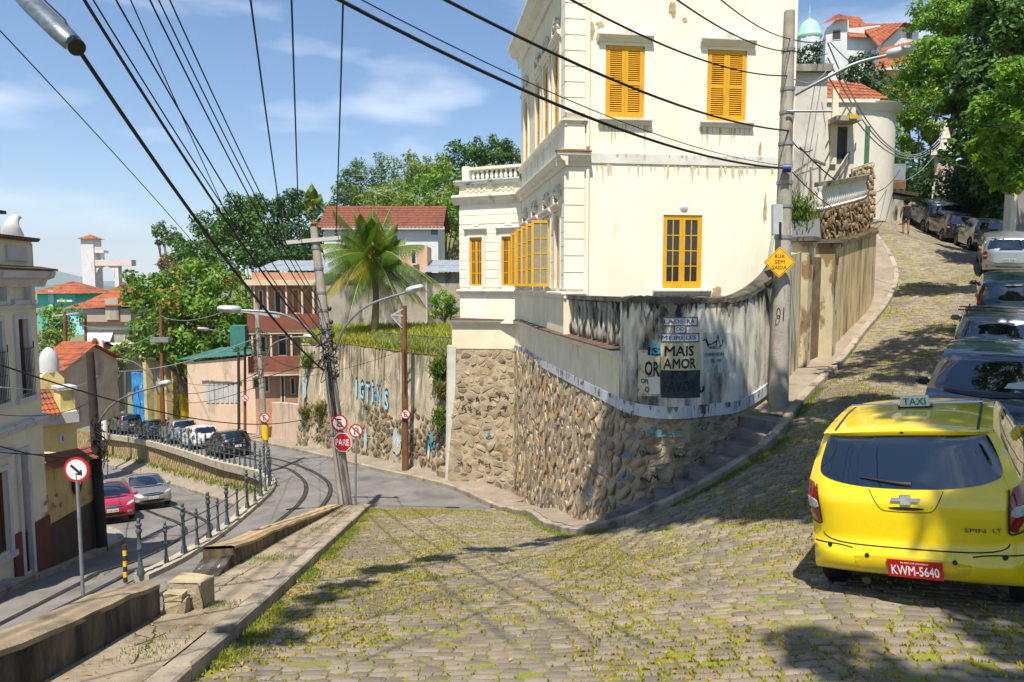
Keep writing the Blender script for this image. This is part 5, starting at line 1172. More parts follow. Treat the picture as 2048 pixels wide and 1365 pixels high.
class Car:
    def __init__(s, name, spec, pm, hi=False):
        s.sp = spec; s.pm = pm; s.root = bpy.data.objects.new(name, None); COL.objects.link(s.root); s.hi = hi; s.body()
    def ch(s, mb, name, m, parent=None, smooth=40, fix=True):
        me_o = mb.build(name, m, None, smooth=smooth, fix=fix); me_o.parent = parent or s.root; return me_o
    def body(s):
        sp = s.sp; W = sp['W']; prof = np.array(sp['prof'], float); Lc = sp['L']; Hh = sp['H']; belt = sp['belt']; tum = sp.get('tum', .80)
        nt = 110 if s.hi else 56; nu = 28 if s.hi else 14
        # smooth profile
        pr = [V((a, b, 0)) for a, b in prof]; pr = resample(spline(pr, 10), 0.02); k = np.linspace(0, len(pr)-1, nt).astype(int); py = np.array([pr[i].x for i in k]); pz = np.array([pr[i].y for i in k])
        dy = np.gradient(py); dz = np.gradient(pz); ln = np.hypot(dy, dz)+1e-9; ny = -dz/ln; nz_ = dy/ln      # outward normal (travelling rear->front over the roof)
        def Xs(y, z):
            t = np.clip((np.abs(y-Lc*.5)/(Lc*.5)), 0, 1); plan = 1-sp.get('taper', .10)*t**sp.get('tpow', 4)
            zz = np.clip((z-belt)/(Hh-belt), 0, 1); up = 1-(1-tum)*zz**1.25; lo = 1-.07*np.clip((.42-z)/.25, 0, 1)**1.5
            cre = .012*np.exp(-((z-belt+.13)/.05)**2)-.010*np.exp(-((z-.58)/.10)**2)
            return (W/2)*plan*up*lo+cre
        s.Xs = Xs; pullr, pullf = sp.get('pull', (.20, .30)); pull = np.where(ny < 0, -ny*pullr, -ny*pullf); drop = np.clip(nz_, 0, 1)*sp.get('crown', .055)
        ye = py+pull; ze = pz-drop; xe = Xs(ye, ze); us = np.linspace(-1, 1, nu+1); mb = MB(); vs = []
        pw = sp.get('pw', 4.0)
        for i in range(nt):
            for u in us:
                a = abs(u)**pw; vs.append((u*xe[i], py[i]+pull[i]*a, pz[i]-drop[i]*(abs(u)**2.6)))
        fs = [(i*(nu+1)+j, (i+1)*(nu+1)+j, (i+1)*(nu+1)+j+1, i*(nu+1)+j+1) for i in range(nt-1) for j in range(nu)]; mb.add(vs, fs)
        # sides
        top = int(np.argmax(ze)); zr, yr = ze[:top+1], ye[:top+1]; zf, yf = ze[top:], ye[top:]
        zr_m = np.maximum.accumulate(zr)+np.arange(len(zr))*1e-6; zf_m = np.minimum.accumulate(zf)-np.arange(len(zf))*1e-6
        zlow = max(zr[0], zf[-1]); nz2 = 48 if s.hi else 26; ny2 = 70 if s.hi else 40; zs = zlow+(ze[top]-zlow)*(np.linspace(0, 1, nz2)**.9)
        wr = sp['wheel_r']; arch = wr*1.17; wy = sp['wheels']
        for sg in (-1, 1):
            vs = np.zeros((nz2, ny2, 3)); hit = np.zeros((nz2, ny2), bool)
            for i, z in enumerate(zs):
                a = np.interp(z, zr_m, yr); b = np.interp(-z, -zf_m, yf); t = np.linspace(0, 1, ny2); y = a+(b-a)*t
                vs[i, :, 0] = sg*Xs(y, np.full(ny2, z)); vs[i, :, 1] = y; vs[i, :, 2] = z
            for wc in wy:
                ddy = vs[:, :, 1]-wc; ddz = vs[:, :, 2]-wr*1.02; r = np.hypot(ddy, ddz); m_ = r < arch; hit |= m_
                vs[:, :, 1] = np.where(m_ & (r > 1e-6), wc+ddy/np.maximum(r, 1e-6)*arch, vs[:, :, 1]); vs[:, :, 2] = np.where(m_ & (r > 1e-6), np.maximum(wr*1.02+ddz/np.maximum(r, 1e-6)*arch, zlow), vs[:, :, 2])
            fs = [(i*ny2+j, i*ny2+j+1, (i+1)*ny2+j+1, (i+1)*ny2+j) for i in range(nz2-1) for j in range(ny2-1) if not (hit[i, j] and hit[i, j+1] and hit[i+1, j] and hit[i+1, j+1])]
            mb.add([tuple(p) for p in vs.reshape(-1, 3)], fs)
        bm = bmesh.new(); me = bpy.data.meshes.new('body'); me.from_pydata(mb.v, [], mb.f); bm.from_mesh(me); bmesh.ops.remove_doubles(bm, verts=bm.verts, dist=.004); bmesh.ops.recalc_face_normals(bm, faces=bm.faces)
        s.bvh = BVHTree.FromBMesh(bm); bm.to_mesh(me); bm.free(); me.shade_smooth(); me.set_sharp_from_angle(angle=R(52)); s.bodyo = link('body', me, s.pm); s.bodyo.parent = s.root
        # floor pan, inner arches and wheels
        fl = MB(); zl = zlow
        fl.hexa([V((-W*.36, .25, zl+.02)), V((W*.36, .25, zl+.02)), V((W*.36, Lc-.3, zl+.02)), V((-W*.36, Lc-.3, zl+.02))], [V((-W*.44, .25, zl+.1)), V((W*.44, .25, zl+.1)), V((W*.44, Lc-.3, zl+.1)), V((-W*.44, Lc-.3, zl+.1))])
        for wc in wy:
            for sg in (-1, 1): fl.box((sg*(W*.5-.34), wc, wr*1.75), (.56, arch*2.05, arch*1.15))
        s.ch(fl, 'floor_pan', UNDER)
        for wc in wy:
            for sg in (-1, 1):
                M3 = Matrix.Rotation(R(90)*sg, 3, 'Y'); c = V((sg*(W/2-.115), wc, wr)); n = 20 if s.hi else 14
                t_ = MB().lathe([(wr*.6, -.09), (wr*.92, -.095), (wr, -.06), (wr, .06), (wr*.92, .095), (wr*.62, .09), (wr*.58, .07)], n, c, M3); t_ = s.ch(t_, 'wheel', TYRE)
                r_ = MB().lathe([(wr*.6, .02), (wr*.6, .08), (wr*.55, .075), (wr*.5, .05), (wr*.2, .055), (wr*.16, .075), (.01, .078)], n, c, M3); s.ch(r_, 'rim', RIM, t_)
    def proj(s, a, b, axis, off):
        """axis: 'rear' (x,z), 'front' (x,z), 'left'/'right' (y,z), 'top' (x,y)"""
        o, d = {'rear': (V((a, -3, b)), V((0, 1, 0))), 'front': (V((a, 9, b)), V((0, -1, 0))), 'left': (V((-4, a, b)), V((1, 0, 0))), 'right': (V((4, a, b)), V((-1, 0, 0))), 'top': (V((a, b, 5)), V((0, 0, -1)))}[axis]
        loc, nor, idx, dist = s.bvh.ray_cast(o, d)
        if loc is None: loc, nor, idx, dist = s.bvh.find_nearest(o+d*3)
        if nor.dot(d) > 0: nor = -nor
        return loc+nor*off
    def panel(s, pts, axis, m, name, off=.006, parent=None, rings=6, smooth_n=2, lip=True):
        pts = chaikin(pts, smooth_n) if smooth_n else pts; n = len(pts); cx = sum(p[0] for p in pts)/n; cy = sum(p[1] for p in pts)/n; vs = []
        for k in range(rings):
            t = 1-k/rings
            for p in pts: vs.append(s.proj(cx+(p[0]-cx)*t, cy+(p[1]-cy)*t, axis, off))
        vs.append(s.proj(cx, cy, axis, off)); fs = []
        for k in range(rings-1):
            for i in range(n): fs.append((k*n+i, k*n+(i+1) % n, (k+1)*n+(i+1) % n, (k+1)*n+i))
        for i in range(n): fs.append(((rings-1)*n+i, (rings-1)*n+(i+1) % n, rings*n))
        if lip:
            o = len(vs)
            for p in pts: vs.append(s.proj(p[0], p[1], axis, -.01))
            for i in range(n): fs.append((o+i, o+(i+1) % n, (i+1) % n, i))
        mb = MB().add(vs, fs); return s.ch(mb, name, m, parent, smooth=50)
    def line(s, pts, axis, w, m, name='panel_gap', off=.003, closed=False):
        p = resample(spline([V((a, b, 0)) for a, b in pts], 6), .03); vs = []; fs = []
        for i, q in enumerate(p):
            d = (p[min(i+1, len(p)-1)]-p[max(i-1, 0)]).normalized(); nn = V((-d.y, d.x, 0))*w/2
            vs += [s.proj((q+nn).x, (q+nn).y, axis, off), s.proj((q-nn).x, (q-nn).y, axis, off)]
            if i: fs.append((2*i-2, 2*i-1, 2*i+1, 2*i))
        return s.ch(MB().add(vs, fs), name, m, smooth=60)
    def text(s, txt, x, z, h, w, axis, m, off=.01, bold=.02, flip=False):
        vs, fs = text_mesh(txt, bold); ww = max(v[0] for v in vs)-min(v[0] for v in vs); sx = w/ww
        return s.ch(MB().add([s.proj(x+a*sx*(1 if axis == 'rear' else -1), z+b*h, axis, off) for a, b in vs], fs), 'lettering', m, smooth=None, fix=False)
    def sidewins(s, polys, m=None):
        for sd in ('left', 'right'):
            for q in polys: s.panel(q, sd, m or GLASS, 'side_window', .005, rings=4, smooth_n=1)
    def mirrors(s, y, z, m=None):
        for sg in (-1, 1):
            x = sg*(s.sp['W']/2+.02); mb = MB(); mb.box((x+sg*.07, y, z), (.2, .1, .13)); o = s.ch(mb, 'mirror', m or s.pm); 
            bm = bmesh.new(); bm.from_mesh(o.data); bmesh.ops.bevel(bm, geom=bm.edges[:], offset=.03, segments=2, affect='EDGES'); bm.to_mesh(o.data); bm.free()
    def plate(s, axis, x, z, txt, m=PLATEG, mi=INKP, w=.40, h=.13, top=None):
        c = s.proj(x, z, axis, .012); sg = -1 if axis == 'rear' else 1; a = s.proj(x, z+h*.4, axis, .012); b = s.proj(x, z-h*.4, axis, .012); up = (a-b).normalized(); up = (up+V((0, 0, 2))).normalized(); xr = V((1, 0, 0)) if axis == 'rear' else V((-1, 0, 0)); n = xr.cross(up)
        ys = [s.proj(x+q*w/2, z, axis, 0).y*sg for q in (-1, 0, 1)]+[a.y*sg, b.y*sg]; c.y = max(ys)*sg+sg*.006; q = [(-w/2, -h/2), (w/2, -h/2), (w/2, h/2), (-w/2, h/2)]
        o = s.ch(MB().prism([c+xr*u+up*v+n*.006 for u, v in q], -n*.012), 'number_plate', m, smooth=None)
        def put(t, dz, hh, ww_):
            vs, fs = text_mesh(t, .015); k = ww_/(max(v[0] for v in vs)-min(v[0] for v in vs)); s.ch(MB().add([c+xr*(p*k)+up*(dz+r_*hh)+n*.008 for p, r_ in vs], fs), 'lettering', mi, o, smooth=None, fix=False)
        if txt: put(txt, -h*.36, h*.56, w*.86)
        if top: put(top, h*.29, h*.11, w*.5)
        return o
    def seat(s, x, y, az, H_=None, n=None, z=None):
        """put the rear axle mid-point ground contact: root at rear centre; az = heading from +Y clockwise (degrees)"""
        fw = V((math.sin(R(az)), math.cos(R(az)), 0)); n = n or V((0, 0, 1)); f = (fw-n*fw.dot(n)).normalized(); r = f.cross(n).normalized()
        M4 = Matrix(((r.x, f.x, n.x, x), (r.y, f.y, n.y, y), (r.z, f.z, n.z, z), (0, 0, 0, 1))); s.root.matrix_basis = M4; return s
    def ground(s, x, y, az, zf=None, lift=0.0):
        """rest the four wheels on the height function"""
        zf = zf or H; sp = s.sp; fw = V((math.sin(R(az)), math.cos(R(az)), 0)); rt = V((fw.y, -fw.x, 0)); o = V((x, y, 0)); q = []
        for wc in sp['wheels']:
            for sg in (-1, 1): p = o+fw*wc+rt*sg*(sp['W']/2-.15); q.append(V((p.x, p.y, zf(p.x, p.y))))
        a = (q[0]+q[1])/2; b = (q[2]+q[3])/2; f = (b-a).normalized(); rr = ((q[1]-q[0])+(q[3]-q[2])).normalized(); n = rr.cross(f).normalized(); org = a-f*sp['wheels'][0]
        return s.seat(org.x, org.y, az, n=n, z=org.z+lift)
HATCH = dict(W=1.68, L=3.9, H=1.48, belt=.93, wheel_r=.30, wheels=(.62, 3.08), tum=.78, prof=[(.16, .24), (.04, .34), (0, .5), (.03, .64), (.06, .74), (.08, .9), (.14, .99), (.33, 1.30), (.42, 1.40), (.7, 1.455), (1.4, 1.48), (2.1, 1.42), (2.5, 1.24), (2.95, .98), (3.2, .93), (3.6, .82), (3.8, .68), (3.88, .5), (3.84, .34), (3.72, .24)])
SEDAN = dict(W=1.75, L=4.5, H=1.45, belt=.92, wheel_r=.31, wheels=(.95, 3.62), tum=.76, prof=[(.16, .26), (.04, .36), (0, .55), (.03, .8), (.1, .96), (.3, 1.03), (.75, 1.06), (1.15, 1.27), (1.5, 1.40), (2.0, 1.45), (2.5, 1.42), (2.95, 1.22), (3.45, .97), (3.7, .92), (4.15, .80), (4.38, .66), (4.48, .48), (4.44, .34), (4.3, .24)])
WAGON = dict(W=1.64, L=4.1, H=1.43, belt=.92, wheel_r=.29, wheels=(.75, 3.2), tum=.80, prof=[(.14, .26), (.03, .36), (0, .52), (.03, .68), (.06, .8), (.09, .93), (.20, 1.15), (.33, 1.36), (.45, 1.42), (1.2, 1.43), (2.1, 1.39), (2.45, 1.2), (2.85, .97), (3.1, .93), (3.8, .80), (4.02, .6), (4.08, .44), (4.0, .26)])
SUV = dict(W=1.74, L=4.2, H=1.68, belt=1.08, wheel_r=.34, wheels=(.75, 3.25), tum=.82, prof=[(.16, .36), (.04, .46), (0, .6), (.03, .76), (.05, .9), (.06, 1.08), (.12, 1.3), (.24, 1.56), (.36, 1.64), (1.0, 1.68), (1.9, 1.66), (2.4, 1.5), (2.9, 1.17), (3.15, 1.12), (3.8, 1.0), (4.05, .82), (4.16, .62), (4.1, .4)])
def std_rear(c, tl='tri', txt='', glass=None):
    sp = c.sp; w = sp['W']/2; b = sp['belt']; h = sp['H']
    c.panel([(-w*.82, b+.10), (-w*.76, b+.05), (w*.76, b+.05), (w*.82, b+.10), (w*.70, h-.11), (w*.6, h-.10), (-w*.6, h-.10), (-w*.70, h-.11)], 'rear', glass or GLASS, 'rear_window', smooth_n=1)
    for sg in (-1, 1):
        q = {'tri': [(w*.80, b+.05), (w*.94, b-.02), (w*.96, b-.28), (w*.76, b-.26)], 'tall': [(w*.80, h-.18), (w*.88, h-.2), (w*.97, b-.2), (w*.84, b-.22)], 'wide': [(w*.6, b-.04), (w*.95, b-.02), (w*.95, b-.2), (w*.62, b-.2)]}[tl]
        c.panel([(sg*x, z) for x, z in q], 'rear', RLAMP, 'tail_lamp', .012, rings=3, smooth_n=1)
        c.panel([(sg*x, z) for x, z in ((w*.80, b-.12), (w*.93, b-.12), (w*.93, b-.17), (w*.80, b-.17))], 'rear', CLAMP, 'reverse_lamp', .016, rings=2, smooth_n=0)
    c.plate('rear', 0, b-.28, txt); c.line([(-w*.78, b-.34), (-w*.4, b-.40), (w*.4, b-.40), (w*.78, b-.34)], 'rear', .014, GAP); c.panel([(-w*.8, .36), (w*.8, .36), (w*.8, .44), (-w*.8, .44)], 'rear', TRIMK, 'bumper_strip', .006, rings=2, smooth_n=0)
def std_side(c, sedan=False):
    sp = c.sp; b = sp['belt']; h = sp['H']; w = sp['wheels']; L_ = sp['L']; t = h-.13
    if sedan: c.sidewins([[(1.12, b+.06), (2.28, b+.04), (2.3, t), (1.75, t), (1.42, t-.1)], [(2.38, b+.04), (3.22, b+.04), (2.62, t-.04), (2.38, t)]])
    else: c.sidewins([[(.36, b+.10), (.72, b+.06), (.72, t-.02), (.55, t-.05)], [(.80, b+.05), (1.62, b+.04), (1.64, t), (.80, t-.02)], [(1.72, b+.04), (2.68, b+.04), (2.12, t-.08), (1.72, t)]])
    for sd in ('left', 'right'):
        y1 = 2.33 if sedan else 1.67
        c.line([(y1, .32), (y1, b+.02)], sd, .012, GAP); c.line([(y1-.95, .6), (y1-.85, b+.02)], sd, .012, GAP); c.line([(y1+1.0, .34), (y1+1.02, b)], sd, .012, GAP)
        c.panel([(y1-.28, b-.12), (y1-.1, b-.12), (y1-.1, b-.09), (y1-.28, b-.09)], sd, TRIMK, 'door_handle', .015, rings=2, smooth_n=0); c.panel([(y1+.68, b-.12), (y1+.84, b-.12), (y1+.84, b-.09), (y1+.68, b-.09)], sd, TRIMK, 'door_handle', .015, rings=2, smooth_n=0)
    c.mirrors((3.08 if sedan else 2.5), b+.06)
def std_front(c, txt='', grille=TRIMK, fl=True):
    sp = c.sp; w = sp['W']/2; b = sp['belt']; h = sp['H']
    c.panel([(-w*.87, b+.10), (-w*.8, b+.06), (w*.8, b+.06), (w*.87, b+.10), (w*.73, h-.09), (w*.62, h-.07), (-w*.62, h-.07), (-w*.73, h-.09)], 'front', GLASS, 'windscreen', smooth_n=1)
    for sg in (-1, 1):
        c.panel([(sg*x, z) for x, z in ((w*.56, b-.30), (w*.93, b-.20), (w*.92, b-.10), (w*.62, b-.2))], 'front', HLAMP, 'head_lamp', .014, rings=3, smooth_n=1); c.panel([(sg*x, z) for x, z in ((w*.62, .36), (w*.82, .36), (w*.82, .46), (w*.62, .46))], 'front', CLAMP, 'fog_lamp', .012, rings=2, smooth_n=1)
    g = c.panel([(-w*.48, b-.34), (w*.48, b-.34), (w*.52, b-.22), (-w*.52, b-.22)], 'front', grille, 'grille', .012, rings=3, smooth_n=1); c.line([(-w*.5, b-.275), (w*.5, b-.275)], 'front', .03, CHROME, 'grille_bar', .02)
    c.panel([(-w*.55, .30), (w*.55, .30), (w*.5, .42), (-w*.5, .42)], 'front', TRIMK, 'air_intake', .01, rings=3, smooth_n=1); c.plate('front', 0, .50, txt); c.line([(-w*.7, b+.03), (0, b+.02), (w*.7, b+.03)], 'front', .03, TRIMK, 'wiper', .012)
# ---------------------------------------------------------------- the taxi
TAXIY = paint('taxi_yellow', '#e6c800', rough=.28); TSPEC = dict(W=1.75, L=4.36, H=1.70, belt=1.12, wheel_r=.33, wheels=(.78, 3.40), tum=.745, taper=.07, pull=(.19, .30), crown=.05, pw=5.6,
    prof=[(.36, .345), (.14, .35), (.04, .40), (0, .48), (.005, .56), (.05, .615), (.075, .63), (.085, .74), (.09, .90), (.10, 1.0), (.115, 1.06), (.15, 1.13), (.24, 1.30), (.345, 1.51), (.36, 1.57), (.315, 1.605), (.37, 1.63), (.55, 1.655), (1.3, 1.70), (2.0, 1.68), (2.5, 1.57), (3.0, 1.26), (3.3, 1.12), (3.6, 1.05), (4.05, .9), (4.26, .72), (4.34, .5), (4.28, .3), (4.15, .25)])
tx = Car('taxi_car', TSPEC, TAXIY, hi=True); tag(tx.root, 'bright yellow taxi seen from behind in the right foreground', 'taxi')
tx.panel([(-.735, 1.27), (-.68, 1.20), (-.40, 1.145), (0, 1.13), (.40, 1.145), (.68, 1.20), (.735, 1.27), (.645, 1.555), (.61, 1.57), (.3, 1.58), (-.3, 1.58), (-.61, 1.57), (-.645, 1.555)], 'rear', GLASS, 'rear_window', .006, rings=8)
for sg in (-1, 1):
    q = [(.755, 1.13), (.86, 1.17), (.893, 1.08), (.888, .82), (.735, .78), (.725, .86)]
    tl = tx.panel([(sg*x, z) for x, z in q], 'rear', RLAMP, 'tail_lamp', .014, rings=6, smooth_n=1); tx.panel([(sg*x, z) for x, z in ((.745, .995), (.875, 1.015), (.875, .925), (.738, .91))], 'rear', CLAMP, 'reverse_lamp', .02, tl, 4, 1); tx.line([(sg*x, z) for x, z in ((.745, 1.13), (.72, .86), (.73, .775), (.88, .815))], 'rear', .014, TRIMK, 'lamp_rim', .016)
tx.line([(-.72, .70), (-.70, .67), (-.60, .64), (-.3, .628), (.3, .628), (.60, .64), (.70, .67), (.72, .70)], 'rear', .010, GAP); tx.line([(-.29, 1.125), (-.21, .97), (-.12, .945), (.12, .945), (.21, .97), (.29, 1.125)], 'rear', .006, GAP, 'hatch_crease')
bw = [(-.135, .985), (-.055, .985), (-.055, 1.008), (.055, 1.008), (.055, .985), (.145, .985), (.125, .957), (.05, .957), (.05, .934), (-.05, .934), (-.05, .957), (-.15, .957)]
vs = [tx.proj(x*.70, (z-.971)*.85+1.046, 'rear', .022) for x, z in bw]; tx.ch(MB().prism(vs, V((0, .018, 0))), 'emblem', mat('emblem_metal', '#c9b27a', '#d8d3c4', 20, .2, metal=.8), smooth=None); vs = [tx.proj(x*.80, (z-.971)*1.05+1.046, 'rear', .018) for x, z in bw]; tx.ch(MB().prism(vs, V((0, .016, 0))), 'emblem_rim', CHROME, smooth=None)
tx.panel([(-.15, .985), (.15, .985), (.11, .96), (-.11, .96)], 'rear', TRIMK, 'hatch_handle', .006, rings=3, smooth_n=1)
SBADGE = mat('badge_grey', '#4a4a48', rough=.3, metal=.6); tx.text('SPIN', .49, .80, .034, .15, 'rear', SBADGE, .014, .012); tx.text('LT', .64, .80, .034, .06, 'rear', SBADGE, .014, .012)
rp = tx.panel([(-.45, .565), (.45, .565), (.44, .47), (.34, .405), (-.34, .405), (-.44, .47)], 'rear', paint('taxi_yellow_shaded', '#c9ae04'), 'plate_recess_shade', .004, rings=4, smooth_n=1)  # flat decal; the darker yellow paints the shade of a recess
pm_ = mat('plate_red', '#a3131c', rough=.35); tx.plate('rear', .03, .475, 'KWM-5640', pm_, mat('plate_white', '#e0dedb', rough=.5), .42, .155, 'RJ-RIO DE JANEIRO')
for x in (-.66, -.34, .33, .68): tx.panel([(x+.02*math.cos(a*PI/4), .60-.0+(.0 if abs(x) > .5 else -.045)+.02*math.sin(a*PI/4)) for a in range(8)], 'rear', TRIMK, 'parking_sensor', .008, rings=2, smooth_n=0)
tx.line([(-.84, .60), (-.6, .615), (-.46, .60)], 'rear', .010, GAP, 'bumper_crease'); tx.line([(.46, .60), (.6, .615), (.84, .60)], 'rear', .010, GAP, 'bumper_crease')
w0 = tx.proj(.05, 1.17, 'rear', .02); w1 = tx.proj(-.36, 1.215, 'rear', .025); wm = tx.ch(MB().tube([w0, w0.lerp(w1, .3)+V((0, -.02, 0)), w1], [.022, .014, .008], 6), 'rear_wiper', TRIMK)
e0 = V((-.40, .20, .27)); tx.ch(MB().tube([e0+V((0, .5, 0)), e0, e0+V((0, -.03, -.01))], [.035, .035, .04], 12), 'exhaust', mat('exhaust_metal', '#5a5552', rough=.35, metal=.9)); tx.panel([(-.015, 1.615), (.015, 1.615), (.015, 1.60), (-.015, 1.60)], 'rear', TRIMK, 'washer_nozzle', .01, rings=2, smooth_n=1)
tx.sidewins([[(.42, 1.20), (.78, 1.17), (.78, 1.52), (.60, 1.50)], [(.86, 1.17), (1.85, 1.15), (1.85, 1.55), (.86, 1.53)], [(1.95, 1.15), (3.0, 1.15), (2.35, 1.49), (1.95, 1.55)]])
for sd in ('left', 'right'):
    tx.line([(.82, .75), (.84, 1.05)], sd, .012, GAP); tx.line([(1.9, .32), (1.9, 1.08)], sd, .012, GAP); tx.line([(3.0, .32), (3.02, 1.08)], sd, .012, GAP); tx.panel([(.95, .93), (1.12, .93), (1.12, .97), (.95, .97)], sd, TAXIY, 'door_handle', .025, rings=3, smooth_n=1); tx.panel([(2.05, .93), (2.22, .93), (2.22, .97), (2.05, .97)], sd, TAXIY, 'door_handle', .025, rings=3, smooth_n=1)
tx.mirrors(2.95, 1.16)
for sg in (-1, 1): tx.line([(sg*.575, .44), (sg*.58, 1.3), (sg*.55, 2.2)], 'top', .022, TRIMK, 'roof_seam', .004)
std_front(tx, '')
sg_ = tx.ch(MB().hexa([V((-.10, 1.20, 1.71)), V((.16, 1.20, 1.71)), V((.16, 1.31, 1.71)), V((-.10, 1.31, 1.71))], [V((-.09, 1.22, 1.815)), V((.15, 1.22, 1.815)), V((.15, 1.29, 1.815)), V((-.09, 1.29, 1.815))]), 'roof_sign', mat('sign_cream', '#d8d3ba', '#e0dcc8', 6, .5), smooth=None)
vs, fs = text_mesh('TAXI', .02); ww = max(v[0] for v in vs)*2; tx.ch(MB().add([V((.03+a*.20/ww, 1.196+b*.07*.19, 1.728+b*.07)) for a, b in vs], fs), 'lettering', mat('sign_green', '#1f7a55', rough=.6), sg_, smooth=None, fix=False)
for x0, x1 in ((-.56, -.12), (.18, .60)): tx.ch(MB().tube([V((x0, 1.27, 1.73)), V((x1, 1.27, 1.73))], .013, 8), 'roof_bar', CHROME)
tx.ch(MB().box((.03, 1.27, 1.70), (.30, .14, .03)), 'sign_foot', TRIMK)
tx.ground(3.54, 5.74, 36)
# ---------------------------------------------------------------- cars parked up the hill
HG = 'cars parked up the cobbled hill'
def hill_car(name, spec, pm, lab, x, y, az, kind, tl='tri', txt='', front=False):
    c = Car(name, spec, pm); tag(c.root, lab, 'car', HG); std_rear(c, tl, txt); std_side(c); std_front(c, txt); c.ground(x, y, az); return c
navy = paint('navy_paint', '#0b2233'); gsil = paint('grey_silver_paint', '#6a6f72', .6, .35); blk = paint('black_paint', '#0c0d10'); slv = paint('silver_paint', '#a9adb0', .7, .32); ggr = paint('green_grey_paint', '#4b5654', .5, .35); dteal = paint('dark_teal_paint', '#102a36', .2); wht = paint('white_car_paint', '#cfd0cf', rough=.4)
tag(tx.root, group=HG)
c = hill_car('parked_car', HATCH, navy, 'dark navy hatchback facing the taxi, windscreen towards the camera', 9.3, 13.05, 37+180, 'f', front=True)
pv = c.proj(-.35, .99, 'front', .03); c.ch(MB().add([c.proj(-.55, 1.03, 'front', .012), c.proj(-.2, 1.03, 'front', .012), c.proj(-.25, 1.09, 'front', .012), c.proj(-.45, 1.12, 'front', .012)], [(0, 1, 2, 3)]), 'paper_on_dashboard', mat('paper', '#a9b3a9', rough=.9))
c = hill_car('parked_wagon', WAGON, gsil, 'grey station wagon with black roof rack bars parked uphill of the navy hatchback', 10.35, 14.55, 36, 'r', 'wide')
for y in (.75, 1.15): c.ch(MB().tube([V((-.78, y, 1.50)), V((.78, y, 1.50))], .016, 6), 'roof_bar', TRIMK)
for sg in (-1, 1): c.ch(MB().tube([V((sg*.6, .55, 1.40)), V((sg*.6, .7, 1.49)), V((sg*.6, 1.6, 1.48)), V((sg*.6, 1.75, 1.39))], .014, 6), 'roof_rail', TRIMK)
hill_car('parked_car', HATCH, dteal, 'dark teal hatchback with tall slim red tail lamp, between wagon and silver car', 13.45, 18.35, 35, 'r', 'tall')
hill_car('parked_car', HATCH, slv, 'silver hatchback with dark rear window parked at the right edge of the hill', 18.0, 24.9, 31, 'r', 'tri', 'KVX 2761')
hill_car('parked_car', HATCH, ggr, 'dull green-grey hatchback parked uphill of the silver one', 21.15, 30.3, 20, 'r', 'tri')
hill_car('parked_car', HATCH, blk, 'glossy black hatchback with tall red tail lamp on the hill behind the pedestrian', 22.35, 34.2, 14, 'r', 'tall')
hill_car('parked_suv', SUV, dteal, 'dark boxy sport utility car at the top of the parked row', 23.3, 37.2, 12, 'r', 'wide')
# ---------------------------------------------------------------- cars on the lower streets
zu = ribbon_z(UL, UR); zl_ = ribbon_z(LL, LR)
PG = 'cars parked along the railing'
def tang(Ls, p):
    i = min(range(len(Ls)), key=lambda k: (Ls[k]-p).length); d = Ls[min(i+1, len(Ls)-1)]-Ls[max(i-1, 0)]; return math.degrees(math.atan2(d.x, d.y))
parked = [('parked_car', HATCH, blk, 'black hatchback parked nearest the bend beside the railing', 465, 932, 38.2, 'tri'), ('parked_car', HATCH, wht, 'white hatchback parked right behind the black one by the railing', 408, 918, 42.6, 'tri'),
          ('parked_suv', SUV, slv, 'silver tall wagon parked between the white hatchback and the dark sedan', 362, 906, 47.2, 'tall'), ('parked_sedan', SEDAN, paint('dark_grey_paint', '#2b2c2f', .4), 'dark grey sedan in the middle of the row along the railing', 318, 896, 52.0, 'tri'),
          ('parked_suv', SUV, gsil, 'dull silver tall car parked second from the far end of the railing row', 281, 888, 57.0, 'tall'), ('parked_car', SUV, wht, 'white tall car at the far end of the row along the railing', 245, 880, 62.0, 'tri')]
for nm, spc, pm, lab, px, py, d, tl in parked:
    c = Car(nm, spc, pm); tag(c.root, lab, 'car', PG); std_rear(c, tl); std_side(c, spc is SEDAN); std_front(c)
    p = P(px, py, d); q = min(UL, key=lambda k: (k-p).length); i = UL.index(q); r_ = (UR[i]-UL[i]).normalized(); p = UL[i]+r_*1.25
    c.ground(p.x, p.y, tang(UL, q), zu)
c = Car('moving_car', SEDAN, paint('bronze_silver_paint', '#9a948b', .6, .33)); tag(c.root, 'silver-bronze sedan driving up the lower road towards the camera', 'car'); std_rear(c, 'wide'); std_side(c, True); std_front(c, 'KXE 4120')
g = P(306, 1004, 31.2); az = 140; fw = V((math.sin(R(az)), math.cos(R(az)), 0)); o = V((g.x, g.y, 0))-fw*4.5; c.ground(o.x, o.y, az, zl_, .03)
c = Car('moving_car', HATCH, paint('crimson_paint', '#a80f30', .1)); tag(c.root, 'crimson hatchback coming round the corner of the lower road', 'car'); std_rear(c); std_side(c); std_front(c, 'KOB 7204')
g = P(224, 1052, 27.2); az = 146; fw = V((math.sin(R(az)), math.cos(R(az)), 0)); o = V((g.x, g.y, 0))-fw*3.9; c.ground(o.x, o.y, az, zl_, .03)
c = Car('parked_car', HATCH, paint('slate_paint', '#3c4650', .3)); tag(c.root, 'dark slate car far away near the end of the upper road', 'car'); std_rear(c); std_side(c); std_front(c); p = UL[112].lerp(UR[112], .25); c.ground(p.x, p.y, tang(UL, UL[112]), zu)
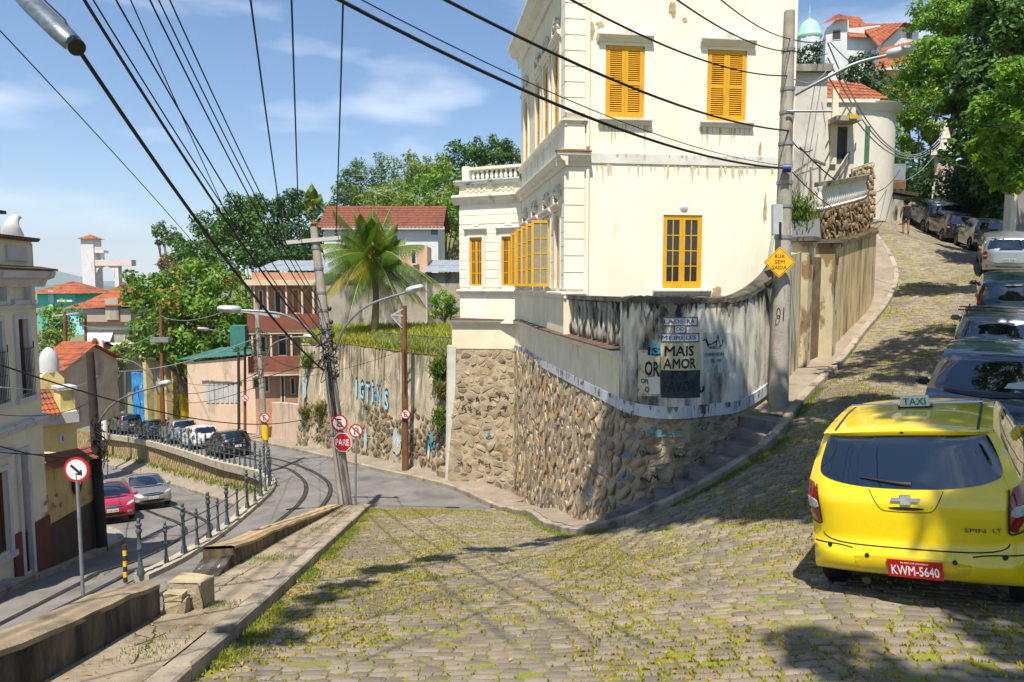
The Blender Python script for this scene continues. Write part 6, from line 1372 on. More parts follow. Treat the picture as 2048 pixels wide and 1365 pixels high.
# ================================================================ helpers for houses further off
def tile_roof(mb, a, b, c, d, nx, ny, amp=.05):
    """a,b eave (left,right); c,d ridge (right,left): corrugated, stepped courses"""
    a, b, c, d = V(a), V(b), V(c), V(d); n = (b-a).cross(d-a).normalized()
    if n.z < 0: n = -n
    def pt(u, v): return a.lerp(b, u).lerp(d.lerp(c, u), v)
    sub = 4; o = len(mb.v); NX = nx*sub
    for j in range(ny):
        for k in (0, 1):
            v = (j+k)/ny; h = .035 if k == 0 else 0.0
            for i in range(NX+1): mb.v.append(tuple(pt(i/NX, v)+n*(amp*abs(math.sin(PI*i/sub))+h)))
    for j in range(2*ny-1):
        for i in range(NX):
            q = o+j*(NX+1)+i; mb.f.append((q, q+1, q+NX+2, q+NX+1))
    return mb
ORT = mat('orange_roof_tile', '#a85c36', '#8a4a2e', 3, .9, .4, 20, stain=('#5d4234', 1.2, (1, 1, 1), .50, .66)); REDT = mat('old_red_tile', '#6d3a2a', '#7f4a35', 4, .9, .3, 20, stain=('#553a30', 1.6, (1, 1, 1), .5, .68)); SHADEG = mat('dark_opening', '#2c2b29', '#3a3835', 3, .6)
ZINC = mat('zinc_sheet', '#a3aab0', '#8d959c', 1.5, .5, .1, 10, metal=.3); FRAMEW = mat('white_frame', '#c9c6bd', rough=.7)
class B:
    """block facing the camera: front plane at depth d between two pixel columns"""
    def __init__(s, name, label, px0, px1, ytop, ybot, d, dep, m, cat='house', group=None, skew=0.0):
        a = P(px0, ytop, d); b = P(px1, ytop, d+skew); s.z1 = a.z; s.z0 = P(px0, ybot, d).z; s.f = Fac((a.x, a.y), (b.x, b.y)); s.dep = dep; s.m = m
        s.e = empty(name, (a.x/2+b.x/2, a.y/2+b.y/2, s.z0), label, cat, group); mb = MB(); s.f.box(mb, 0, s.f.len, s.z0, s.z1, -dep, 0); s.w = mb.build('wall', m, s.e)
    def rect(s, x0, y0, x1, y1): return rect_px(s.f, x0, y0, x1, y1)
    def win(s, x0, y0, x1, y1, m=None, fm=None, name='window', bars=(1, 1), t=.05):
        a, b, c, d = s.rect(x0, y0, x1, y1); mb = MB(); w = .09
        for q in ((a, a+w, c, d), (b-w, b, c, d), (a+w, b-w, d-w, d), (a+w, b-w, c, c+w)): s.f.box(mb, q[0], q[1], q[2], q[3], .005, .005+t)
        for i in range(1, bars[0]): s.f.box(mb, a+(b-a)*i/bars[0]-.03, a+(b-a)*i/bars[0]+.03, c+w, d-w, .005, .04)
        o = mb.build(name, fm or FRAMEW, s.e); mb = MB(); s.f.box(mb, a+w*.5, b-w*.5, c+w*.5, d-w*.5, .003, .02); mb.build('pane', m or SHADEG, o); return o
    def slab(s, x0, y0, x1, y1, o0, o1, m, name):
        a, b, c, d = s.rect(x0, y0, x1, y1); mb = MB(); s.f.box(mb, a, b, c, d, o0, o1); return mb.build(name, m, s.e)
    def hip(s, over, rise, m, name='roof', nx=18, ny=6, z=None, ridge=.5):
        f = s.f; L_ = f.len; z = s.z1 if z is None else z; e = [f.at(-over, z, over), f.at(L_+over, z, over), f.at(L_+over, z, -s.dep-over), f.at(-over, z, -s.dep-over)]; m_ = min(s.dep, L_)/2
        r0 = f.at(m_*ridge*2 if L_ > s.dep else L_/2, z+rise, -s.dep/2); r1 = f.at(L_-m_*ridge*2 if L_ > s.dep else L_/2, z+rise, -s.dep/2); mb = MB()
        tile_roof(mb, e[0], e[1], r1, r0, nx, ny); tile_roof(mb, e[1], e[2], r1+V((0, 0, .001)), r1, max(4, nx//2), ny); tile_roof(mb, e[2], e[3], r0, r1, nx, 3); tile_roof(mb, e[3], e[0], r0, r0+V((0, 0, .001)), max(4, nx//2), ny); return mb.build(name, m, s.e, smooth=50)
    def shed(s, over, rise, m, name='roof', nx=18, ny=6, gable=False):
        f = s.f; L_ = f.len; z = s.z1; mb = MB(); r0 = f.at(-over, z+rise, -s.dep/2); r1 = f.at(L_+over, z+rise, -s.dep/2)
        tile_roof(mb, f.at(-over, z-.05, over), f.at(L_+over, z-.05, over), r1, r0, nx, ny); tile_roof(mb, f.at(L_+over, z-.05, -s.dep-over), f.at(-over, z-.05, -s.dep-over), r0, r1, nx, ny); o = mb.build(name, m, s.e, smooth=50)
        g = MB()
        for u in (0, L_): g.add([f.at(u, z, 0), f.at(u, z, -s.dep), f.at(u, z+rise, -s.dep/2)], [(0, 1, 2)])
        g.build('gable', s.m, s.e); return o
# ================================================================ cream house at the left edge
LBM = mat('left_house_render', '#ddd6bc', '#d2caad', 1.0, .9, .1, 40, stain=('#a39a7e', 1.6, (1, 1, .3), .58, .8)); LRED = mat('oxblood_base', '#6e3a32', '#5c302a', 1.5, .85, .15, 30); LTR = mat('left_house_trim', '#c3c4c6', '#b3b3b2', 2, .85, .1, 40, stain=('#7d7972', 2.5, (1, 1, .6), .58, .76)); BRN = mat('brown_shutter', '#4a2419', '#5a2d1f', 3, .6, .1, 40)
lfar = V((-12.86, 18.45, 0)); lnear = P(0, 1170, 16.8); ldir = V((lfar.x-lnear.x, lfar.y-lnear.y, 0)).normalized(); a_ = lfar-ldir*6.2
LF = Fac((a_.x, a_.y), (lfar.x, lfar.y)); lh = empty('street_house', (LF.at(3, -7.6)), 'cream stuccoed house with brown shutters cut by the left edge', 'house')
_h = house; house = lh
zt, zb_ = 0.42, -8.6
hl = [rect_px(LF, 32, 645, 60, 790), rect_px(LF, 36, 908, 64, 1130), rect_px(LF, -14, 950, 20, 1100), rect_px(LF, -34, 660, 8, 806)]
for h in (hl[0], hl[3]): h[2:] = [-2.86, -.88]
hl[3][0] = hl[3][1]-(hl[0][1]-hl[0][0]); hl[2][0] = hl[2][1]-.9; hl[1][2] = -7.55
wall_holes(LF, zb_, zt, [tuple(h) for h in hl], .25, LBM)
for k, (a, b, c, d) in enumerate(hl):
    mb = MB()
    for q in ((a-.12, a, c-.1, d+.12), (b, b+.12, c-.1, d+.12), (a, b, d, d+.12)): LF.box(mb, q[0], q[1], q[2], q[3], .001, .06)
    if k != 1: LF.box(mb, a-.2, b+.2, c-.2, c-.06, .001, .1)
    fr = mb.build('window' if k != 1 else 'door', LTR, lh)
    mb = MB(); LF.box(mb, a, b, c, d, -.3, -.2); mb.build('dark_interior', SHADEG, fr); w = (b-a)/2
    if k != 1:
        for i in (0, 1): leaf_glazed('shutter', frame_on(LF, a+.02+i*w, c, -.1), w-.03, d-c-.02, 1, 3, fr, m=BRN, fr=.09)
        moulding(LF, 'window_hood', a-.25, b+.25, d+.3, hood, LTR)
        if k in (0, 3):
            mb = MB(); 
            for i in range(9): mb.tube([LF.at(a-.06+(b-a+.12)*i/8, c-.05, .12), LF.at(a-.06+(b-a+.12)*i/8, c+1.25, .12)], .008, 4)
            for z in (c, c+.62, c+1.2): mb.tube([LF.at(a-.06, z, .12), LF.at(b+.06, z, .12)], .008, 4)
            for i in (0, 8): mb.tube([LF.at(a-.06+(b-a+.12)*i/8, c+1.2, .12), LF.at(a-.06+(b-a+.12)*i/8, c+1.38, .12)], .014, 5)
            mb.build('iron_grille', TRIMK, fr)
    else:
        leaf_glazed('door_leaf', frame_on(LF, a+.02, c, -.18), b-a-.04, d-c-.5, 1, 2, fr, m=BRN, fr=.1, kick=.6); mb = MB()
        for i in range(7): mb.tube([LF.at(a+.05+(b-a-.1)*i/6, c, -.05), LF.at(a+.05+(b-a-.1)*i/6, c+1.15+.12*math.sin(i), -.05)], .013, 4)
        for z in (c+.1, c+1.0): mb.tube([LF.at(a, z, -.05), LF.at(b, z, -.05)], .012, 4)
        mb.build('iron_gate', TRIMK, fr)
mb = MB()
for (x0, x1) in ((0, hl[2][0]-.12), (hl[2][1]+.12, hl[1][0]-.12), (hl[1][1]+.12, LF.len+.02)): LF.box(mb, x0, x1, -8.6, -6.35, .002, .05)
mb.build('plinth', LRED, lh)
moulding(LF, 'floor_band', -.1, LF.len+.1, -3.75, [(0, 0), (.08, 0), (.12, .1), (.16, .14), (.16, .22), (0, .25)], LTR)
moulding(LF, 'architrave', -.1, LF.len+.08, -.62, [(0, 0), (.07, 0), (.09, .1), (0, .12)], LTR); moulding(LF, 'entablature', -.1, LF.len+.25, .05, [(0, -.1), (.12, -.1), (.2, .08), (.38, .14), (.42, .26), (.42, .32), (0, .36)], LTR); moulding(LF, 'cornice_tiles', -.1, LF.len+.3, .38, [(0, 0), (.46, 0), (.46, .05), (0, .12)], LEDGE)
mb = MB(); LF.box(mb, 0, LF.len, .4, 1.15, -.4, -.02); mb.build('parapet', LBM, lh); mb = MB(); LF.box(mb, LF.len-1.15, LF.len-.3, .62, 1.0, -.02, .03); mb.build('parapet_panel', LTR, lh); moulding(LF, 'parapet_coping', -.1, LF.len+.12, 1.15, [(-.4, 0), (.1, 0), (.14, .06), (.14, .1), (-.4, .14)], LEDGE)
mb = MB(); LF.box(mb, LF.len-4.5, LF.len-1.35, 1.2, 1.75, -.4, .0); mb.build('pediment', LBM, lh); moulding(LF, 'pediment_coping', LF.len-4.6, LF.len-1.3, 1.75, [(-.4, 0), (.14, 0), (.14, .08), (-.4, .12)], LEDGE)
for i in range(6):
    mb = MB(); LF.box(mb, LF.len-.5-i*1.05, LF.len-.36-i*1.05, -.48, -.06, .001, .18); mb.build('bracket', LTR, lh)
pts = [LF.at(LF.len-.55, 1.25, -.15), LF.at(LF.len-.6, 1.5, -.15), LF.at(LF.len-.45, 1.72, -.15), LF.at(LF.len-.2, 1.78, -.15)]; MB().tube(spline(pts, 5), [.24, .23, .22, .21, .2, .19, .17, .15, .14, .12, .11, .1, .08, .06, .05, .03], 8).build('scroll_ornament', LTR, lh, smooth=60)
MB().add([LF.at(LF.len, zb_), LF.at(LF.len, zb_, -8), LF.at(LF.len, 1.1, -8), LF.at(LF.len, 1.1)], [(0, 1, 2, 3)]).build('side_wall', LBM, lh)
house = _h
# garden wall with dark base and tile coping
gwe = P(201, 1085, 23.0); G2 = Fac((lfar.x, lfar.y), (gwe.x, gwe.y)); gy = empty('yellow_garden_wall', G2.at(2, -8), 'ochre garden wall with charcoal base, red tile coping and scribbles', 'wall'); YW = mat('ochre_wall', '#c3ab72', '#b59d66', 1.5, .9, .15, 40, stain=('#94845c', 2.4, (1, 1, .5), .55, .75)); CHAR = mat('charcoal_base', '#3b302c', '#463a35', 2, .85, .1, 30)
def wedge(fac, u0, u1, za0, za1, zb0, zb1, o0, o1, m, name, parent): MB().hexa([fac.at(u0, za0, o0), fac.at(u1, za1, o0), fac.at(u1, za1, o1), fac.at(u0, za0, o1)], [fac.at(u0, zb0, o0), fac.at(u1, zb1, o0), fac.at(u1, zb1, o1), fac.at(u0, zb0, o1)]).build(name, m, parent)
wedge(G2, 0, G2.len, -9, -9.4, -4.95, -5.6, -.3, 0, YW, 'wall_face', gy); wedge(G2, 0, G2.len, -9, -9.4, -6.65, -7.1, .002, .03, CHAR, 'dark_base', gy)
mb = MB(); tile_roof(mb, G2.at(-.0, -5.1, .22), G2.at(G2.len, -5.75, .22), G2.at(G2.len, -5.35, -.2), G2.at(0, -4.7, -.2), 20, 2, .045); mb.build('tile_coping', mat('dark_red_tile', '#7a4334', '#8f5340', 5, .9, .3, 20), gy, smooth=50)
mb = MB(); q = G2.at(G2.len, -9.4); mb.hexa([q, q+V((-6, 1.5, 0)), q+V((-6, 1.2, 0)), q+V((0, -.3, 0))], [q+V((0, 0, 3.8)), q+V((-6, 1.5, 3.6)), q+V((-6, 1.2, 3.6)), q+V((0, -.3, 3.8))]); mb.build('return_wall', YW, gy)
class FS:
    def __init__(s, f): s.f = f; s.w = f.len; s.h = 9
    def at(s, u, v, off=0): return s.f.at(u, v, off)
    def uv_at(s, px, py): return s.f.hit(px, py)
SCR = mat('marker_scribble', '#4a4038', '#5d5148', 8, .9); SCRR = mat('red_scribble', '#8a4a3c', rough=.9)
for i, (x, y, w, h, m_) in enumerate(((92, 1000, 18, 16, SCR), (106, 1012, 18, 14, SCRR), (92, 1030, 12, 10, SCR), (120, 1010, 8, 8, SCR), (92, 1045, 10, 8, SCRR), (178, 985, 18, 12, SCR), (165, 1000, 10, 8, SCRR), (112, 990, 14, 8, SCR))): squiggle(FS(G2), x, y, w, h, 9, .022, m_, gy, .02+.001*i, i+200, 'scribble')
cu, cz = G2.hit(151, 966); pts = [G2.at(cu+.36*math.cos(2*PI*i/24), cz+.36*math.sin(2*PI*i/24), .05) for i in range(24)]; rs = empty('round_black_sign', G2.at(cu, cz, .03), 'round black painted sign on the ochre wall behind the arrow sign', 'sign'); MB().prism(pts, G2.n*.03).build('disc', SBLK, rs)
for i, (dx, dz, w, h) in enumerate(((-.1, .12, .3, .07), (-.12, -.1, .22, .12), (.14, -.04, .16, .1), (.1, .14, .16, .05))):
    mb = MB(); G2.box(mb, cu+dx-w/2, cu+dx+w/2, cz+dz-h/2, cz+dz+h/2, .081, .084); mb.build('painted_block', WHITE, rs)
# yellow gabled house behind the wall
YB = mat('pale_yellow_render', '#e3d08f', '#d8c37e', 1.2, .9, .1, 40, stain=('#b7a468', 2, (1, 1, .4), .58, .78))
yb = B('yellow_house', 'small pale yellow house with orange tiles behind the ochre wall', 58, 152, 838, 985, 25.5, 5.0, YB, skew=1.2); yb.slab(58, 832, 154, 842, -.1, .25, LTR, 'eaves_band')
mb = MB(); f = yb.f; tile_roof(mb, f.at(-.2, yb.z1+.05, .35), f.at(f.len*.62, yb.z1+.05, .35), f.at(f.len*.62, yb.z1+.95, -1.0), f.at(-.2, yb.z1+.95, -1.0), 8, 5, .06); mb.build('tile_roof', ORT, yb.e, smooth=50)
MB().prism([f.at(.3, yb.z1+.7, -.9), f.at(f.len*.96, yb.z1+.7, -.9), f.at(f.len*.96, yb.z1+1.3, -.9), f.at(f.len*.72, yb.z1+1.75, -.9), f.at(f.len*.5, yb.z1+1.5, -.9)], -f.n*.4).build('gable', YB, yb.e); mb = MB(); f.box(mb, f.len*.66, f.len*.98, yb.z1, yb.z1+.95, -.6, .1); mb.build('chimney', YB, yb.e); mb = MB(); f.box(mb, f.len*.62, f.len*1.02, yb.z1+.95, yb.z1+1.08, -.7, .2); mb.build('chimney_cap', LTR, yb.e)
MB().lathe([(.35, 0), (.34, .5), (.25, .8), (.1, .95), (.02, 1.0)], 8, f.at(f.len*.7, yb.z1+1.55, -1.2)).build('finial', LTR, yb.e, smooth=50); yb.win(118, 868, 132, 886, name='vent')
# ================================================================ terrace garden above the graffiti wall
gf = [P(915, 716, 28.4), P(811, 706, 31.6), P(700, 690, 36), P(604, 684, 40.6)]; gb = [P(918, 655, 41), P(820, 655, 43), P(720, 656, 45), P(640, 660, 47)]
mb = MB(); GS = lambda u, v: lerp(gf[0].lerp(gf[1], min(1, u*3)) if u < 1/3 else (gf[1].lerp(gf[2], u*3-1) if u < 2/3 else gf[2].lerp(gf[3], u*3-2)), gb[0].lerp(gb[1], min(1, u*3)) if u < 1/3 else (gb[1].lerp(gb[2], u*3-1) if u < 2/3 else gb[2].lerp(gb[3], u*3-2)), v)
mb.grid(GS, 24, 10); gar = struct(mb.build('garden_terrace', mat('garden_soil', '#6d7a2c', '#7d7a35', 1.5, 1.0), smooth=70)); tag(gar, 'grassy garden terrace above the graffiti wall')
uu = RNG.random(16000); vv = RNG.random(16000)**1.4; pts = np.array([GS(a, b)[:] for a, b in zip(uu, vv)]); pts = pts+RNG.normal(0, .04, pts.shape)*np.array([1, 1, 0])
MEAD = mat('meadow_blade', '#8a9a2e', '#a9a63d', .6, .8, island=.3, transl=.35); blades('tall_grass', pts, .42, .07, MEAD, gar)
fe = empty('garden_fence', gf[0], 'thin dark iron fence on the edge of the grassy terrace', 'fence'); fl_ = resample([gf[0]+V((-.2, .1, 0)), gf[1]+V((0, .1, 0)), gf[2].lerp(gf[1], .45)+V((0, .1, 0))], .14); mb = MB()
for p in fl_: mb.beam(p, p+V((0, 0, .85)), .014, .014, V((0, 1, 0)))
stuff(mb.build('bars', IRON, fe)); MB().tube([p+V((0, 0, .82)) for p in fl_[::4]+[fl_[-1]]], .018, 5).build('top_rail', IRON, fe)
# houses round the garden
GST = mat('sooty_render', '#8d877d', '#b0a795', .5, .95, .2, 20, stain=('#4b4a48', .8, (1.4, 1.4, .5), .48, .66), stain2=('#c9bda6', 1.2, (2, 2, .5), .6, .75))
bk1 = B('garden_house', 'soot-stained grey house behind the palm tree', 640, 852, 548, 668, 46.5, 6, GST); bk1.slab(800, 492, 853, 548, -3.0, -.5, mat('salmon_render', '#d6b294', '#c9a283', 1, .9), 'upper_room'); bk1.win(821, 497, 834, 530, name='louvre')
f = bk1.f; mb = MB(); tile_roof(mb, f.at(-.3, bk1.z1, .4), f.at(f.len*.45, bk1.z1, .4), f.at(f.len*.45, bk1.z1+.8, -4), f.at(-.3, bk1.z1+.8, -4), 10, 2, .03); mb.build('metal_roof', ZINC, bk1.e, smooth=50)
bk1.slab(845, 650, 925, 662, 0, .4, GST, 'plinth_wall')
bk2 = B('garden_shed', 'long shed with grey metal roof beside the corner house wing', 850, 930, 546, 668, 45.0, 5, GST, 'shed'); f = bk2.f; mb = MB(); tile_roof(mb, f.at(-.2, bk2.z1, .35), f.at(f.len+.2, bk2.z1, .35), f.at(f.len+.2, bk2.z1+1.0, -5), f.at(-.2, bk2.z1+1.0, -5), 12, 2, .03); mb.build('metal_roof', ZINC, bk2.e, smooth=50)
MB().tube([bk2.f.at(.1, bk2.z1-3.5, .1), bk2.f.at(.1, bk2.z1+.1, .1)], .06, 6).build('drainpipe', FRAMEW, bk2.e)
WHR = mat('white_render', '#d5d6d8', '#c6c8cb', .8, .85, .05, 30, stain=('#a3a5a6', 1, (1, 1, .4), .58, .8))
wh = B('tiled_house', 'white house with long old red tile roof above the palm tree', 648, 876, 456, 560, 60, 6, WHR); wh.shed(.5, 2.2, REDT, nx=34, ny=9); wh.slab(646, 455, 890, 460, .3, .5, FRAMEW, 'gutter')
wh.slab(862, 458, 876, 470, .01, .04, mat('eaves_shade_grey', '#6f7f8f', rough=.8), 'eaves_shade')  # flat blue-grey strip paints the shade under the eaves
an = empty('roof_antenna', wh.f.at(4.2, wh.z1+2, -3), 'thin metal roof antenna, the taller one over the tiled house', 'antenna'); q = P(728, 385, 61); MB().tube([wh.f.at(4.0, wh.z1+1.5, -3), V((q.x, q.y, q.z+1.6))], .025, 5).build('mast', ZINC, an); mb = MB(); t_ = V((q.x, q.y, q.z+1.5))
mb.tube([t_+V((-1.1, 0, 0)), t_+V((1.5, 0, -.05))], .02, 4)
for i in range(7): mb.tube([t_+V((-1.0+i*.38, -.35, 0)), t_+V((-1.0+i*.38, .35, 0))], .012, 4)
mb.build('elements', ZINC, an)
an2 = empty('roof_antenna', q, 'lower roof antenna tilted beside the taller one', 'antenna'); t2 = P(752, 388, 61); mb = MB(); mb.tube([t2+V((-1.0, 0, .2)), t2+V((1.4, 0, .35))], .02, 4); mb.tube([t2+V((-.8, 0, .35)), t2+V((1.0, 0, -.25))], .02, 4); mb.build('elements', ZINC, an2); MB().tube([t2+V((0, 0, -2.6)), t2+V((0, 0, .3))], .022, 5).build('mast', ZINC, an2)
# peach house with balconies
PCH = mat('peach_render', '#b98f74', '#a87f66', 1, .9, .1, 30, stain=('#9a6e56', 1.2, (1, 1, .4), .55, .75)); BRK = mat('rust_brown_parapet', '#8a5440', '#784735', 1.2, .9, .1, 20, stain=('#6d4030', 1.5, (1, 1, .4), .54, .72)); PST = mat('pale_stucco', '#d6c3a9', '#c8b398', 1, .9, .1, 30)
ph = B('peach_house', 'peach two-storey house with brown balcony parapets beyond the leaning pole', 503, 640, 545, 860, 46, 7, PCH, skew=.8)
ph.slab(494, 560, 646, 571, -1, .9, PST, 'roof_slab'); ph.slab(498, 628, 640, 664, .55, .75, BRK, 'balcony_parapet'); ph.slab(498, 660, 640, 666, 0, .75, PST, 'balcony_floor'); ph.slab(500, 712, 610, 745, .55, .75, BRK, 'balcony_parapet'); ph.slab(500, 743, 610, 748, 0, .75, PST, 'balcony_floor')
for x in (512, 538, 575, 606, 628): ph.slab(x-2, 571, x+3, 628, .5, .7, PST, 'pillar')
for x in (508, 545, 585): ph.slab(x-2, 666, x+3, 712, .5, .7, PST, 'pillar')
ph.win(516, 580, 528, 622); ph.win(548, 582, 564, 628, fm=PST); ph.win(584, 578, 600, 628, m=mat('orange_door', '#b06a2f', rough=.7), fm=PST, name='door'); ph.win(516, 672, 534, 706); ph.win(555, 670, 575, 712); ph.win(505, 755, 520, 778, fm=PST); ph.win(528, 752, 540, 785, fm=PST); ph.win(560, 750, 572, 830, fm=PST, name='door'); ph.win(580, 755, 592, 790, fm=PST)
f = ph.f; mb = MB(); tile_roof(mb, f.at(-.2, ph.z1+.1, -1), f.at(f.len, ph.z1+.1, -1), f.at(f.len, ph.z1+1.0, -6), f.at(.8, ph.z1+1.0, -6), 12, 2, .03); mb.build('metal_roof', ZINC, ph.e, smooth=50); ph.slab(470, 650, 500, 690, .2, 1.6, mat('teal_canvas', '#2f6b66', '#3b7a72', 2, .8), 'awning')
# boundary wall along the far pavement, pink building behind it
PNK = mat('faded_pink_wall', '#d9bfa6', '#cbb097', .8, .92, .2, 20, stain=('#8f8170', 1.1, (1.2, 1.2, .4), .55, .74)); fw_ = [inn[i] for i in range(31, 61, 2)]
bw_ = empty('boundary_wall', fw_[5], 'faded pink boundary wall along the far pavement', 'wall'); mb = MB(); n_ = len(fw_); mb.grid(lambda i, j: fw_[int(round(i*(n_-1)))]+V((0, 0, lerp(-.3, 2.35+.25*math.sin(i*20 if False else i*6), j))), n_-1, 4); bb = [p+V((-.1, .3, 0)) for p in fw_]; mb.grid(lambda i, j: fw_[int(round(i*(n_-1)))].lerp(bb[int(round(i*(n_-1)))], j)+V((0, 0, 2.35+.25*math.sin(i*6))), n_-1, 1); mb.build('wall_face', PNK, bw_, smooth=30)
pk = B('pink_building', 'pale pink blank-walled building with grey shuttered opening', 374, 596, 726, 860, 52, 6, PNK, 'building', skew=-3.0); f = pk.f; MB().prism([f.at(0, pk.z1, 0), f.at(f.len, pk.z1, 0), f.at(f.len, pk.z1+1.15, 0)], -f.n*5.5).build('raked_wall', PNK, pk.e); pk.slab(404, 760, 484, 766, 0, .12, GST, 'lintel')
for i in range(7): pk.slab(412+i*9.5, 768, 420+i*9.5, 806, .01, .05, mat('shutter_grey', '#b9bfc4', '#a7adb2', 2, .6), 'shutter_panel')
mb = MB(); tile_roof(mb, f.at(-1.2, pk.z1+.1, .2), f.at(f.len*.55, pk.z1+.75, .2), f.at(f.len*.55, pk.z1+1.1, -5), f.at(-1.2, pk.z1+.7, -5), 12, 2, .03); mb.build('teal_roof', mat('teal_sheet', '#2f625a', '#3d7268', 2, .6), pk.e, smooth=50)
pk.slab(588, 690, 600, 800, -.2, .3, mat('yellow_stucco', '#c99f3f', '#bb9136', 2, .9), 'yellow_corner')
# painted portal
pt = empty('painted_portal', P(320, 850, 66), 'cream arched portal with blue mural and yellow posts at the end of the row', 'portal'); PF = B.__new__(B); a = P(262, 850, 68); b = P(388, 862, 62); PF.f = Fac((a.x, a.y), (b.x, b.y)); PF.e = pt; PF.m = PST
PF.slab(262, 745, 291, 855, -.3, 0, mat('blue_mural', '#1f6fb5', '#3a9ad6', 1.2, .7, stain=('#12305f', 1.7, (1, 1, .5), .52, .62), stain2=('#b9c7d0', 2.3, (1, 1, .6), .62, .68)), 'mural_panel'); CRM = mat('portal_cream', '#cfc08f', '#bfae7c', 1, .9, .2, 20, stain=('#7d7050', 1.3, (1, 1, .5), .54, .7))
for x in (291, 330): PF.slab(x, 720, x+12, 856, -.4, .3, CRM, 'pillar')
PF.slab(286, 704, 350, 722, -.5, .4, CRM, 'lintel'); PF.slab(303, 735, 330, 856, -.3, -.1, GST, 'gate_back'); PF.slab(342, 735, 370, 856, -.3, .0, mat('poster_wall', '#b08f2e', '#c9b98f', 1.6, .8, stain=('#3b3f46', 2.2, (1, 1, 1), .55, .6), stain2=('#8a4a2c', 1.9, (1, 1, 1), .6, .65)), 'poster_panel'); YP = mat('bright_yellow_paint', '#d8b800', '#cfae00', 2, .6)
PF.slab(371, 785, 380, 862, .0, .6, YP, 'yellow_post'); PF.slab(352, 765, 356, 860, .05, .3, YP, 'yellow_post'); PF.slab(318, 770, 322, 856, .05, .3, YP, 'yellow_post')
# ================================================================ far town
GRB = mat('grey_render', '#b0a698', '#a3998a', .6, .9, .1, 20, stain=('#7f776c', .8, (1, 1, .4), .55, .75))
g1 = B('grey_apartments', 'grey apartment house with white awnings and orange hipped roof', 168, 262, 648, 790, 95, 10, GRB, 'building'); g1.hip(.6, 3.2, ORT, nx=16, ny=6, z=g1.z1+2.5); g1.slab(166, 618, 262, 648, -10, 0, mat('attic_grey', '#a49a8a', rough=.9), 'attic'); g1.slab(164, 644, 264, 652, -.2, .6, LEDGE, 'cornice'); g1.slab(212, 596, 240, 640, -.5, .3, GRB, 'crest'); g1.slab(166, 652, 262, 660, 0, .2, WHITE, 'frieze')
for x in (178, 204): 
    g1.win(x+2, 680, x+20, 700); f = g1.f; a, b, c, d = g1.rect(x-2, 664, x+24, 682); MB().hexa([f.at(a, c, 1.0), f.at(b, c, 1.0), f.at(b, c+.05, .95), f.at(a, c+.05, .95)], [f.at(a, d, .0), f.at(b, d, .0), f.at(b, d+.05, 0), f.at(a, d+.05, 0)]).build('awning', WHITE, g1.e)
    g1.win(x+2, 712, x+20, 735); g1.slab(x, 704, x+24, 709, 0, .5, WHITE, 'balcony_ledge')
tq = B('turquoise_house', 'turquoise house under a broad orange roof left of the white tower', 74, 150, 588, 660, 120, 10, mat('turquoise_render', '#3fb5b0', '#55c2bc', .6, .85), 'house'); tq.hip(1.2, 2.2, ORT, nx=16, ny=5); tq.slab(98, 582, 112, 640, 0, .3, mat('pale_aqua', '#8fd0d2', rough=.85), 'pale_bay'); tq.slab(120, 600, 150, 604, 0, .8, WHITE, 'eaves_line'); tq.win(104, 596, 111, 610)
tq2 = B('aqua_annex', 'small aqua annex with orange roof below the turquoise house', 134, 168, 618, 670, 112, 6, MATS['pale_aqua'], 'house'); tq2.hip(.6, 1.2, ORT, nx=8, ny=3)
wt = B('white_tower', 'slim white lookout tower with pyramidal tile cap and bridge', 161, 186, 478, 640, 130, 2.6, WHR, 'tower'); f = wt.f; MB().add([f.at(-.5, wt.z1, .5), f.at(f.len+.5, wt.z1, .5), f.at(f.len+.5, wt.z1, -3.1), f.at(-.5, wt.z1, -3.1), f.at(f.len/2, wt.z1+.9, -1.3)], [(0, 1, 4), (1, 2, 4), (2, 3, 4), (3, 0, 4), (0, 3, 2, 1)]).build('cap', ORT, wt.e)
wt.slab(186, 520, 262, 532, -1.8, -.2, mat('pinkish_white', '#d5c6c0', '#c9b8b2', .5, .85), 'bridge'); wt.slab(186, 501, 206, 506, -1.8, -.2, WHR, 'balcony'); wt.slab(196, 506, 201, 520, -1.4, -.8, WHR, 'balcony_post'); wt.slab(226, 532, 236, 580, -1.6, -.4, WHR, 'bridge_pier'); wt.slab(186, 494, 204, 501, -.3, -.22, MATS['pinkish_white'], 'balcony_rail')
a0 = wt.f; mb = MB(); pts = [];
for i in range(9): t = i/8*PI; u, z = a0.hit(207+19*math.cos(PI-t), 556-24*math.sin(t)); pts.append(a0.at(u, z, -.4))
u, z = a0.hit(226, 532); pts += [a0.at(u, z, -.4)]; u, z = a0.hit(186, 532); pts += [a0.at(u, z, -.4)]; MB().prism(pts, -a0.n*1.0).build('bridge_arch', WHR, wt.e)
PST2 = mat('stained_white', '#b9b2a2', '#a39b8a', .8, .92, .2, 20, stain=('#6d675b', 1, (1, 1, .5), .52, .7))
# pale sheds and roofs down the slope at the left
for k, (x0, x1, y0, y1, d, lab, rf) in enumerate(((78, 122, 740, 870, 42, 'stained white gabled cottage just right of the street house', True), (150, 205, 700, 800, 70, 'pale cottage with flat white parapet below the grey apartments', False), (88, 160, 722, 850, 55, 'weathered cottage under a faded orange roof by the poles', True))):
    c_ = B('cottage', lab, x0, x1, y0, y1, d, 6, GRB if k else PST2, 'house')
    if rf: c_.shed(.4, 1.3, ORT, nx=12, ny=5)
    else: c_.slab(x0-2, y0-4, x1+2, y0+3, -6, .2, WHITE, 'parapet')
    c_.win(lerp(x0, x1, .3), y0+14, lerp(x0, x1, .45), y0+32); c_.win(lerp(x0, x1, .6), y0+14, lerp(x0, x1, .75), y0+32)
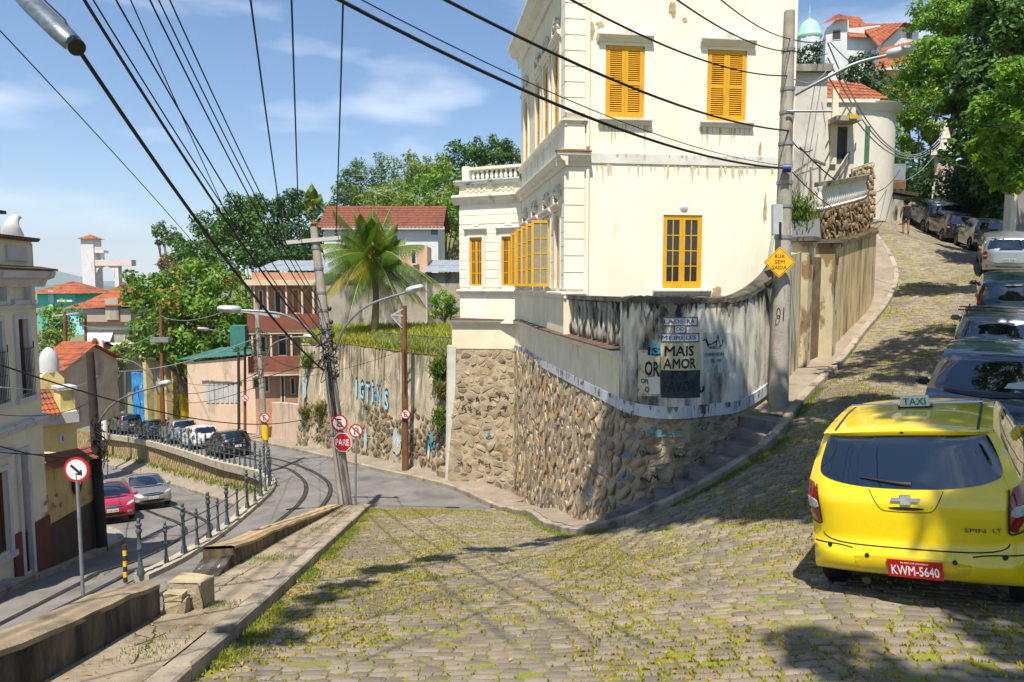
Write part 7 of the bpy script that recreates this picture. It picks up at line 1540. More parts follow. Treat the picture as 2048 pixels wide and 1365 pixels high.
# stone wall with rail along the far road
sw = empty('far_stone_wall', P(230, 790, 100), 'distant tan stone wall with fence beside the end of the road', 'wall'); fw2 = B.__new__(B); a = P(172, 790, 100); b = P(262, 800, 88); fw2.f = Fac((a.x, a.y), (b.x, b.y)); fw2.e = sw; fw2.slab(168, 745, 268, 800, -.5, 0, STT, 'wall_face')
mb = MB()
for i in range(24): p = fw2.f.at(fw2.f.len*i/23, P(230, 812, 90).z+.2, 2.5); mb.tube([p, p+V((0, 0, 1.0))], .03, 4)
stuff(mb.build('fence_posts', IRON, sw))
# mountains on the horizon
def ridge(name, lab, pts, d, m, depth=900):
    v = []; n = len(pts)
    for x, y in pts: p = P(x, y, d); v.append(p)
    base = [V((p.x, p.y-200, -60)) for p in v]; back = [V((p.x*1.1, p.y+depth, -60)) for p in v]; mb = MB(); mb.add(base+v+back, [(i, i+1, n+i+1, n+i) for i in range(n-1)]+[(n+i, n+i+1, 2*n+i+1, 2*n+i) for i in range(n-1)]); o = mb.build(name, m, smooth=70); return struct(tag(o, lab))
MTN = mat('forest_mountain', '#46613a', '#39522f', .004, 1.0)
def jag(x0, x1, f, n=60): return [(x0+(x1-x0)*i/n, f(x0+(x1-x0)*i/n)+random.gauss(0, .5)) for i in range(n+1)]
ridge('far_mountains', 'pale blue mountain ridge on the horizon', jag(-900, 1100, lambda x: 566-17*math.exp(-((x-112)/28)**2)-9*math.exp(-((x-90)/70)**2)-10*math.exp(-((x-225)/40)**2)-6*math.sin(x*.02)), 9000, MTN, 2500)
ridge('near_hills', 'low hills in front of the distant mountains', jag(-900, 1100, lambda x: 570-3*math.sin(x*.05)-3*math.sin(x*.013+1)), 4200, MTN, 1500)
# ================================================================ right: walls, gate and houses up the hill
PLST = mat('ochre_stained_render', '#cdb684', '#bfa573', 1.0, .92, .25, 30, stain=('#6b5b3c', 1.1, (2.2, 2.2, .4), .47, .64), stain2=('#dcc9a0', 1.1, (1, 1, .5), .60, .75))
BRUB = mat('brown_rubble', '#8d7350', '#6d5b43', 2.5, .95, .7, 22, island=.35, stain=('#3c3327', 2.0, (1, 1, 1), .50, .66)); BRUB1 = mat('brown_rubble_piece', '#8d7350', '#6d5b43', 2.5, .95, .7, 22, obj_rand=.35, stain=('#3c3327', 2.0, (1, 1, 1), .50, .66))
GATEM = mat('flaking_pillar', '#cbbf9c', '#b7a985', 1.5, .92, .25, 30, stain=('#8d7450', 1.8, (1, 1, .5), .50, .54), stain2=('#4a4437', 1.6, (2, 2, .35), .54, .66))
W = [V((8.9, 19.1, 0)), V((10.6, 21.2, 0)), V((12.4, 23.6, 0)), V((13.7, 26.0, 0)), V((14.25, 28.2, 0)), V((14.6, 29.3, 0))]
ww_ = resample(spline(W, 6), .5); n_ = len(ww_); bz = [H(p.x, p.y)-.2 for p in ww_]
def zmid(t): return lerp(1.05, 2.45, t**.9)
def ztop(t): return lerp(2.05, 3.9, t)
hw_ = empty('hillside_wall', gpt(11, 22), 'curved ochre wall with brown rubble and white balustrade above the uphill pavement', 'wall')
SLW = Surf([V((p.x, p.y, z)) for p, z in zip(ww_, bz)], [V((p.x, p.y, zmid(i/(n_-1)))) for i, p in enumerate(ww_)]); MB().grid(lambda i, j: SLW.at(i*SLW.w, j*SLW.h, 0.0), 60, 12).build('render', PLST, hw_, smooth=70)
back_ = [p+V((-.25, .15, 0)) for p in ww_]
SUW = Surf([V((p.x, p.y, zmid(i/(n_-1)))) for i, p in enumerate(back_)], [V((p.x-.05, p.y+.05, ztop(i/(n_-1)))) for i, p in enumerate(back_)])
rubble(hw_, SUW, .30, .22, BRUB, BRUB1, 130, proud=(.01, .09), gap=.03, jit=.48, mortar=mat('dark_mortar', '#54482f', '#41382a', 2, .95, .5, 20))
mb = MB(); sec = []
for i, p in enumerate(ww_): z = zmid(i/(n_-1)); q = back_[i]; sec.append([V((p.x, p.y, z))+(p-q)*.25+V((0, 0, -.06)), V((p.x, p.y, z))+(p-q)*.2+V((0, 0, .05+random.gauss(0, .02))), V((q.x, q.y, z+.08))])
mb.grid(lambda i, j: sec[int(round(i*(n_-1)))][int(round(j*2))], n_-1, 2); mb.build('mossy_ledge', mat('brown_moss', '#4d3f28', '#5f5230', 4, 1, .8, 20, stain=('#2e261a', 3, (1, 1, 1), .5, .6)), hw_, smooth=60)
bp = resample([SUW.at(u, SUW.h, -.1) for u in np.linspace(.3, SUW.w*.86, 30)], .27)
for p in bp: MB().lathe([(.08, 0), (.10, .05), (.06, .1), (.11, .26), (.06, .46), (.045, .55), (.08, .62), (.08, .68)], 8, p).build('baluster', TRIMW, hw_, smooth=50)
mb = MB(); mb.sweep([p+V((0, 0, .68)) for p in bp], [(-.16, 0), (-.16, .13), (.16, .13), (.16, 0)]); mb.build('balustrade_rail', mat('mossy_rail', '#6a6352', '#857c68', 3, .95, .5, 20, stain=('#3b362b', 2, (1, 1, 1), .48, .64)), hw_)
# rough stone pier at the end
ep = SLW.at(SLW.w, 0); prs = Surf([P(1704, 455, 25.0), P(1746, 445, 26.3)], [P(1704, 338, 25.0), P(1746, 324, 26.3)])
pi = empty('rubble_pier', ep, 'ragged tan rubble pier at the uphill end of the balustrade wall', 'wall'); rubble(pi, prs, .32, .2, STN, STN1, 60, proud=(.02, .12), gap=.03, mortar=MORT)
MB().hexa([P(1704, 455, 25.1), P(1746, 445, 26.4), P(1744, 445, 27.2), P(1702, 455, 26.0)], [P(1704, 338, 25.1), P(1746, 324, 26.4), P(1744, 324, 27.2), P(1702, 338, 26.0)]).build('core', MORT, pi)
ib = P(1590, 470, 19.6); q = RNG.normal(0, 1, (900, 3))*np.array([.22, .2, .22])+np.array(P(1596, 425, 19.3)[:]); tag(blades('wall_plant', q, .22, .03, LEAFD, None, lean=1.2, kindstuff=False), 'grassy green weed hanging on the balustrade left of the rubble', 'plant')
# wall between the curved name wall and the gate, gate pillars
w0 = resample([V((6.15, 15.65, 0)), V((7.0, 17.0, 0)), V((7.55, 17.85, 0))], .4); lw = empty('entrance_wall', gpt(7, 17), 'streaked cream wall between the leaning street-name wall and gate pillars', 'wall')
SEW = Surf([V((p.x, p.y, H(p.x, p.y)-.1)) for p in w0], [V((p.x, p.y, lerp(.62, .85, i/(len(w0)-1)))) for i, p in enumerate(w0)]); mb = MB(); mb.grid(lambda i, j: SEW.at(i*SEW.w, j*SEW.h), 14, 8); mb.grid(lambda i, j: SEW.at(i*SEW.w, j*SEW.h, -.3), 4, 2); mb.grid(lambda i, j: SEW.at(i*SEW.w, SEW.h, -.3*j), 8, 1); mb.build('wall_face', mat('streaked_cream', '#cfc5a4', '#bdb190', 1, .92, .2, 30, stain=('#3b362c', 1.6, (3, 3, .3), .54, .64), stain2=('#8a7b58', 2.2, (2, 2, .4), .55, .7)), lw, smooth=60)
gp = empty('gate_pillars', gpt(8.0, 18.3), 'pair of flaking cream gate pillars with flat caps behind the uphill pole', 'gate'); 
for (x, y, w) in ((7.62, 18.0, .42), (8.65, 18.85, .5)):
    z = H(x, y)-.1; Rz = Matrix.Rotation(R(-38), 3, 'Z'); MB().box((x, y, (z+1.12)/2), (w, .45, 1.12-z), Rz).build('pillar', GATEM, gp); MB().box((x, y, 1.18), (w+.26, .7, .12), Rz).build('pillar_cap', mat('dark_cap', '#6a6357', '#565045', 3, .95, .4, 20), gp); MB().box((x, y, 1.06), (w+.12, .56, .10), Rz).build('pillar_neck', GATEM, gp)
MB().box((8.12, 18.5, (H(8.1, 18.5)+.75)/2), (.95, .06, .75-H(8.1, 18.5)), Matrix.Rotation(R(40), 3, 'Z')).build('gate_leaf', mat('gate_brown', '#5a4a35', '#7a6a4c', 3, .8, .2, 20), gp); MB().box((7.95, 17.75, H(7.9, 17.7)+.12), (.95, .45, .22), Matrix.Rotation(R(40), 3, 'Z')).build('gate_step', CONC, gp)
# houses above the wall
GWH = mat('patchy_white_render', '#cfcbc0', '#bfbab0', .8, .9, .15, 25, stain=('#8b8880', 1.0, (1, 1, .6), .52, .70), stain2=('#e0dcd0', 1.4, (1, 1, .6), .60, .75))
pw = B('patchy_house', 'tall patchy grey-white house wall behind the uphill pole', 1585, 1656, 138, 420, 27, 7, GWH, 'house'); pw.slab(1583, 132, 1660, 146, -7, .25, GST, 'coping'); pw.win(1668-10, 250, 1672-2, 300) if False else None
pw2 = B('patchy_annex', 'lower cream annex with brown-framed window beside the patchy house', 1640, 1712, 215, 420, 29.5, 5, mat('cream_white', '#d6d0c0', '#cbc4b2', .8, .9, .1, 25), 'house'); pw2.win(1672, 255, 1692, 318, fm=mat('brown_frame', '#5a4636', rough=.8)); pw2.slab(1664, 180, 1670, 330, .02, .12, CREAMW, 'downpipe'); pw2.slab(1656, 240, 1705, 250, .0, .8, GST, 'canopy'); pw2.slab(1680, 238, 1695, 247, .75, .85, mat('yellow_plate', '#c7a520', rough=.6), 'yellow_plate')
rh = empty('round_house', P(1735, 440, 37), 'white house with rounded corner, green shutters and orange roof edge up the hill', 'house'); cx, cy = P(1715, 300, 39.5).x, P(1715, 300, 39.5).y; r_ = 1.9; zb0, zt0 = 1.0, P(1740, 210, 38).z
prof = [(r_, zb0), (r_, zt0-.5), (r_+.08, zt0-.45), (r_+.12, zt0-.3), (r_+.3, zt0-.15), (r_+.34, zt0), (r_, zt0+.1), (.05, zt0+.2)]; MB().lathe(prof, 32, (cx, cy, 0)).build('wall', mat('white_cream_render', '#d9d4c8', '#cdc7b8', .7, .88, .08, 25), rh, smooth=40)
mb = MB(); f_ = Fac((P(1650, 300, 37.6).x, P(1650, 300, 37.6).y), (cx, cy-r_)); f_.box(mb, 0, f_.len, zb0, zt0-.1, -4, 0); mb.build('side_wall', MATS['white_cream_render'], rh); mb = MB(); f_.box(mb, -.2, f_.len, zt0-.1, zt0+.1, -4, .3); mb.build('cornice', TRIMW, rh); mb = MB(); tile_roof(mb, f_.at(-.3, zt0+.1, .2), f_.at(f_.len+.6, zt0+.1, .2), f_.at(f_.len+.2, zt0+1.5, -2), f_.at(-.3, zt0+1.9, -2), 14, 5, .05); mb.build('roof', ORT, rh, smooth=50)
GRS = mat('green_shutter', '#3f6e54', '#35604a', 3, .7)
def onround(px, y0, y1, wpx, name, m, off):
    d = ray(px, (y0+y1)/2); a = V((d.x, d.y)); b = V((cx, cy)); A_ = a.dot(a); Bq = -2*a.dot(b); C_ = b.dot(b)-(r_+off)**2; t = (-Bq-math.sqrt(max(0, Bq*Bq-4*A_*C_)))/(2*A_); p = d*t; n = V((p.x-cx, p.y-cy, 0)).normalized(); tng = V((-n.y, n.x, 0)); h = (y1-y0)/F*t; w = wpx/F*t
    mb = MB(); q = [V((p.x, p.y, p.z-h/2))-tng*w/2-n*.2, V((p.x, p.y, p.z-h/2))+tng*w/2-n*.2, V((p.x, p.y, p.z-h/2))+tng*w/2+n*.06, V((p.x, p.y, p.z-h/2))-tng*w/2+n*.06]; mb.hexa(q, [v+V((0, 0, h)) for v in q]); return mb.build(name, m, rh)
onround(1729, 248, 342, 22, 'window_surround', TRIMW, -.02); onround(1725.5, 254, 338, 8, 'shutter', GRS, .03); onround(1734, 254, 338, 8, 'shutter', GRS, .03)
tr = empty('terrace_trellis', P(1650, 380, 27), 'weathered wooden trellis frame on the terrace above the balustrade', 'trellis'); mb = MB(); mw = mat('weathered_wood', '#8d8470', '#6f6756', 5, .9)
for x, y in ((1598, 365), (1622, 350), (1640, 345)): mb.beam(P(x, 400, 25.5), P(x, y-15, 25.5), .07, .07, V((0, 1, 0)))
mb.beam(P(1590, 345, 25.5), P(1625, 320, 25.5), .08, .08); mb.beam(P(1625, 320, 25.5), P(1650, 330, 26.5), .08, .08); mb.beam(P(1590, 352, 25.5), P(1640, 335, 25.5), .06, .06); mb.build('frame', mw, tr); mb = MB(); mb.hexa([P(1658, 385, 26), P(1690, 330, 29), P(1712, 300, 31), P(1668, 385, 27)], [p+V((0, 0, .35)) for p in (P(1658, 385, 26), P(1690, 330, 29), P(1712, 300, 31), P(1668, 385, 27))]); mb.build('sloping_wall', GST, tr)
ds = B('garage_door', 'silver metal shed front behind the low uphill wall', 1768, 1812, 328, 420, 42, 3, ZINC, 'shed'); ds.slab(1768, 362, 1806, 380, .0, .3, mat('rust_box', '#7a5a3c', '#6a4d34', 3, .8), 'brown_panel')
lwl = B('low_street_wall', 'low stained wall at the top of the street behind the pedestrian', 1749, 1832, 384, 452, 39, .4, STAINW, 'wall', skew=3.0); lwl.slab(1746, 379, 1834, 387, -.5, .12, MATS['mossy_coping'], 'coping')
# spired gate pier and painted gate
sp_e = empty('spired_pier', P(1885, 400, 43), 'pinkish gate pier topped by a small stone spire', 'pier'); c = P(1884, 400, 43); zt1 = P(1884, 312, 43).z; zg = H(c.x, c.y)-1
MB().box((c.x, c.y, (zg+zt1)/2), (1.0, 1.0, zt1-zg), Matrix.Rotation(R(-30), 3, 'Z')).build('shaft', mat('pink_plaster', '#cdbfb2', '#c0ae9f', 1, .9, .15, 20, stain=('#b08a6a', 1.5, (1, 1, .6), .56, .64)), sp_e); MB().box((c.x, c.y, zt1+.1), (1.45, 1.45, .3), Matrix.Rotation(R(-30), 3, 'Z')).build('cap', TRIMW, sp_e); MB().lathe([(.62, .25), (.5, .45), (.42, .5), (.3, .95), (.36, 1.0), (.16, 1.7), (.02, 2.3)], 4, (c.x, c.y, zt1), Matrix.Rotation(R(20), 3, 'Z')).build('spire', RELIEF, sp_e); MB().box((c.x, c.y, zt1-2.4), (1.15, 1.15, .9), Matrix.Rotation(R(-30), 3, 'Z')).build('plinth', sp_e.children[0].data.materials[0], sp_e)
jt = B('painted_gate', 'dark teal gate with white painted lettering beside the spired pier', 1889, 1932, 330, 425, 44, .15, mat('teal_gate', '#31564f', '#3d645c', 1.5, .8, .1, 20), 'gate')
for t, x, y, w in (('JE', 1899, 346, 16), ("T'AIME", 1904, 362, 28)):
    u, z = jt.f.hit(x, y); k = 44/F; text_obj('lettering', t, lambda a, b: jt.f.at(u+a, z+b, .02), WHITE, jt.e, 10*k, w*k, .02)
po = B('white_gate_post', 'white gate post at the right edge behind the silver car', 2024, 2036, 385, 480, 27.5, .4, WHITE, 'post'); 
rw_ = B('shaded_wall', 'shaded grey wall at the right edge behind the white post', 2037, 2075, 380, 480, 28.0, .4, mat('mauve_grey_wall', '#8c8488', '#7d767a', 1, .9), 'wall')
# houses on the hilltop
ht = B('hilltop_house', 'white hilltop house with steep orange tile roofs', 1652, 1760, 62, 190, 95, 9, WHR, 'house', skew=-2); f = ht.f; mb = MB(); zr = P(1690, 24, 96).z
tile_roof(mb, f.at(f.len*.42, P(1725, 82, 95).z, .7), f.at(f.len*.94, P(1755, 90, 95).z, .7), f.at(f.len*.72, zr-.4, -4), f.at(f.len*.30, zr, -3), 12, 6, .07); tile_roof(mb, f.at(-.8, P(1655, 52, 95).z, .6), f.at(f.len*.42, P(1705, 45, 95).z, .8), f.at(f.len*.30, zr, -3), f.at(f.len*.25, zr, -3), 12, 6, .07); mb.build('roof', ORT, ht.e, smooth=50)
MB().prism([f.at(.0, ht.z1-.2, .02), f.at(f.len*.42, ht.z1-.2, .02), f.at(f.len*.42, P(1705, 47, 95).z, .02), f.at(f.len*.22, P(1680, 40, 95).z, .02), f.at(0, P(1660, 58, 95).z, .02)], -f.n*2).build('gable', WHR, ht.e); ht.win(1664, 60, 1682, 80)
ht2 = B('hilltop_house', 'second white hilltop house with broad gable at the right of the first', 1764, 1836, 90, 190, 90, 8, WHR, 'house'); f = ht2.f; mb = MB(); zr = P(1800, 34, 92).z; ha = f.at(f.len*.5, P(1800, 50, 90).z, .3)
tile_roof(mb, f.at(-.8, P(1760, 98, 90).z, .8), f.at(f.len*.5, P(1800, 52, 90).z, .8), f.at(f.len*.55, zr, -5), f.at(-.3, P(1770, 44, 95).z, -6), 10, 6, .07); tile_roof(mb, f.at(f.len*.5, P(1800, 52, 90).z, .8), f.at(f.len+.8, P(1838, 62, 90).z, .8), f.at(f.len+.5, zr-.6, -5), f.at(f.len*.55, zr, -5), 8, 5, .07); mb.build('roof', ORT, ht2.e, smooth=50); MB().prism([f.at(0, ht2.z1-.1, .02), f.at(f.len, ht2.z1-.1, .02), f.at(f.len, P(1836, 66, 90).z, .02), f.at(f.len*.5, P(1800, 55, 90).z, .02)], -f.n*2).build('gable', WHR, ht2.e); ht2.win(1812, 64, 1824, 80, bars=(3, 1))
lr_ = B('lower_tiled_house', 'orange tiled roof peeping out below the hilltop houses', 1770, 1850, 140, 190, 70, 7, mat('tan_render', '#b59a70', rough=.9), 'house'); f = lr_.f; mb = MB(); tile_roof(mb, f.at(-1.5, P(1765, 148, 70).z, .8), f.at(f.len+1, P(1850, 120, 70).z, .8), f.at(f.len+1, P(1850, 85, 74).z, -4), f.at(f.len*.4, P(1800, 100, 74).z, -4), 14, 6, .08); mb.build('roof', ORT, lr_.e, smooth=50)
dm = empty('dome_turret', P(1618, 90, 110), 'pale green ribbed dome turret with thin finial behind the pole', 'turret'); c = P(1618, 74, 110); r_d = 23/F*110; MB().lathe([(r_d*1.05, -.3), (r_d*1.08, 0), (r_d*.98, .5), (r_d*.85, 1.3), (r_d*.62, 2.1), (r_d*.3, 2.6), (.12, 2.8), (.1, 3.6), (.16, 3.7), (.05, 3.9), (.03, 5.0)], 16, c).build('dome', mat('verdigris', '#9fd0b8', '#8cc0a8', .8, .6), dm, smooth=30); MB().lathe([(r_d, -5), (r_d, -.3)], 12, c).build('drum', WHR, dm, smooth=30)
# pedestrian walking uphill, seen from behind
def person(x, y, az, hgt=1.66):
    e = empty('person', gpt(x, y), 'person in black top and shorts walking uphill with a grey bag', 'person')
    J = {'pel': (0, 0, .93), 'wst': (0, .0, 1.08), 'chs': (0, .01, 1.27), 'nck': (0, 0, 1.42), 'hd0': (0, .01, 1.50), 'hd1': (0, .02, 1.60), 'shl': (-.17, 0, 1.37), 'ell': (-.23, -.04, 1.12), 'wrl': (-.24, .05, .90), 'hal': (-.24, .08, .82), 'shr': (.17, 0, 1.37), 'elr': (.24, -.05, 1.13), 'wrr': (.24, .03, .92), 'har': (.24, .06, .84),
         'hpl': (-.095, 0, .88), 'knl': (-.10, .12, .50), 'anl': (-.10, .02, .09), 'tol': (-.11, .20, .03), 'hpr': (.095, 0, .88), 'knr': (.10, -.02, .49), 'anr': (.10, -.16, .11), 'tor': (.11, -.02, .03)}
    Rd = dict(pel=(.155, .12), wst=(.125, .09), chs=(.15, .11), nck=(.055, .055), hd0=(.075, .085), hd1=(.085, .095), shl=(.06, .06), ell=(.042, .042), wrl=(.03, .03), hal=(.035, .022), shr=(.06, .06), elr=(.042, .042), wrr=(.03, .03), har=(.035, .022), hpl=(.095, .1), knl=(.06, .06), anl=(.04, .045), tol=(.035, .03), hpr=(.095, .1), knr=(.06, .06), anr=(.04, .045), tor=(.035, .03))
    Ed = [('pel', 'wst'), ('wst', 'chs'), ('chs', 'nck'), ('nck', 'hd0'), ('hd0', 'hd1'), ('chs', 'shl'), ('shl', 'ell'), ('ell', 'wrl'), ('wrl', 'hal'), ('chs', 'shr'), ('shr', 'elr'), ('elr', 'wrr'), ('wrr', 'har'), ('pel', 'hpl'), ('hpl', 'knl'), ('knl', 'anl'), ('anl', 'tol'), ('pel', 'hpr'), ('hpr', 'knr'), ('knr', 'anr'), ('anr', 'tor')]
    ks = list(J); me = bpy.data.meshes.new('body'); me.from_pydata([J[k] for k in ks], [(ks.index(a), ks.index(b)) for a, b in Ed], []); o = bpy.data.objects.new('body', me); COL.objects.link(o)
    sk = o.modifiers.new('skin', 'SKIN'); 
    for i, k in enumerate(ks): me.skin_vertices[0].data[i].radius = Rd[k]; me.skin_vertices[0].data[i].use_root = (k == 'pel')
    o.modifiers.new('sub', 'SUBSURF').levels = 2; dg = bpy.context.evaluated_depsgraph_get(); ev = o.evaluated_get(dg); bme = bpy.data.meshes.new_from_object(ev); bpy.data.objects.remove(o)
    skin_ = mat('skin', '#8a5a42', '#7c4f3a', 5, .6); cloth = mat('black_cloth', '#16161a', '#202026', 20, .9); shoe = mat('dark_shoe', '#1c1a19', rough=.7)
    for m_ in (skin_, cloth, shoe): bme.materials.append(m_)
    for p in bme.polygons:
        c = p.center; top_ = (1.0 < c.z < 1.36 and abs(c.x) < .17); sh = (.70 < c.z <= 1.0 and abs(c.x) < .20); p.material_index = 1 if (top_ or sh) else (2 if c.z < .085 else 0); p.use_smooth = True
    b = bpy.data.objects.new('body', bme); COL.objects.link(b); b.parent = e
    n = 900; d = RNG.normal(0, 1, (n, 3)); d /= np.linalg.norm(d, axis=1)[:, None]; pts = np.array([0, -.02, 1.60])+d*np.array([.15, .14, .15])*RNG.uniform(.4, 1, (n, 1)); ok = (pts[:, 1] < .06) | (pts[:, 2] > 1.64); h = blades('hair', pts[ok], .06, .02, mat('black_hair', '#171310', rough=.6), None, 1.0, False); h.parent = e
    for s in (-1, 1):     # fingers
        for k in range(4): mb = MB().tube([V((s*.24, .07+.012*k, .83)), V((s*.24, .085+.014*k, .79)), V((s*.235, .08+.015*k, .755))], [.009, .008, .006], 5); f = mb.build('finger', skin_, None, smooth=60); f.parent = e
        f = MB().tube([V((s*.23, .06, .85)), V((s*.215, .10, .82))], [.010, .008], 5).build('thumb', skin_, None, smooth=60); f.parent = e
    bg_ = MB().hexa([V((.17, -.2, .88)), V((.42, -.16, .88)), V((.40, -.06, .90)), V((.18, -.08, .90))], [V((.2, -.17, 1.14)), V((.38, -.15, 1.14)), V((.37, -.08, 1.15)), V((.2, -.1, 1.15))]).build('bag', mat('grey_bag', '#3f4048', '#4b4c54', 8, .8), None); bg_.parent = e; s_ = MB().tube([V((.3, -.12, 1.13)), V((.19, -.06, 1.38)), V((.15, .05, 1.40))], .012, 5).build('bag_strap', cloth, None); s_.parent = e
    e.rotation_euler = (0, 0, R(-az)); return e
pp_ = P(1811, 468, 33.5); person(pp_.x, pp_.y, 25)
# ================================================================ trees
LG1 = mat('leaf_mango', '#46701a', '#6f9222', 1.2, .55, island=.35, transl=.30, stain=('#b8862e', .35, (1, 1, 1), .58, .66)); LG2 = mat('leaf_deep', '#35581a', '#4f7523', 1.0, .6, island=.35, transl=.28); LG3 = mat('leaf_blue_green', '#4a6a35', '#5f7a3c', .9, .65, island=.35, transl=.28)
LG4 = mat('leaf_bright', '#527f16', '#7ea424', 1.0, .55, island=.3, transl=.35); LG5 = mat('leaf_dark', '#2a4a1e', '#3a5f24', 1.0, .5, island=.35, transl=.25); LDRY = mat('leaf_brownish', '#7d6d48', '#8d7d52', 1.2, .8, island=.3, transl=.25); LPOD = mat('leaf_pod_yellow', '#c2b02c', '#a7a52c', 1, .6, island=.3, transl=.3); LYG = mat('leaf_olive', '#66832a', '#7f9433', 1.0, .6, island=.35, transl=.3)
BARK = mat('bark', '#5d5140', '#74664f', 3, .95, .6, 15)
def leaves(name, clumps, per, size, m, parent, up=.35, aspect=.5, fill=.55, seed=1):
    """clumps: list of (centre, radius) -> one mesh of folded diamond leaves"""
    rg = np.random.default_rng(seed); C = []; N_ = []; S_ = []
    for c, r in clumps:
        n = max(12, int(2.6*per*(r*r if isinstance(r, float) else float(np.mean(np.square(r)))))); d = rg.normal(0, 1, (n, 3)); d /= np.linalg.norm(d, axis=1)[:, None]+1e-9; rad = rg.uniform(0, 1, n)**(1/3*fill*1.6); rr = np.array(r if not isinstance(r, float) else (r, r, r*.8))
        C.append(np.array(c)[None]+d*rad[:, None]*rr); nn = d+rg.normal(0, .55, (n, 3))+np.array([0, 0, up]); N_.append(nn/np.linalg.norm(nn, axis=1)[:, None])
    C = np.concatenate(C); Nn = np.concatenate(N_); n = len(C); t = np.cross(Nn, rg.normal(0, 1, (n, 3))); t /= np.linalg.norm(t, axis=1)[:, None]+1e-9; b = np.cross(Nn, t); s = size*rg.uniform(.5, 1.5, n)[:, None]
    V_ = np.zeros((n, 4, 3)); V_[:, 0] = C-t*s*.5; V_[:, 1] = C+b*s*aspect*.5-Nn*s*.06; V_[:, 2] = C+t*s*.5-Nn*s*.12; V_[:, 3] = C-b*s*aspect*.5-Nn*s*.06
    return np_mesh(name, V_.reshape(-1, 3), (np.arange(n)[:, None]*4+np.arange(4)[None]), m, parent)
def blobs(px, py, rx, ry, d, n, rs, seed, rd=None, hollow=.55):
    """n sub-clumps inside an ellipsoid given in pixels at depth d"""
    rg = np.random.default_rng(seed); c = np.array(P(px, py, d)[:]); k = d/F; R_ = np.array([rx*k, (rd or rx)*k, ry*k]); out = []
    for i in range(n):
        v = rg.normal(0, 1, 3); v /= np.linalg.norm(v); q = c+v*R_*rg.uniform(hollow, 1.0)*np.array([1, 1, 1]); r = rs*float(np.mean(R_))*rg.uniform(.65, 1.3); out.append((q, r))
    out.append((c, 0.55*float(np.mean(R_)))); return out
def tree(name, lab, base, ells, m, leaf, per, n=26, rs=.34, seed=1, group=None, trunk=.28, cat='tree', extra=None, nl=9, basez=None, up=.35, aspect=.5):
    cl_ = []
    for i, e in enumerate(ells): cl_ += blobs(*e, n, rs, seed*31+i)
    b = V(base); 
    e = empty(name, b, lab, cat, group); cen = sum((V(c) for c, r in cl_), V((0, 0, 0)))/len(cl_); mb = MB(); rnd = random.Random(seed); fork = b.lerp(cen, .45); fork.x = b.x+(cen.x-b.x)*.3; fork.y = b.y+(cen.y-b.y)*.3
    mb.tube([b-V((0, 0, .4)), b.lerp(fork, .5)+V((rnd.gauss(0, .1), rnd.gauss(0, .1), 0)), fork], [trunk*1.25, trunk*.95, trunk*.8], 8)
    for c, r in rnd.sample(cl_, min(nl, len(cl_))):
        c = V(c); mid = fork.lerp(c, .5)+V((rnd.gauss(0, .3), rnd.gauss(0, .3), .25)); mb.tube([fork, mid, c], [trunk*.55, trunk*.32, trunk*.12], 6)
    mb.build('trunk', BARK, e, smooth=60); leaves('crown', cl_, per, leaf, m, e, up=up, aspect=aspect, seed=seed)
    if extra: leaves('blossom', cl_[::2], per*.1, leaf*.8, extra, e, seed=seed+5)
    return e
def gb_(px, py, d): p = P(px, py, d); return (p.x, p.y, TZ(p.x, p.y))
HT = 'trees on the hills behind the houses'
tree('mango_tree', 'huge round mango tree with yellow-green crown left of the peach house', gb_(400, 800, 62), [(330, 640, 72, 70, 60), (440, 615, 80, 68, 61), (385, 565, 80, 45, 63), (290, 590, 42, 55, 61), (465, 690, 50, 60, 60), (370, 700, 80, 50, 59)], LG1, .42, 34, 24, .34, 3, trunk=.5, nl=14)
tree('round_tree', 'small round tree standing in front of the mango by the portal', P(236, 800, 55), [(232, 712, 30, 32, 55)], LYG, .26, 80, 26, .34, 4, trunk=.14)
tree('round_tree', 'bushy olive tree right of the street house, below the turquoise house', gb_(120, 760, 72), [(125, 640, 36, 42, 72), (115, 690, 42, 36, 70)], LYG, .34, 44, 24, .34, 5, trunk=.2)
tree('hill_tree', 'dark bushy tree on the crest above the brown shrub', gb_(335, 560, 88), [(330, 468, 26, 24, 88), (355, 485, 26, 18, 88)], LG2, .42, 36, 18, .36, 6, HT)
tree('brown_shrub', 'dry brownish shrub on the slope under the crest tree', gb_(340, 600, 78), [(345, 528, 30, 24, 78)], LDRY, .3, 50, 18, .36, 7, None, cat='shrub')
tree('hill_tree', 'dense green tree at the left shoulder of the hill behind the wires', gb_(420, 560, 84), [(410, 470, 42, 44, 84), (390, 520, 50, 34, 82)], LG2, .42, 34, 22, .34, 8, HT)
tree('hill_tree', 'broad leafy tree on the hill directly left of the leaning pole', gb_(500, 560, 80), [(490, 420, 60, 40, 82), (470, 480, 66, 50, 80), (520, 480, 60, 60, 80)], LG2, .42, 34, 22, .34, 9, HT)
tree('hill_tree', 'dark tree behind the top of the leaning pole', gb_(600, 560, 78), [(585, 420, 52, 40, 80), (580, 480, 60, 46, 78), (625, 500, 36, 50, 76)], LG5, .42, 36, 22, .34, 10, HT)
tree('hill_tree', 'wispy blue-green tree on the skyline above the tiled house', gb_(730, 470, 105), [(740, 350, 58, 44, 105), (700, 380, 30, 40, 104)], LG3, .36, 40, 26, .26, 11, HT, up=.6)
tree('hill_tree', 'olive green tree in the middle of the skyline grove', gb_(830, 480, 100), [(830, 345, 62, 44, 102), (800, 400, 56, 40, 98), (885, 345, 44, 40, 102), (740, 405, 50, 34, 96)], LYG, .38, 38, 24, .30, 12, HT)
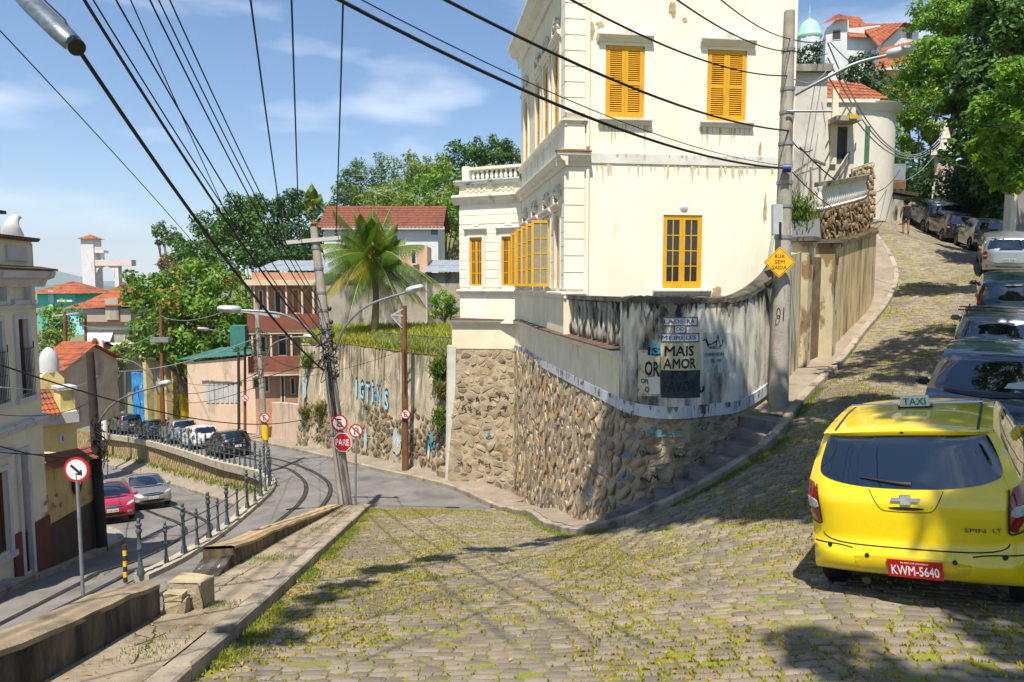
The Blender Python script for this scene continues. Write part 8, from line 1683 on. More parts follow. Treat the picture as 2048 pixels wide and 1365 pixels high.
tree('hill_tree', 'tall dark green tree nearest the roof terrace balustrade', gb_(960, 480, 100), [(940, 305, 46, 34, 102), (990, 310, 50, 36, 102), (1020, 350, 50, 60, 100), (930, 365, 50, 40, 101)], LG2, .44, 34, 22, .32, 13, HT)
tree('hill_tree', 'light green tree between the skyline grove and the house wing', gb_(890, 500, 92), [(880, 390, 56, 46, 93), (900, 430, 50, 40, 90)], LG4, .38, 34, 22, .32, 14, HT)
tree('hill_tree', 'dense tree filling the gap just left of the wing balustrade', gb_(970, 520, 84), [(960, 400, 56, 50, 86), (930, 450, 40, 40, 82)], LG2, .42, 34, 22, .34, 15, HT)
tree('hill_tree', 'green tree filling the slope just above the brown shrub and mango', gb_(410, 640, 74), [(400, 520, 46, 34, 76), (450, 530, 46, 36, 75)], LG2, .40, 34, 22, .34, 31, HT)
tree('hill_tree', 'leafy tree between the leaning pole and the peach house roof', gb_(540, 640, 70), [(540, 515, 44, 34, 72), (590, 520, 40, 30, 70)], LG5, .38, 38, 22, .34, 32, HT)
tree('hill_tree', 'tree whose crown fills the skyline left of the tiled house', gb_(650, 520, 86), [(655, 440, 30, 40, 88), (690, 400, 36, 34, 92)], LG3, .38, 40, 22, .32, 33, HT)
tree('hill_tree', 'low spreading tree right behind the ridge of the tiled house', gb_(780, 520, 84), [(770, 410, 60, 34, 90), (840, 415, 56, 34, 88)], LYG, .38, 38, 22, .32, 34, HT)
tree('garden_shrub', 'bright leafy shrub beside the white corner of the house wing', P(890, 668, 43), [(885, 612, 30, 30, 42)], LG4, .2, 130, 30, .34, 16, None, cat='shrub', trunk=.08)
tree('garden_shrub', 'green creeper mass behind the teal awning of the peach house', gb_(470, 760, 54), [(480, 720, 30, 40, 54)], LG2, .3, 60, 16, .36, 17, None, cat='shrub', trunk=.1)
# right-hand trees
RT_ = 'trees overhanging the cobbled hill'
def hb(x, y): return (x, y, H(x, y))
tree('feathery_tree', 'tall light green feathery tree at the top right skyline', gb_(1880, 420, 50), [(1890, 40, 66, 56, 50), (1858, 120, 56, 56, 49), (1935, 20, 60, 50, 49), (1900, 140, 50, 60, 48)], LG4, .34, 90, 40, .30, 21, RT_, up=.8, aspect=.35, trunk=.3)
tree('podded_tree', 'pale green tree with hanging yellow pods behind the rounded house', gb_(1810, 430, 52), [(1815, 200, 44, 64, 50), (1795, 280, 30, 60, 49), (1845, 300, 40, 60, 50), (1850, 220, 40, 60, 48)], LG4, .32, 80, 36, .30, 22, RT_, extra=LPOD, up=.8, aspect=.35)
tree('street_tree', 'big dark leafy tree over the parked cars at the upper right', V((27.5, 33, 1.0)), [(1950, 190, 64, 80, 36), (1990, 90, 70, 80, 36), (1935, 300, 46, 56, 36), (2000, 260, 60, 80, 35), (2010, 360, 50, 50, 34)], LG2, .28, 130, 46, .30, 23, RT_, trunk=.3, nl=14)
tree('street_tree', 'bright leafy branches hanging in at the right edge above the cars', V((22.5, 23.5, -.2)), [(2025, 170, 50, 70, 27), (2035, 280, 60, 60, 26), (1975, 300, 34, 44, 28), (2030, 360, 40, 34, 26), (1975, 230, 34, 40, 28)], LG4, .22, 190, 34, .30, 24, RT_, trunk=.2)
tree('street_tree', 'leafy crown cut off by the top right corner of the view', V((25.5, 26.5, .6)), [(2050, 50, 70, 60, 30), (1990, 30, 50, 50, 31)], LG2, .26, 150, 40, .30, 25, RT_, trunk=.22)
tree('hill_tree', 'dark tree between the patchy house and the hilltop houses', gb_(1720, 320, 62), [(1720, 150, 46, 44, 62), (1690, 200, 40, 40, 60), (1750, 190, 40, 50, 61)], LG5, .34, 60, 24, .32, 26, RT_)
tree('hill_tree', 'small dark tree below the green dome turret', gb_(1625, 260, 66), [(1620, 118, 30, 26, 66)], LG5, .3, 60, 18, .34, 27, RT_)
hd = empty('ivy_hedge', V((25.5, 37, 2)), 'dark ivy-covered bank behind the row of parked cars', 'hedge', None); cl_ = []
for i in range(90):
    t = random.random(); x = lerp(1800, 2060, t); y = lerp(330, 450, random.random()); d = lerp(46, 31, t) + random.uniform(0, 2); cl_.append((np.array(P(x, y, d)[:]), .9))
leaves('foliage', cl_, 60, .22, LG5, hd, seed=44); mb = MB(); q = [P(1790, 470, 48), P(1900, 470, 42.5), P(2060, 480, 34)]; mb.add([q[0], q[1], q[2], q[2]+V((0, 0, 4.5)), q[1]+V((0, 0, 4.5)), q[0]+V((0, 0, 3.5))], [(0, 1, 4, 5), (1, 2, 3, 4)]); mb.build('bank', mat('bank_soil', '#3d4a24', '#4a5230', 1, 1.0), hd)
# coconut palms
PALM = mat('palm_leaflet', '#3f621a', '#6a8422', .9, .5, island=.25, transl=.35); PALMY = mat('palm_leaflet_yellow', '#a89a24', '#8f932a', .9, .5, island=.25, transl=.35); PRACH = mat('palm_rib', '#a8963a', '#8f8a34', 2, .6); PTRK = mat('palm_trunk', '#8d7552', '#77633f', 5, .95, .6, 12)
def frond(mb_r, vs, fs, c, az, el, ln, droop, k, nleaf=62, lw=.036, ll=1.0, rnd=random):
    pts = []; d = V((math.sin(az)*math.cos(el), math.cos(az)*math.cos(el), math.sin(el)))
    for i in range(13):
        t = i/12; p = c+d*ln*t+V((0, 0, -droop*ln*t*t)); pts.append(p)
    mb_r.tube(pts, [.035*(1-.85*i/12)+.004 for i in range(13)], 5)
    for i in range(nleaf):
        t = .14+.86*i/nleaf; j = min(11, int(t*12)); p = pts[j].lerp(pts[j+1], t*12-j); tg = (pts[j+1]-pts[j]).normalized(); sd = tg.cross(V((0, 0, 1))); sd = sd.normalized() if sd.length > .01 else V((1, 0, 0)); L_ = ll*math.sin(min(1, t*1.05+.12)*PI)**.6*rnd.uniform(.85, 1.1)
        for s in (-1, 1):
            dr = (sd*s*.95+tg*.35+V((0, 0, -.85))).normalized(); tip = p+dr*L_+V((0, 0, -.38*L_)); m_ = p+dr*L_*.55; w = tg*lw*.5; o = len(vs); vs += [p-w, p+w, m_+w, m_-w, tip]; fs += [(o, o+1, o+2, o+3), (o+3, o+2, o+4, o+4)]
def palm(name, lab, base, crown, ln, nf, seed, group=None, tr=.16):
    rnd = random.Random(seed); e = empty(name, base, lab, 'palm tree', group); b = V(base); c = V(crown); pts = [b.lerp(c, t)+V((.15*math.sin(t*3), 0, 0)) for t in np.linspace(0, 1, 9)]; mb = MB(); mb.tube(pts, [tr*(1.35-.5*t+(.05 if i % 2 else 0)) for i, t in enumerate(np.linspace(0, 1, 9))], 10); mb.build('trunk', PTRK, e, smooth=60)
    for i in range(nf):
        az = i*2.399+rnd.gauss(0, .3); t = i/nf; el = lerp(1.42, -.75, t**.85)+rnd.gauss(0, .06); rb = MB(); vs = []; fs = []; frond(rb, vs, fs, c+V((0, 0, .1)), az, el, ln*rnd.uniform(.72, 1.12)*(1 if t < .75 else .85), lerp(.16, .55, min(1, t*1.3))*rnd.uniform(.8, 1.25), i, rnd=rnd)
        r = rb.build('frond', PRACH, e, smooth=60); fs = [f if f[2] != f[3] else f[:3] for f in fs]; stuff(MB().add(vs, fs).build('leaflets', PALMY if (t > .62 and i % 3 == 0) else PALM, r, fix=False))
    mb = MB()
    for i in range(7): a = i*.9; mb.lathe([(.02, -.13), (.1, -.06), (.11, .03), (.06, .11), (.01, .13)], 8, c+V((.22*math.cos(a), .22*math.sin(a), -.25-.1*(i % 2))))
    mb.build('coconuts', mat('coconut', '#6a5a30', '#7a6a35', 5, .7), e, smooth=60)
    hb_ = MB()
    for i in range(10): a = i*.63; q = c+V((.1*math.cos(a), .1*math.sin(a), -.1)); hb_.tube([q, q+V((.16*math.cos(a), .16*math.sin(a), -.8)), q+V((.14*math.cos(a), .14*math.sin(a), -1.7))], [.05, .04, .01], 4)
    hb_.build('dry_skirt', mat('dry_palm', '#8d6a3c', '#a37c48', 4, .95), e)
palm('palm_tree', 'coconut palm with drooping fronds in the garden above the graffiti wall', P(748, 664, 39.5), P(745, 516, 39.5), 4.3, 46, 3)
palm('palm_tree', 'small distant palm on the skyline left of the tiled house', P(622, 470, 84), P(625, 405, 84), 3.2, 14, 5, None, .12)
# ================================================================ poles, lamps, signs and wires
CPOLE = mat('pole_concrete', '#a39c90', '#8f887c', 2.5, .92, .4, 25, stain=('#5f594f', 2.0, (3, 3, .5), .54, .72)); WPOLE = mat('pole_wood', '#7a5230', '#5f3f26', 2.5, .9, .3, 20, stain=('#3d2a1c', 2, (3, 3, .3), .5, .7)); DPOLE = mat('pole_dark', '#2f2622', '#3b302a', 3, .9, .2, 20); RPOLE = mat('pole_rust', '#6a3c24', '#7d4a2c', 3, .9, .2, 20); GALV = mat('galvanised', '#9a9ea0', '#84888a', 4, .45, metal=.5); LAMPW = mat('lamp_housing', '#b9bcbc', '#a4a8a8', 4, .45, metal=.2); INSUL = mat('insulator', '#3d322c', rough=.4); CABLE = mat('cable_black', '#121212', rough=.7); CABLEG = mat('cable_grey', '#8d9092', rough=.6); REDS = mat('sign_red', '#b81420', rough=.4); WHS = mat('sign_white', '#d8d8d4', rough=.4); YS = mat('sign_yellow', '#f0b212', rough=.4); BLK = mat('sign_black', '#141414', rough=.5); SBACK = mat('sign_back', '#5f6264', rough=.6)
def pole(name, lab, base, top, r0, r1, m, n=12, cat='pole', group=None, bands=()):
    e = empty(name, base, lab, cat, group); b, t = V(base), V(top); MB().tube([b-V((0, 0, .3))]+[b.lerp(t, k/6) for k in range(7)], [r0]+[lerp(r0, r1, k/6) for k in range(7)], n).build('shaft', m, e, smooth=60)
    for f_ in bands: p = b.lerp(t, f_); MB().tube([p-V((0, 0, .035)), p+V((0, 0, .035))], lerp(r0, r1, f_)+.02, n).build('band', GALV, e, smooth=60)
    return e
def lamp_arm(parent, pts, r=.03, head=.62, hm=LAMPW, m=GALV, down=.0):
    pts = spline(pts, 8); a = MB().tube(pts, r, 7).build('lamp_arm', m, parent, smooth=60); d = (pts[-1]-pts[-4]).normalized(); h = pts[-1]; x = d.cross(V((0, 0, 1))).normalized(); u = x.cross(d); n = 8; mb = MB(); o = []
    for i, (s, w, t) in enumerate(((0, .04, .05), (.08, .09, .09), (.3, .14, .11), (.7, .15, .10), (.92, .12, .08), (1, .05, .04))):
        for k in range(n): a_ = 2*PI*k/n; mb.v.append(tuple(h+d*s*head+x*math.cos(a_)*w+u*(math.sin(a_)*t+.02)))
    for i in range(5):
        for k in range(n): p = i*n+k; q = i*n+(k+1) % n; mb.f.append((p, q, q+n, p+n))
    mb.f.append(tuple(range(n))); mb.f.append(tuple(5*n+k for k in range(n))); mb.build('lamp_head', hm, parent, smooth=50)
LP = pole('utility_pole', 'leaning concrete utility pole with stop sign at the fork', P(694, 1042, 20.4), P(628, 455, 20.2), .215, .115, CPOLE, 14, bands=(.30, .55, .66, .72, .78, .86, .93))
pA_, pB_ = P(694, 1042, 20.4), P(628, 455, 20.2); MB().beam(P(568, 486, 20.2), P(682, 476, 20.0), .1, .11).build('cross_arm', mat('cross_arm_grey', '#b9b6ad', rough=.8), LP); MB().lathe([(.09, 0), (.06, .06), (.1, .1), (.06, .16), (.03, .2)], 8, pB_).build('pole_cap', RPOLE, LP, smooth=50)
for x, y in ((567, 476), (598, 474), (672, 470)): MB().lathe([(.02, -.1), (.05, -.06), (.03, -.02), (.06, .02), (.03, .06), (.05, .1), (.02, .16)], 8, P(x, y, 20.1)).build('insulator', INSUL, LP, smooth=50)
for k in range(6):
    p = pA_.lerp(pB_, .50+.045*k)+V((.22, -.1, 0)); MB().lathe([(.03, -.07), (.06, -.03), (.06, .03), (.03, .07)], 7, p).build('insulator', INSUL, LP, smooth=50)
lamp_arm(LP, [P(672, 700, 20.3), P(690, 655, 20.0), P(735, 612, 19.7), P(812, 585, 19.4)], .035, .55); lamp_arm(LP, [P(652, 700, 20.2), P(612, 655, 19.8), P(560, 628, 19.5), P(482, 621, 19.2)], .035, .62)
mb = MB(); rnd = random.Random(5)       # tangle of cables round the shaft
for k in range(16):
    f0 = rnd.uniform(.50, .66); p = pA_.lerp(pB_, f0); pts = [p+V((rnd.uniform(-.3, .3), rnd.uniform(-.3, .1), rnd.uniform(-.3, .3))) for _ in range(5)]; mb.tube(spline(pts, 4), .014, 4)
mb.build('cable_tangle', CABLE, LP, smooth=60)
DPl = empty('drop', (0, 0, 0)); bpy.data.objects.remove(DPl)
for k in range(3): MB().tube([pA_.lerp(pB_, .36)+V((-.02+.05*k, -.2, 0)), pA_.lerp(pB_, .48)+V((-.02+.05*k, -.19, 0)), pA_.lerp(pB_, .56)+V((-.02+.05*k, -.17, 0))], .018, 5).build('cable_riser', CABLE, LP, smooth=60)
U1 = pole('utility_pole', 'grey concrete pole with yellow dead-end sign beside the uphill kerb', P(1557, 802, 14.6), P(1579, 24, 14.6), .20, .112, CPOLE, 16, bands=(.42, .50, .56, .66, .74, .80, .90)); ua, ub = P(1557, 802, 14.6), P(1579, 24, 14.6)
lamp_arm(U1, [P(1590, 190, 14.5), P(1640, 163, 14.3), P(1710, 128, 14.1), P(1772, 112, 14.0)], .035, .55)
m_ = MB().beam(P(1554, 410, 14.35), P(1554, 470, 14.35), .2, .12, V((0, -1, 0))).build('meter_box', LAMPW, U1); MB().tube([P(1560, 445, 14.3), P(1560, 480, 14.3)], .03, 6).build('meter_conduit', TRIMK, U1); MB().tube([P(1565, 337, 14.35), P(1582, 337, 14.3)], .09, 10).build('blue_fitting', mat('blue_plastic', '#2a3f7a', rough=.5), U1, smooth=60)
mb = MB(); mb.tube([P(1573, 223, 14.4), P(1665, 223, 14.3)], .025, 6); mb.build('bracket', GALV, U1)
def ontext(e, txt, c, h, w, m, n, xr, bold=.01): text_obj('lettering', txt, lambda a, b: c+xr*a+V((0, 0, b)), m, e, h, w, bold)
ontext(U1, '01', P(1560, 640, 14.395), .26, .17, SBLK, None, V((1, 0, 0)), 0)
# signs
def sign_basis(c, yaw=0.0):
    n = V((-math.sin(R(yaw)), -math.cos(R(yaw)), 0)); x = V((math.cos(R(yaw)), -math.sin(R(yaw)), 0)); return n, x
def disc(c, r, n, x, m, name, parent, off, seg=32, t=.004):
    c = c+n*off; MB().prism([c+x*r*math.cos(2*PI*i/seg)+V((0, 0, r*math.sin(2*PI*i/seg))) for i in range(seg)], -n*t).build(name, m, parent)
def flat(pts, c, n, x, m, name, parent, off): MB().prism([c+n*off+x*a+V((0, 0, b)) for a, b in pts], -n*.003).build(name, m, parent)
def round_sign(name, lab, c, r, kind, yaw=0.0, post=None):
    n, x = sign_basis(c, yaw); e = empty(name, c, lab, 'sign'); disc(c, r, n, x, REDS, 'ring', e, 0, t=.012); disc(c, r*.80, n, x, WHS, 'face', e, .004); disc(c, r*.99, n, x, SBACK, 'back', e, -.0125, t=.004)
    if kind == 'E':
        vs, fs = text_mesh('E', .01); MB().add([c+n*.0075+x*(a*r*.95)+V((0, 0, (b-.5)*r*1.0)) for a, b in vs], fs).build('letter', BLK, e, fix=False)
        w = r*.07; flat([(-.58*r-w, .58*r-w), (-.58*r+w, .58*r+w), (.58*r+w, -.58*r+w), (.58*r-w, -.58*r-w)], c, n, x, REDS, 'slash', e, .010)
    if kind == 'U':
        pts = [(-.2, -.45), (-.2, .15), (-.13, .33), (.05, .4), (.2, .3), (.26, .1), (.26, -.4)]; mb = MB(); q = spline([V((a*r, b*r, 0)) for a, b in pts], 5); prev = None
        for i, p in enumerate(q):
            d = (q[min(i+1, len(q)-1)]-q[max(i-1, 0)]).normalized(); nn = V((-d.y, d.x, 0))*r*.06; s = (c+n*.0075+x*(p+nn).x+V((0, 0, (p+nn).y)), c+n*.0075+x*(p-nn).x+V((0, 0, (p-nn).y)))
            if prev: mb.add([prev[0], prev[1], s[1], s[0]], [(0, 1, 2, 3)])
            prev = s
        mb.build('u_turn_arrow', BLK, e, fix=False); flat([(-.36*r, -.36*r), (-.04*r, -.36*r), (-.2*r, -.62*r)], c, n, x, BLK, 'arrow_head', e, .0075); w = r*.07; flat([(-.58*r-w, .58*r-w), (-.58*r+w, .58*r+w), (.58*r+w, -.58*r+w), (.58*r-w, -.58*r-w)], c, n, x, REDS, 'slash', e, .010)
    if kind == 'A':
        w = r*.065; flat([(-.42*r-w, .36*r-w), (-.42*r+w, .36*r+w), (.32*r+w, -.3*r+w), (.32*r-w, -.3*r-w)], c, n, x, BLK, 'arrow_shaft', e, .0085); flat([(.44*r, -.42*r), (.40*r, .02*r), (.28*r, -.02*r), (.30*r, -.24*r), (.04*r, -.26*r), (.0, -.38*r)], c, n, x, BLK, 'arrow_head', e, .0095)
    if post: MB().tube([post[0], post[1]], post[2], 8).build('post', post[3], e, smooth=60)
    return e
round_sign('no_parking_sign', 'no parking sign above the stop sign on the leaning pole', P(679, 846, 20.1), .245, 'E', 6)
cst = P(685, 885, 20.05); n, x = sign_basis(cst, 10); st = empty('stop_sign', cst, 'red octagonal stop sign reading PARE on the leaning pole', 'sign')
for r, m_, off, nm in ((.30, WHS, 0, 'border'), (.275, REDS, .004, 'face')): MB().prism([cst+n*off+x*r*math.cos(PI/8+PI/4*i)+V((0, 0, r*math.sin(PI/8+PI/4*i))) for i in range(8)], -n*(.012 if nm == 'border' else .004)).build(nm, m_, st)
vs, fs = text_mesh('PARE', .02); ww = max(v[0] for v in vs)*2; MB().add([cst+n*.0075+x*(a*.42/ww)+V((0, 0, (b-.5)*.19)) for a, b in vs], fs).build('lettering', WHS, st, fix=False)
round_sign('no_u_turn_sign', 'no u-turn sign on its own thin grey post right of the stop sign', P(712, 862, 19.9), .20, 'U', -4, (P(711, 1030, 20.1), P(712, 850, 19.93), .03, GALV))
WP = pole('wooden_pole', 'orange-brown wooden pole in front of the graffiti wall', P(811, 945, 29.7), P(808, 612, 29.7), .15, .12, WPOLE, 12); mb = MB(); mb.beam(P(806, 618, 29.6), P(782, 632, 29.6), .06, .06); mb.beam(P(782, 630, 29.6), P(806, 632, 29.6), .06, .06); mb.beam(P(782, 632, 29.6), P(804, 656, 29.6), .05, .05); mb.build('bracket', LAMPW, WP); MB().tube([P(810, 790, 29.5), P(809, 700, 29.5)], .02, 5).build('conduit', CABLE, WP)
round_sign('no_parking_sign', 'no parking sign fixed to the orange-brown wooden pole', P(811, 829, 29.45), .21, 'E', 0)
EP = pole('utility_pole', 'thin concrete pole with yellow band standing at the railing bend', P(533, 935, 31), P(513, 606, 31), .15, .10, CPOLE, 10, bands=(.6, .75, .85)); MB().tube([P(530.5, 880, 31), P(529.5, 850, 31)], .155, 10).build('yellow_band', YS, EP, smooth=60); MB().beam(P(480, 622, 31), P(560, 634, 31), .1, .1).build('cross_arm', LAMPW, EP); lamp_arm(EP, [P(527, 730, 31), P(545, 690, 30.8), P(580, 676, 30.6), P(607, 674, 30.5)], .03, .5)
mb = MB(); rnd = random.Random(9)
for k in range(14): p = P(533, 935, 31).lerp(P(513, 606, 31), rnd.uniform(.5, .95)); mb.tube(spline([p+V((rnd.uniform(-.35, .35), rnd.uniform(-.3, .1), rnd.uniform(-.3, .3))) for _ in range(4)], 4), .014, 4)
mb.build('cable_tangle', CABLE, EP, smooth=60)
round_sign('no_parking_sign', 'no parking sign on the thin pole with yellow band', P(529, 836, 30.8), .23, 'E', 0)
pole('metal_post', 'dark brown metal post left of the small round sign by the pink wall', P(478, 886, 47), P(477, 705, 47), .11, .10, DPOLE, 8); DP2 = pole('metal_post', 'dark brown metal post carrying the small round sign by the pink wall', P(490, 888, 46.5), P(490, 680, 46.5), .11, .08, RPOLE, 8)
round_sign('no_parking_sign', 'small no parking sign on the brown post by the pink wall', P(490, 797, 46.2), .24, 'E', 0)
lamp_arm(DP2, [P(477, 706, 47), P(462, 680, 46.5), P(440, 664, 46), P(418, 660, 45.5)], .045, .75)
# left-hand poles
D1 = pole('dark_pole', 'dark tarred pole at the corner of the ochre wall', P(204, 1094, 22.4), P(180, 705, 22.4), .17, .12, DPOLE, 10); mb = MB(); rnd = random.Random(12)
for k in range(22): p = P(204, 1094, 22.4).lerp(P(180, 705, 22.4), rnd.uniform(.35, .7)); mb.tube(spline([p+V((rnd.uniform(-.1, .4), rnd.uniform(-.3, .1), rnd.uniform(-.5, .4))) for _ in range(4)], 4), .014, 4)
mb.build('cable_tangle', CABLE, D1, smooth=60); lamp_arm(D1, [P(197, 845, 22.3), P(222, 812, 22.0), P(260, 790, 21.7), P(318, 772, 21.4)], .032, .42)
R1_ = pole('rust_pole', 'rust-brown pole just behind the dark tarred pole', P(198, 872, 50), P(190, 690, 50), .2, .14, RPOLE, 8); MB().lathe([(.14, 0), (.22, .1), (.2, .3), (.1, .5)], 8, P(190, 690, 50)).build('cap', RPOLE, R1_)
pole('white_pole', 'whitewashed concrete pole at the far end of the railing', P(210, 872, 56), P(203, 680, 56), .24, .16, WHITE, 10)
R2 = pole('rust_pole', 'tall rust-brown pole rising in front of the mango tree by the parked cars', P(327, 882, 53), P(321, 612, 53), .17, .11, RPOLE, 8); MB().box(P(322, 680, 52.7), (1.4, .6, .35)).build('transformer', GALV, R2); lamp_arm(R2, [P(318, 790, 52.8), P(300, 752, 52), P(270, 726, 51.5), P(245, 720, 51)], .05, .8)
G3 = pole('grey_pole', 'dark grey post by the blue mural', P(251, 845, 70), P(251, 740, 70), .2, .16, mat('pole_slate', '#4d565a', rough=.7), 8)
F1 = pole('wooden_pole', 'distant brown pole with cross-arm below the turquoise house', P(131, 740, 66), P(130, 625, 66), .22, .16, WPOLE, 8); MB().beam(P(110, 632, 66), P(158, 626, 66), .15, .15).build('cross_arm', LAMPW, F1); lamp_arm(F1, [P(120, 730, 66), P(112, 706, 65), P(98, 694, 64), P(82, 690, 63)], .06, .6)
F2 = pole('wooden_pole', 'thin distant brown pole in front of the grey apartments', P(172, 760, 74), P(171, 628, 74), .16, .12, WPOLE, 8)
round_sign('arrow_sign', 'round red-bordered sign with black arrow on a thin post', P(153, 940, 13.5), .255, 'A', 0, (P(166, 1190, 13.75), P(154, 945, 13.53), .035, GALV))
bl = empty('striped_bollard', P(250, 1163, 15.6), 'thin yellow and black striped bollard at the start of the railing', 'bollard'); b0, b1 = P(251, 1165, 15.6), P(249, 1090, 15.6)
for k in range(7): MB().tube([b0.lerp(b1, k/7), b0.lerp(b1, (k+1)/7)], .045, 10).build('stripe', YS if k % 2 else DPOLE, bl, smooth=60)
dsn = P(1559, 525, 14.25); n, x = sign_basis(dsn, 4); de = empty('dead_end_sign', dsn, 'yellow diamond sign reading RUA SEM SAIDA on the uphill pole', 'sign')
for r, m_, off in ((.325, YS, 0), (.303, BLK, .003), (.29, YS, .006)): flat([(r, 0), (0, r), (-r, 0), (0, -r)], dsn, n, x, m_, 'plate' if off == 0 else 'border', de, off)
for t, dz, w in (('RUA', .085, .20), ('SEM', -.03, .20), ('SAÍDA', -.15, .30)):
    vs, fs = text_mesh(t, .008); ww = max(v[0] for v in vs)*2; MB().add([dsn+n*.0085+x*(a*w/ww)+V((0, 0, dz+b*(.078 if t != 'SAÍDA' else .10))) for a, b in vs], fs).build('lettering', BLK, de, fix=False)
# nearby street lamp at the top left
nl = empty('street_lamp', P(90, 45, 8), 'grey street lamp head hanging in at the top left corner', 'street lamp'); h0, h1 = P(22, -30, 8.3), P(150, 92, 7.8); d = (h1-h0).normalized(); xx = d.cross(V((0, 0, 1))).normalized(); up_ = xx.cross(d); mb = MB(); n_ = 12
for s, w, t in ((0, .06, .05), (.1, .1, .08), (.35, .145, .11), (.8, .15, .11), (.96, .13, .10), (1, .09, .07)):
    for k in range(n_): a = 2*PI*k/n_; mb.v.append(tuple(h0.lerp(h1, s)+xx*math.cos(a)*w+up_*math.sin(a)*t))
for i in range(5):
    for k in range(n_): p = i*n_+k; q = i*n_+(k+1) % n_; mb.f.append((p, q, q+n_, p+n_))
mb.f.append(tuple(range(n_))); mb.f.append(tuple(5*n_+k for k in range(n_))); mb.build('lamp_housing', mat('lamp_steel', '#566068', '#757f86', 5, .4, .2, 30, metal=.5), nl, smooth=45); MB().tube([h0.lerp(h1, .96), h0.lerp(h1, 1.03)], .10, 12).build('lamp_lens', mat('lens_dark', '#1a1f22', rough=.1), nl); MB().tube([h0.lerp(h1, .1), h0.lerp(h1, -.6), h0.lerp(h1, -1.4)+V((-.4, 0, -.4))], .04, 8).build('lamp_arm', GALV, nl); MB().tube([P(158, 95, 7.8), P(130, 40, 7.95), P(78, -10, 8.1)], .012, 5).build('cable', CABLE, nl)
# ---------------------------------------------------------------- wires
def wire(lab, a, b, sag, r, m=CABLE, group=None, name='power_cable', mid=None):
    a, b = V(a), V(b); pts = []; dp = a.y*cp_-a.z*sp_; t0 = -.9 if CY-(a.y*sp_+a.z*cp_)/dp*F < 5 or a.x/dp*F < -CX-5 else 0.0     # spans that enter the view run on to the next pole behind the viewer
    for i in range(31):
        t = t0+(1-t0)*i/30; p = a+(b-a)*t; p.z -= sag*4*t*(1-t); pts.append(p)
    return tag(MB().tube(pts, r*.82, 5).build(name, m, smooth=60), lab, 'cable', group)
WG = 'overhead cables to the leaning pole'; hub = P(645, 745, 20.2)
wire('thick black cable bundle running from the street lamp down to the leaning pole', P(150, 88, 7.8), P(648, 742, 20.1), .35, .034, group=WG); wire('second thick cable just right of the bundle, leaving the top edge left of the others', P(150, -30, 7.6), P(650, 700, 20.1), .3, .026, group=WG)
wire('thin lone wire crossing the left sky from the lamp to the far poles', P(-20, 40, 9.0), P(512, 640, 31), -.2, .012, group=WG)
for i, (x0, d0, x1, y1, r, lab) in enumerate(((168, 8.2, 646, 690, .014, 'thin cable third from the left along the top edge'), (215, 8.4, 640, 660, .016, 'cable fourth from the left along the top edge'), (248, 9.0, 560, 640, .012, 'thin cable heading to the thin concrete pole, left of the middle bunch'), (285, 8.8, 642, 640, .016, 'cable in the middle of the converging bunch at the top edge'), (303, 9.2, 644, 625, .014, 'thin cable right of the middle of the converging bunch'), (326, 9.0, 640, 605, .014, 'rightmost cable of the converging bunch at the top edge'))): wire(lab, P(x0, -30, d0), P(x1, y1, 20.2 if x1 > 600 else 30), .25, r, group=WG)
for i, (x0, x1, y1, lab) in enumerate(((497, 567, 468, 'left of the three wires rising steeply from the cross-arm'), (582, 598, 466, 'middle of the three wires rising steeply from the cross-arm'), (687, 672, 462, 'right one of the three wires rising steeply from the cross-arm'))): wire(lab, P(x0, -30, 9.5), P(x1, y1, 20.1), .12, .019, group=WG)
WH = 'overhead cables to the uphill pole'
for (x0, y0, d0, x1, y1, sg, r, lab) in ((655, -12, 6.5, 1570, 337, .35, .026, 'thick cable from the top edge crossing low over the sunny facade'), (700, -12, 6.7, 1570, 332, .30, .009, 'thin wire just above the thick low cable on the facade'), (875, -8, 6.5, 1578, 262, .25, .022, 'thick cable crossing the facade below the upper shutters'), (1120, -12, 7.0, 1574, 152, .22, .016, 'cable from the top edge ending level with the lamp arm'), (1340, -10, 8.0, 1580, 104, .15, .014, 'wire meeting the uphill pole near its top'), (1430, -10, 9.0, 1580, 78, .1, .012, 'uppermost short wire at the top of the uphill pole')): wire(lab, P(x0, y0, d0), P(x1, y1, 14.5), sg, r, group=WH)
dim = [(1580, 78, 1652, 80, 30, .1, .02, 'short dark wire from the pole top to the patchy house'), (1580, 100, 1655, 108, 28, .1, .018, 'second short wire below the pole top'), (1660, 85, 2060, 255, 20, .9, .024, 'long dark cable sagging across the right trees')]
for (x0, y0, x1, y1, d1, sg, r, lab) in dim: wire(lab, P(x0, y0, 15.4 if x0 < 1600 else 26), P(x1, y1, d1), sg, r, group=WH)
for k, (y0, y1, lab) in enumerate(((85, 268, 'highest pale cable swooping to the spired pier'), (115, 276, 'middle pale cable swooping to the spired pier'), (150, 284, 'lowest pale cable swooping to the spired pier'))): wire(lab, P(1655, y0, 27), P(1886, y1, 42), 2.6-.3*k, .035, CABLEG, WH)
wire('pale cable slung from the pole to the patchy house wall', P(1574, 150, 14.5), P(1654, 140, 26), .3, .016, CABLEG, WH); wire('dark looped cable from the pole to the trellis terrace', P(1573, 262, 14.5), P(1625, 300, 18), .2, .018, group=WH); wire('dark cable sagging along the balustrade towards the garage', P(1600, 295, 15.6), P(1800, 340, 40), 1.2, .022, group=WH); wire('thin dark cable from the blue fitting across the balustrade', P(1576, 335, 14.4), P(1780, 365, 40), 1.4, .016, group=WH); wire('thin pale cable drooping between pole and street tree', P(1780, 365, 40), P(1870, 310, 42), .5, .02, CABLEG, WH)
WL = 'cables strung over the lower streets'
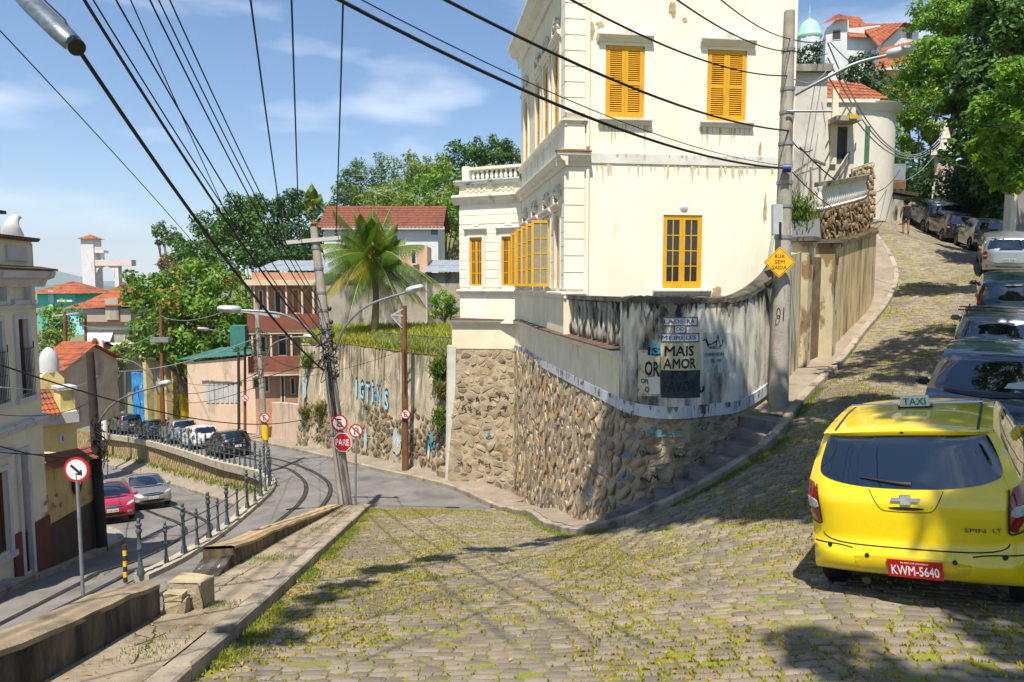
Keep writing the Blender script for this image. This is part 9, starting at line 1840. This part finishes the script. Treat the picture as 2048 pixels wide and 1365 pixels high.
for (x0, y0, d0, x1, y1, d1, sg, r, m_, lab) in ((0, 775, 14, 205, 742, 50, .5, .02, CABLEG, 'pale cable sagging in front of the street house to the white pole'), (0, 730, 13, 700, 800, 40, 1.3, .022, CABLE, 'black cable running low from the street house across the poles'), (205, 742, 50, 540, 665, 31, .6, .03, CABLEG, 'pale twisted cable rising from the white pole to the thin pole'), (0, 893, 14, 195, 905, 22.3, .2, .02, CABLE, 'upper dark cable in front of the yellow house'), (0, 905, 14, 196, 890, 22.3, .15, .016, CABLE, 'lower dark cable in front of the yellow house'), (0, 830, 14, 190, 800, 22.4, .2, .012, CABLE, 'thin wire in front of the street house balcony band'),
    (322, 632, 53, 452, 622, 30, .4, .02, CABLEG, 'thin pale wire from the rust pole to the lamp head'), (322, 640, 53, 132, 640, 66, .8, .02, CABLEG, 'thin wire between the rust pole and the distant pole'), (327, 780, 53, 520, 745, 31, .6, .025, CABLE, 'dark cable low between the rust pole and thin pole'), (327, 800, 53, 522, 770, 31, .5, .02, CABLE, 'thin dark cable under the low one between rust pole and thin pole'), (330, 750, 53, 640, 720, 20.3, .8, .016, CABLE, 'wire from the rust pole to the leaning pole tangle'), (522, 700, 31, 640, 735, 20.3, .3, .018, CABLE, 'short cable from the thin pole to the leaning pole'), (518, 660, 31, 638, 690, 20.3, .25, .016, CABLE, 'upper short cable from the thin pole to the leaning pole'), (525, 760, 31, 806, 700, 29.6, .3, .012, CABLE, 'thin wire crossing the graffiti wall to the wooden pole'),
    (190, 700, 50, 60, 740, 30, .4, .02, CABLE, 'wire from the rust pole down to the cottages'), (131, 632, 66, 30, 680, 40, .5, .02, CABLEG, 'faint wire from the distant pole to the street house'), (205, 700, 56, 322, 660, 53, .4, .022, CABLEG, 'faint wire between white pole and tall rust pole')): wire(lab, P(x0, y0, d0), P(x1, y1, d1), sg, r, m_, WL)
# ================================================================ trees behind the viewer that shade the street
sh = empty('shade_tree', gpt(7.6, 1.2), 'large leafy street tree standing right of the camera, out of view, shading the corner', 'tree'); rg = np.random.default_rng(77); cl_ = []
def cl_add(x, y, r, z=9.0): cl_.append((np.array([x+rg.normal(0, .12), y+rg.normal(0, .12), z+rg.normal(0, .45)]), float(r*rg.uniform(.85, 1.2))))
zone = [(1.5, 5.0), (0.2, 6.6), (-.1, 8.2), (1.8, 9.0), (4.2, 9.1), (6.4, 8.6), (7.2, 6.0), (7.2, -2.4), (1.3, -2.4), (1.2, -.5), (2.9, -.2), (2.9, 3.4)]
for x in np.arange(.8, 8, .62):
    for y in np.arange(-2.6, 11.4, .62):
        if inside(zone, np.array([x]), np.array([y]))[0] and rg.random() < (.94 if y > 3 else .86): cl_add(x, y, .58 if y > 3 else .5)
pth = spline([V((1.6, 6.6, 0)), V((-.2, 6.2, 0)), V((-1.6, 5.0, 0)), V((-2.9, 3.6, 0)), V((-3.3, 1.6, 0)), V((-3.4, -.2, 0))], 6)
for t in np.linspace(0, 1, 17): q = pth[int(t*(len(pth)-1))]; cl_add(q.x, q.y, .22+.1*abs(math.sin(7*t)), 9.0)
leaves('crown', cl_, 270, .26, LG2, sh, fill=.9, seed=8); mb = MB(); bs_ = gpt(7.6, 1.2); fk_ = V((7.3, 1.4, 4.8)); mb.tube([bs_-V((0, 0, .4)), bs_.lerp(fk_, .5), fk_], [.36, .3, .25], 10)
for tx_, ty_ in ((2.4, 6.5), (4.5, 9.5), (5.5, 6), (3.4, 1.5), (2.4, -1.4), (6, -1.5), (6.5, 3.5)): mb.tube([fk_, fk_.lerp(V((tx_, ty_, 9)), .5)+V((0, 0, 1.2)), V((tx_, ty_, 9))], [.16, .1, .03], 6)
mb.tube([V((p.x, p.y, 9.0)) for p in pth], .05, 5); mb.build('trunk', BARK, sh, smooth=60); sh.location = bs_
for ch in sh.children: ch.matrix_parent_inverse = sh.matrix_basis.inverted()
z2_ = [(6.9, 10.6), (7.6, 9.2), (11, 11.3), (13, 14.6), (11.2, 15.4), (8.8, 13.4)]
for k, (x, y, zc, r, lab) in enumerate(((9.8, 12.2, 9.0, 1.9, 'leafy street tree out of view on the right, shading the parked wagon'), (15.0, 20.0, 9.9, 1.4, 'leafy street tree out of view on the right, shading the middle of the hill'), (18.8, 23.0, 11.4, 1.4, 'leafy street tree out of view at the far right, shading the silver car'))):
    e = empty('shade_tree', V((x+3.2, y-2, H(x+3.2, y-2))), lab, 'tree'); cl_ = [(np.array([x, y, zc])+rg.normal(0, 1, 3)*np.array([r*.7, r*.6, r*.25]), .7) for i in range(16)] if k else [(np.array([a, b, 9])+rg.normal(0, .2, 3), .6) for a in np.arange(6.6, 13.2, .7) for b in np.arange(9, 15.6, .7) if inside(z2_, np.array([a]), np.array([b]))[0]]; leaves('crown', cl_, 170, .24, LG2, e, fill=.9, seed=90+k); mb = MB(); b = V((x+3.2, y-2, H(x+3.2, y-2)-.3)); mb.tube([b, V((x+2.6, y-1.5, zc*.6)), V((x, y, zc))], [.2, .15, .06], 8); mb.build('trunk', BARK, e, smooth=60)
# ================================================================ thin coastal haze
hz = MB(); hz.box((0, 4600, 395), (22000, 17000, 920)); o = hz.build('haze', None); m = bpy.data.materials.new('haze'); m.use_nodes = True; nt = m.node_tree; nt.nodes.clear(); pv = nt.nodes.new('ShaderNodeVolumePrincipled'); pv.inputs['Color'].default_value = (.80, .88, 1.0, 1); pv.inputs['Density'].default_value = 9e-5; ot = nt.nodes.new('ShaderNodeOutputMaterial'); nt.links.new(pv.outputs[0], ot.inputs['Volume']); o.data.materials.append(m); tag(o, 'thin pale haze over the far hills', kind='stuff')
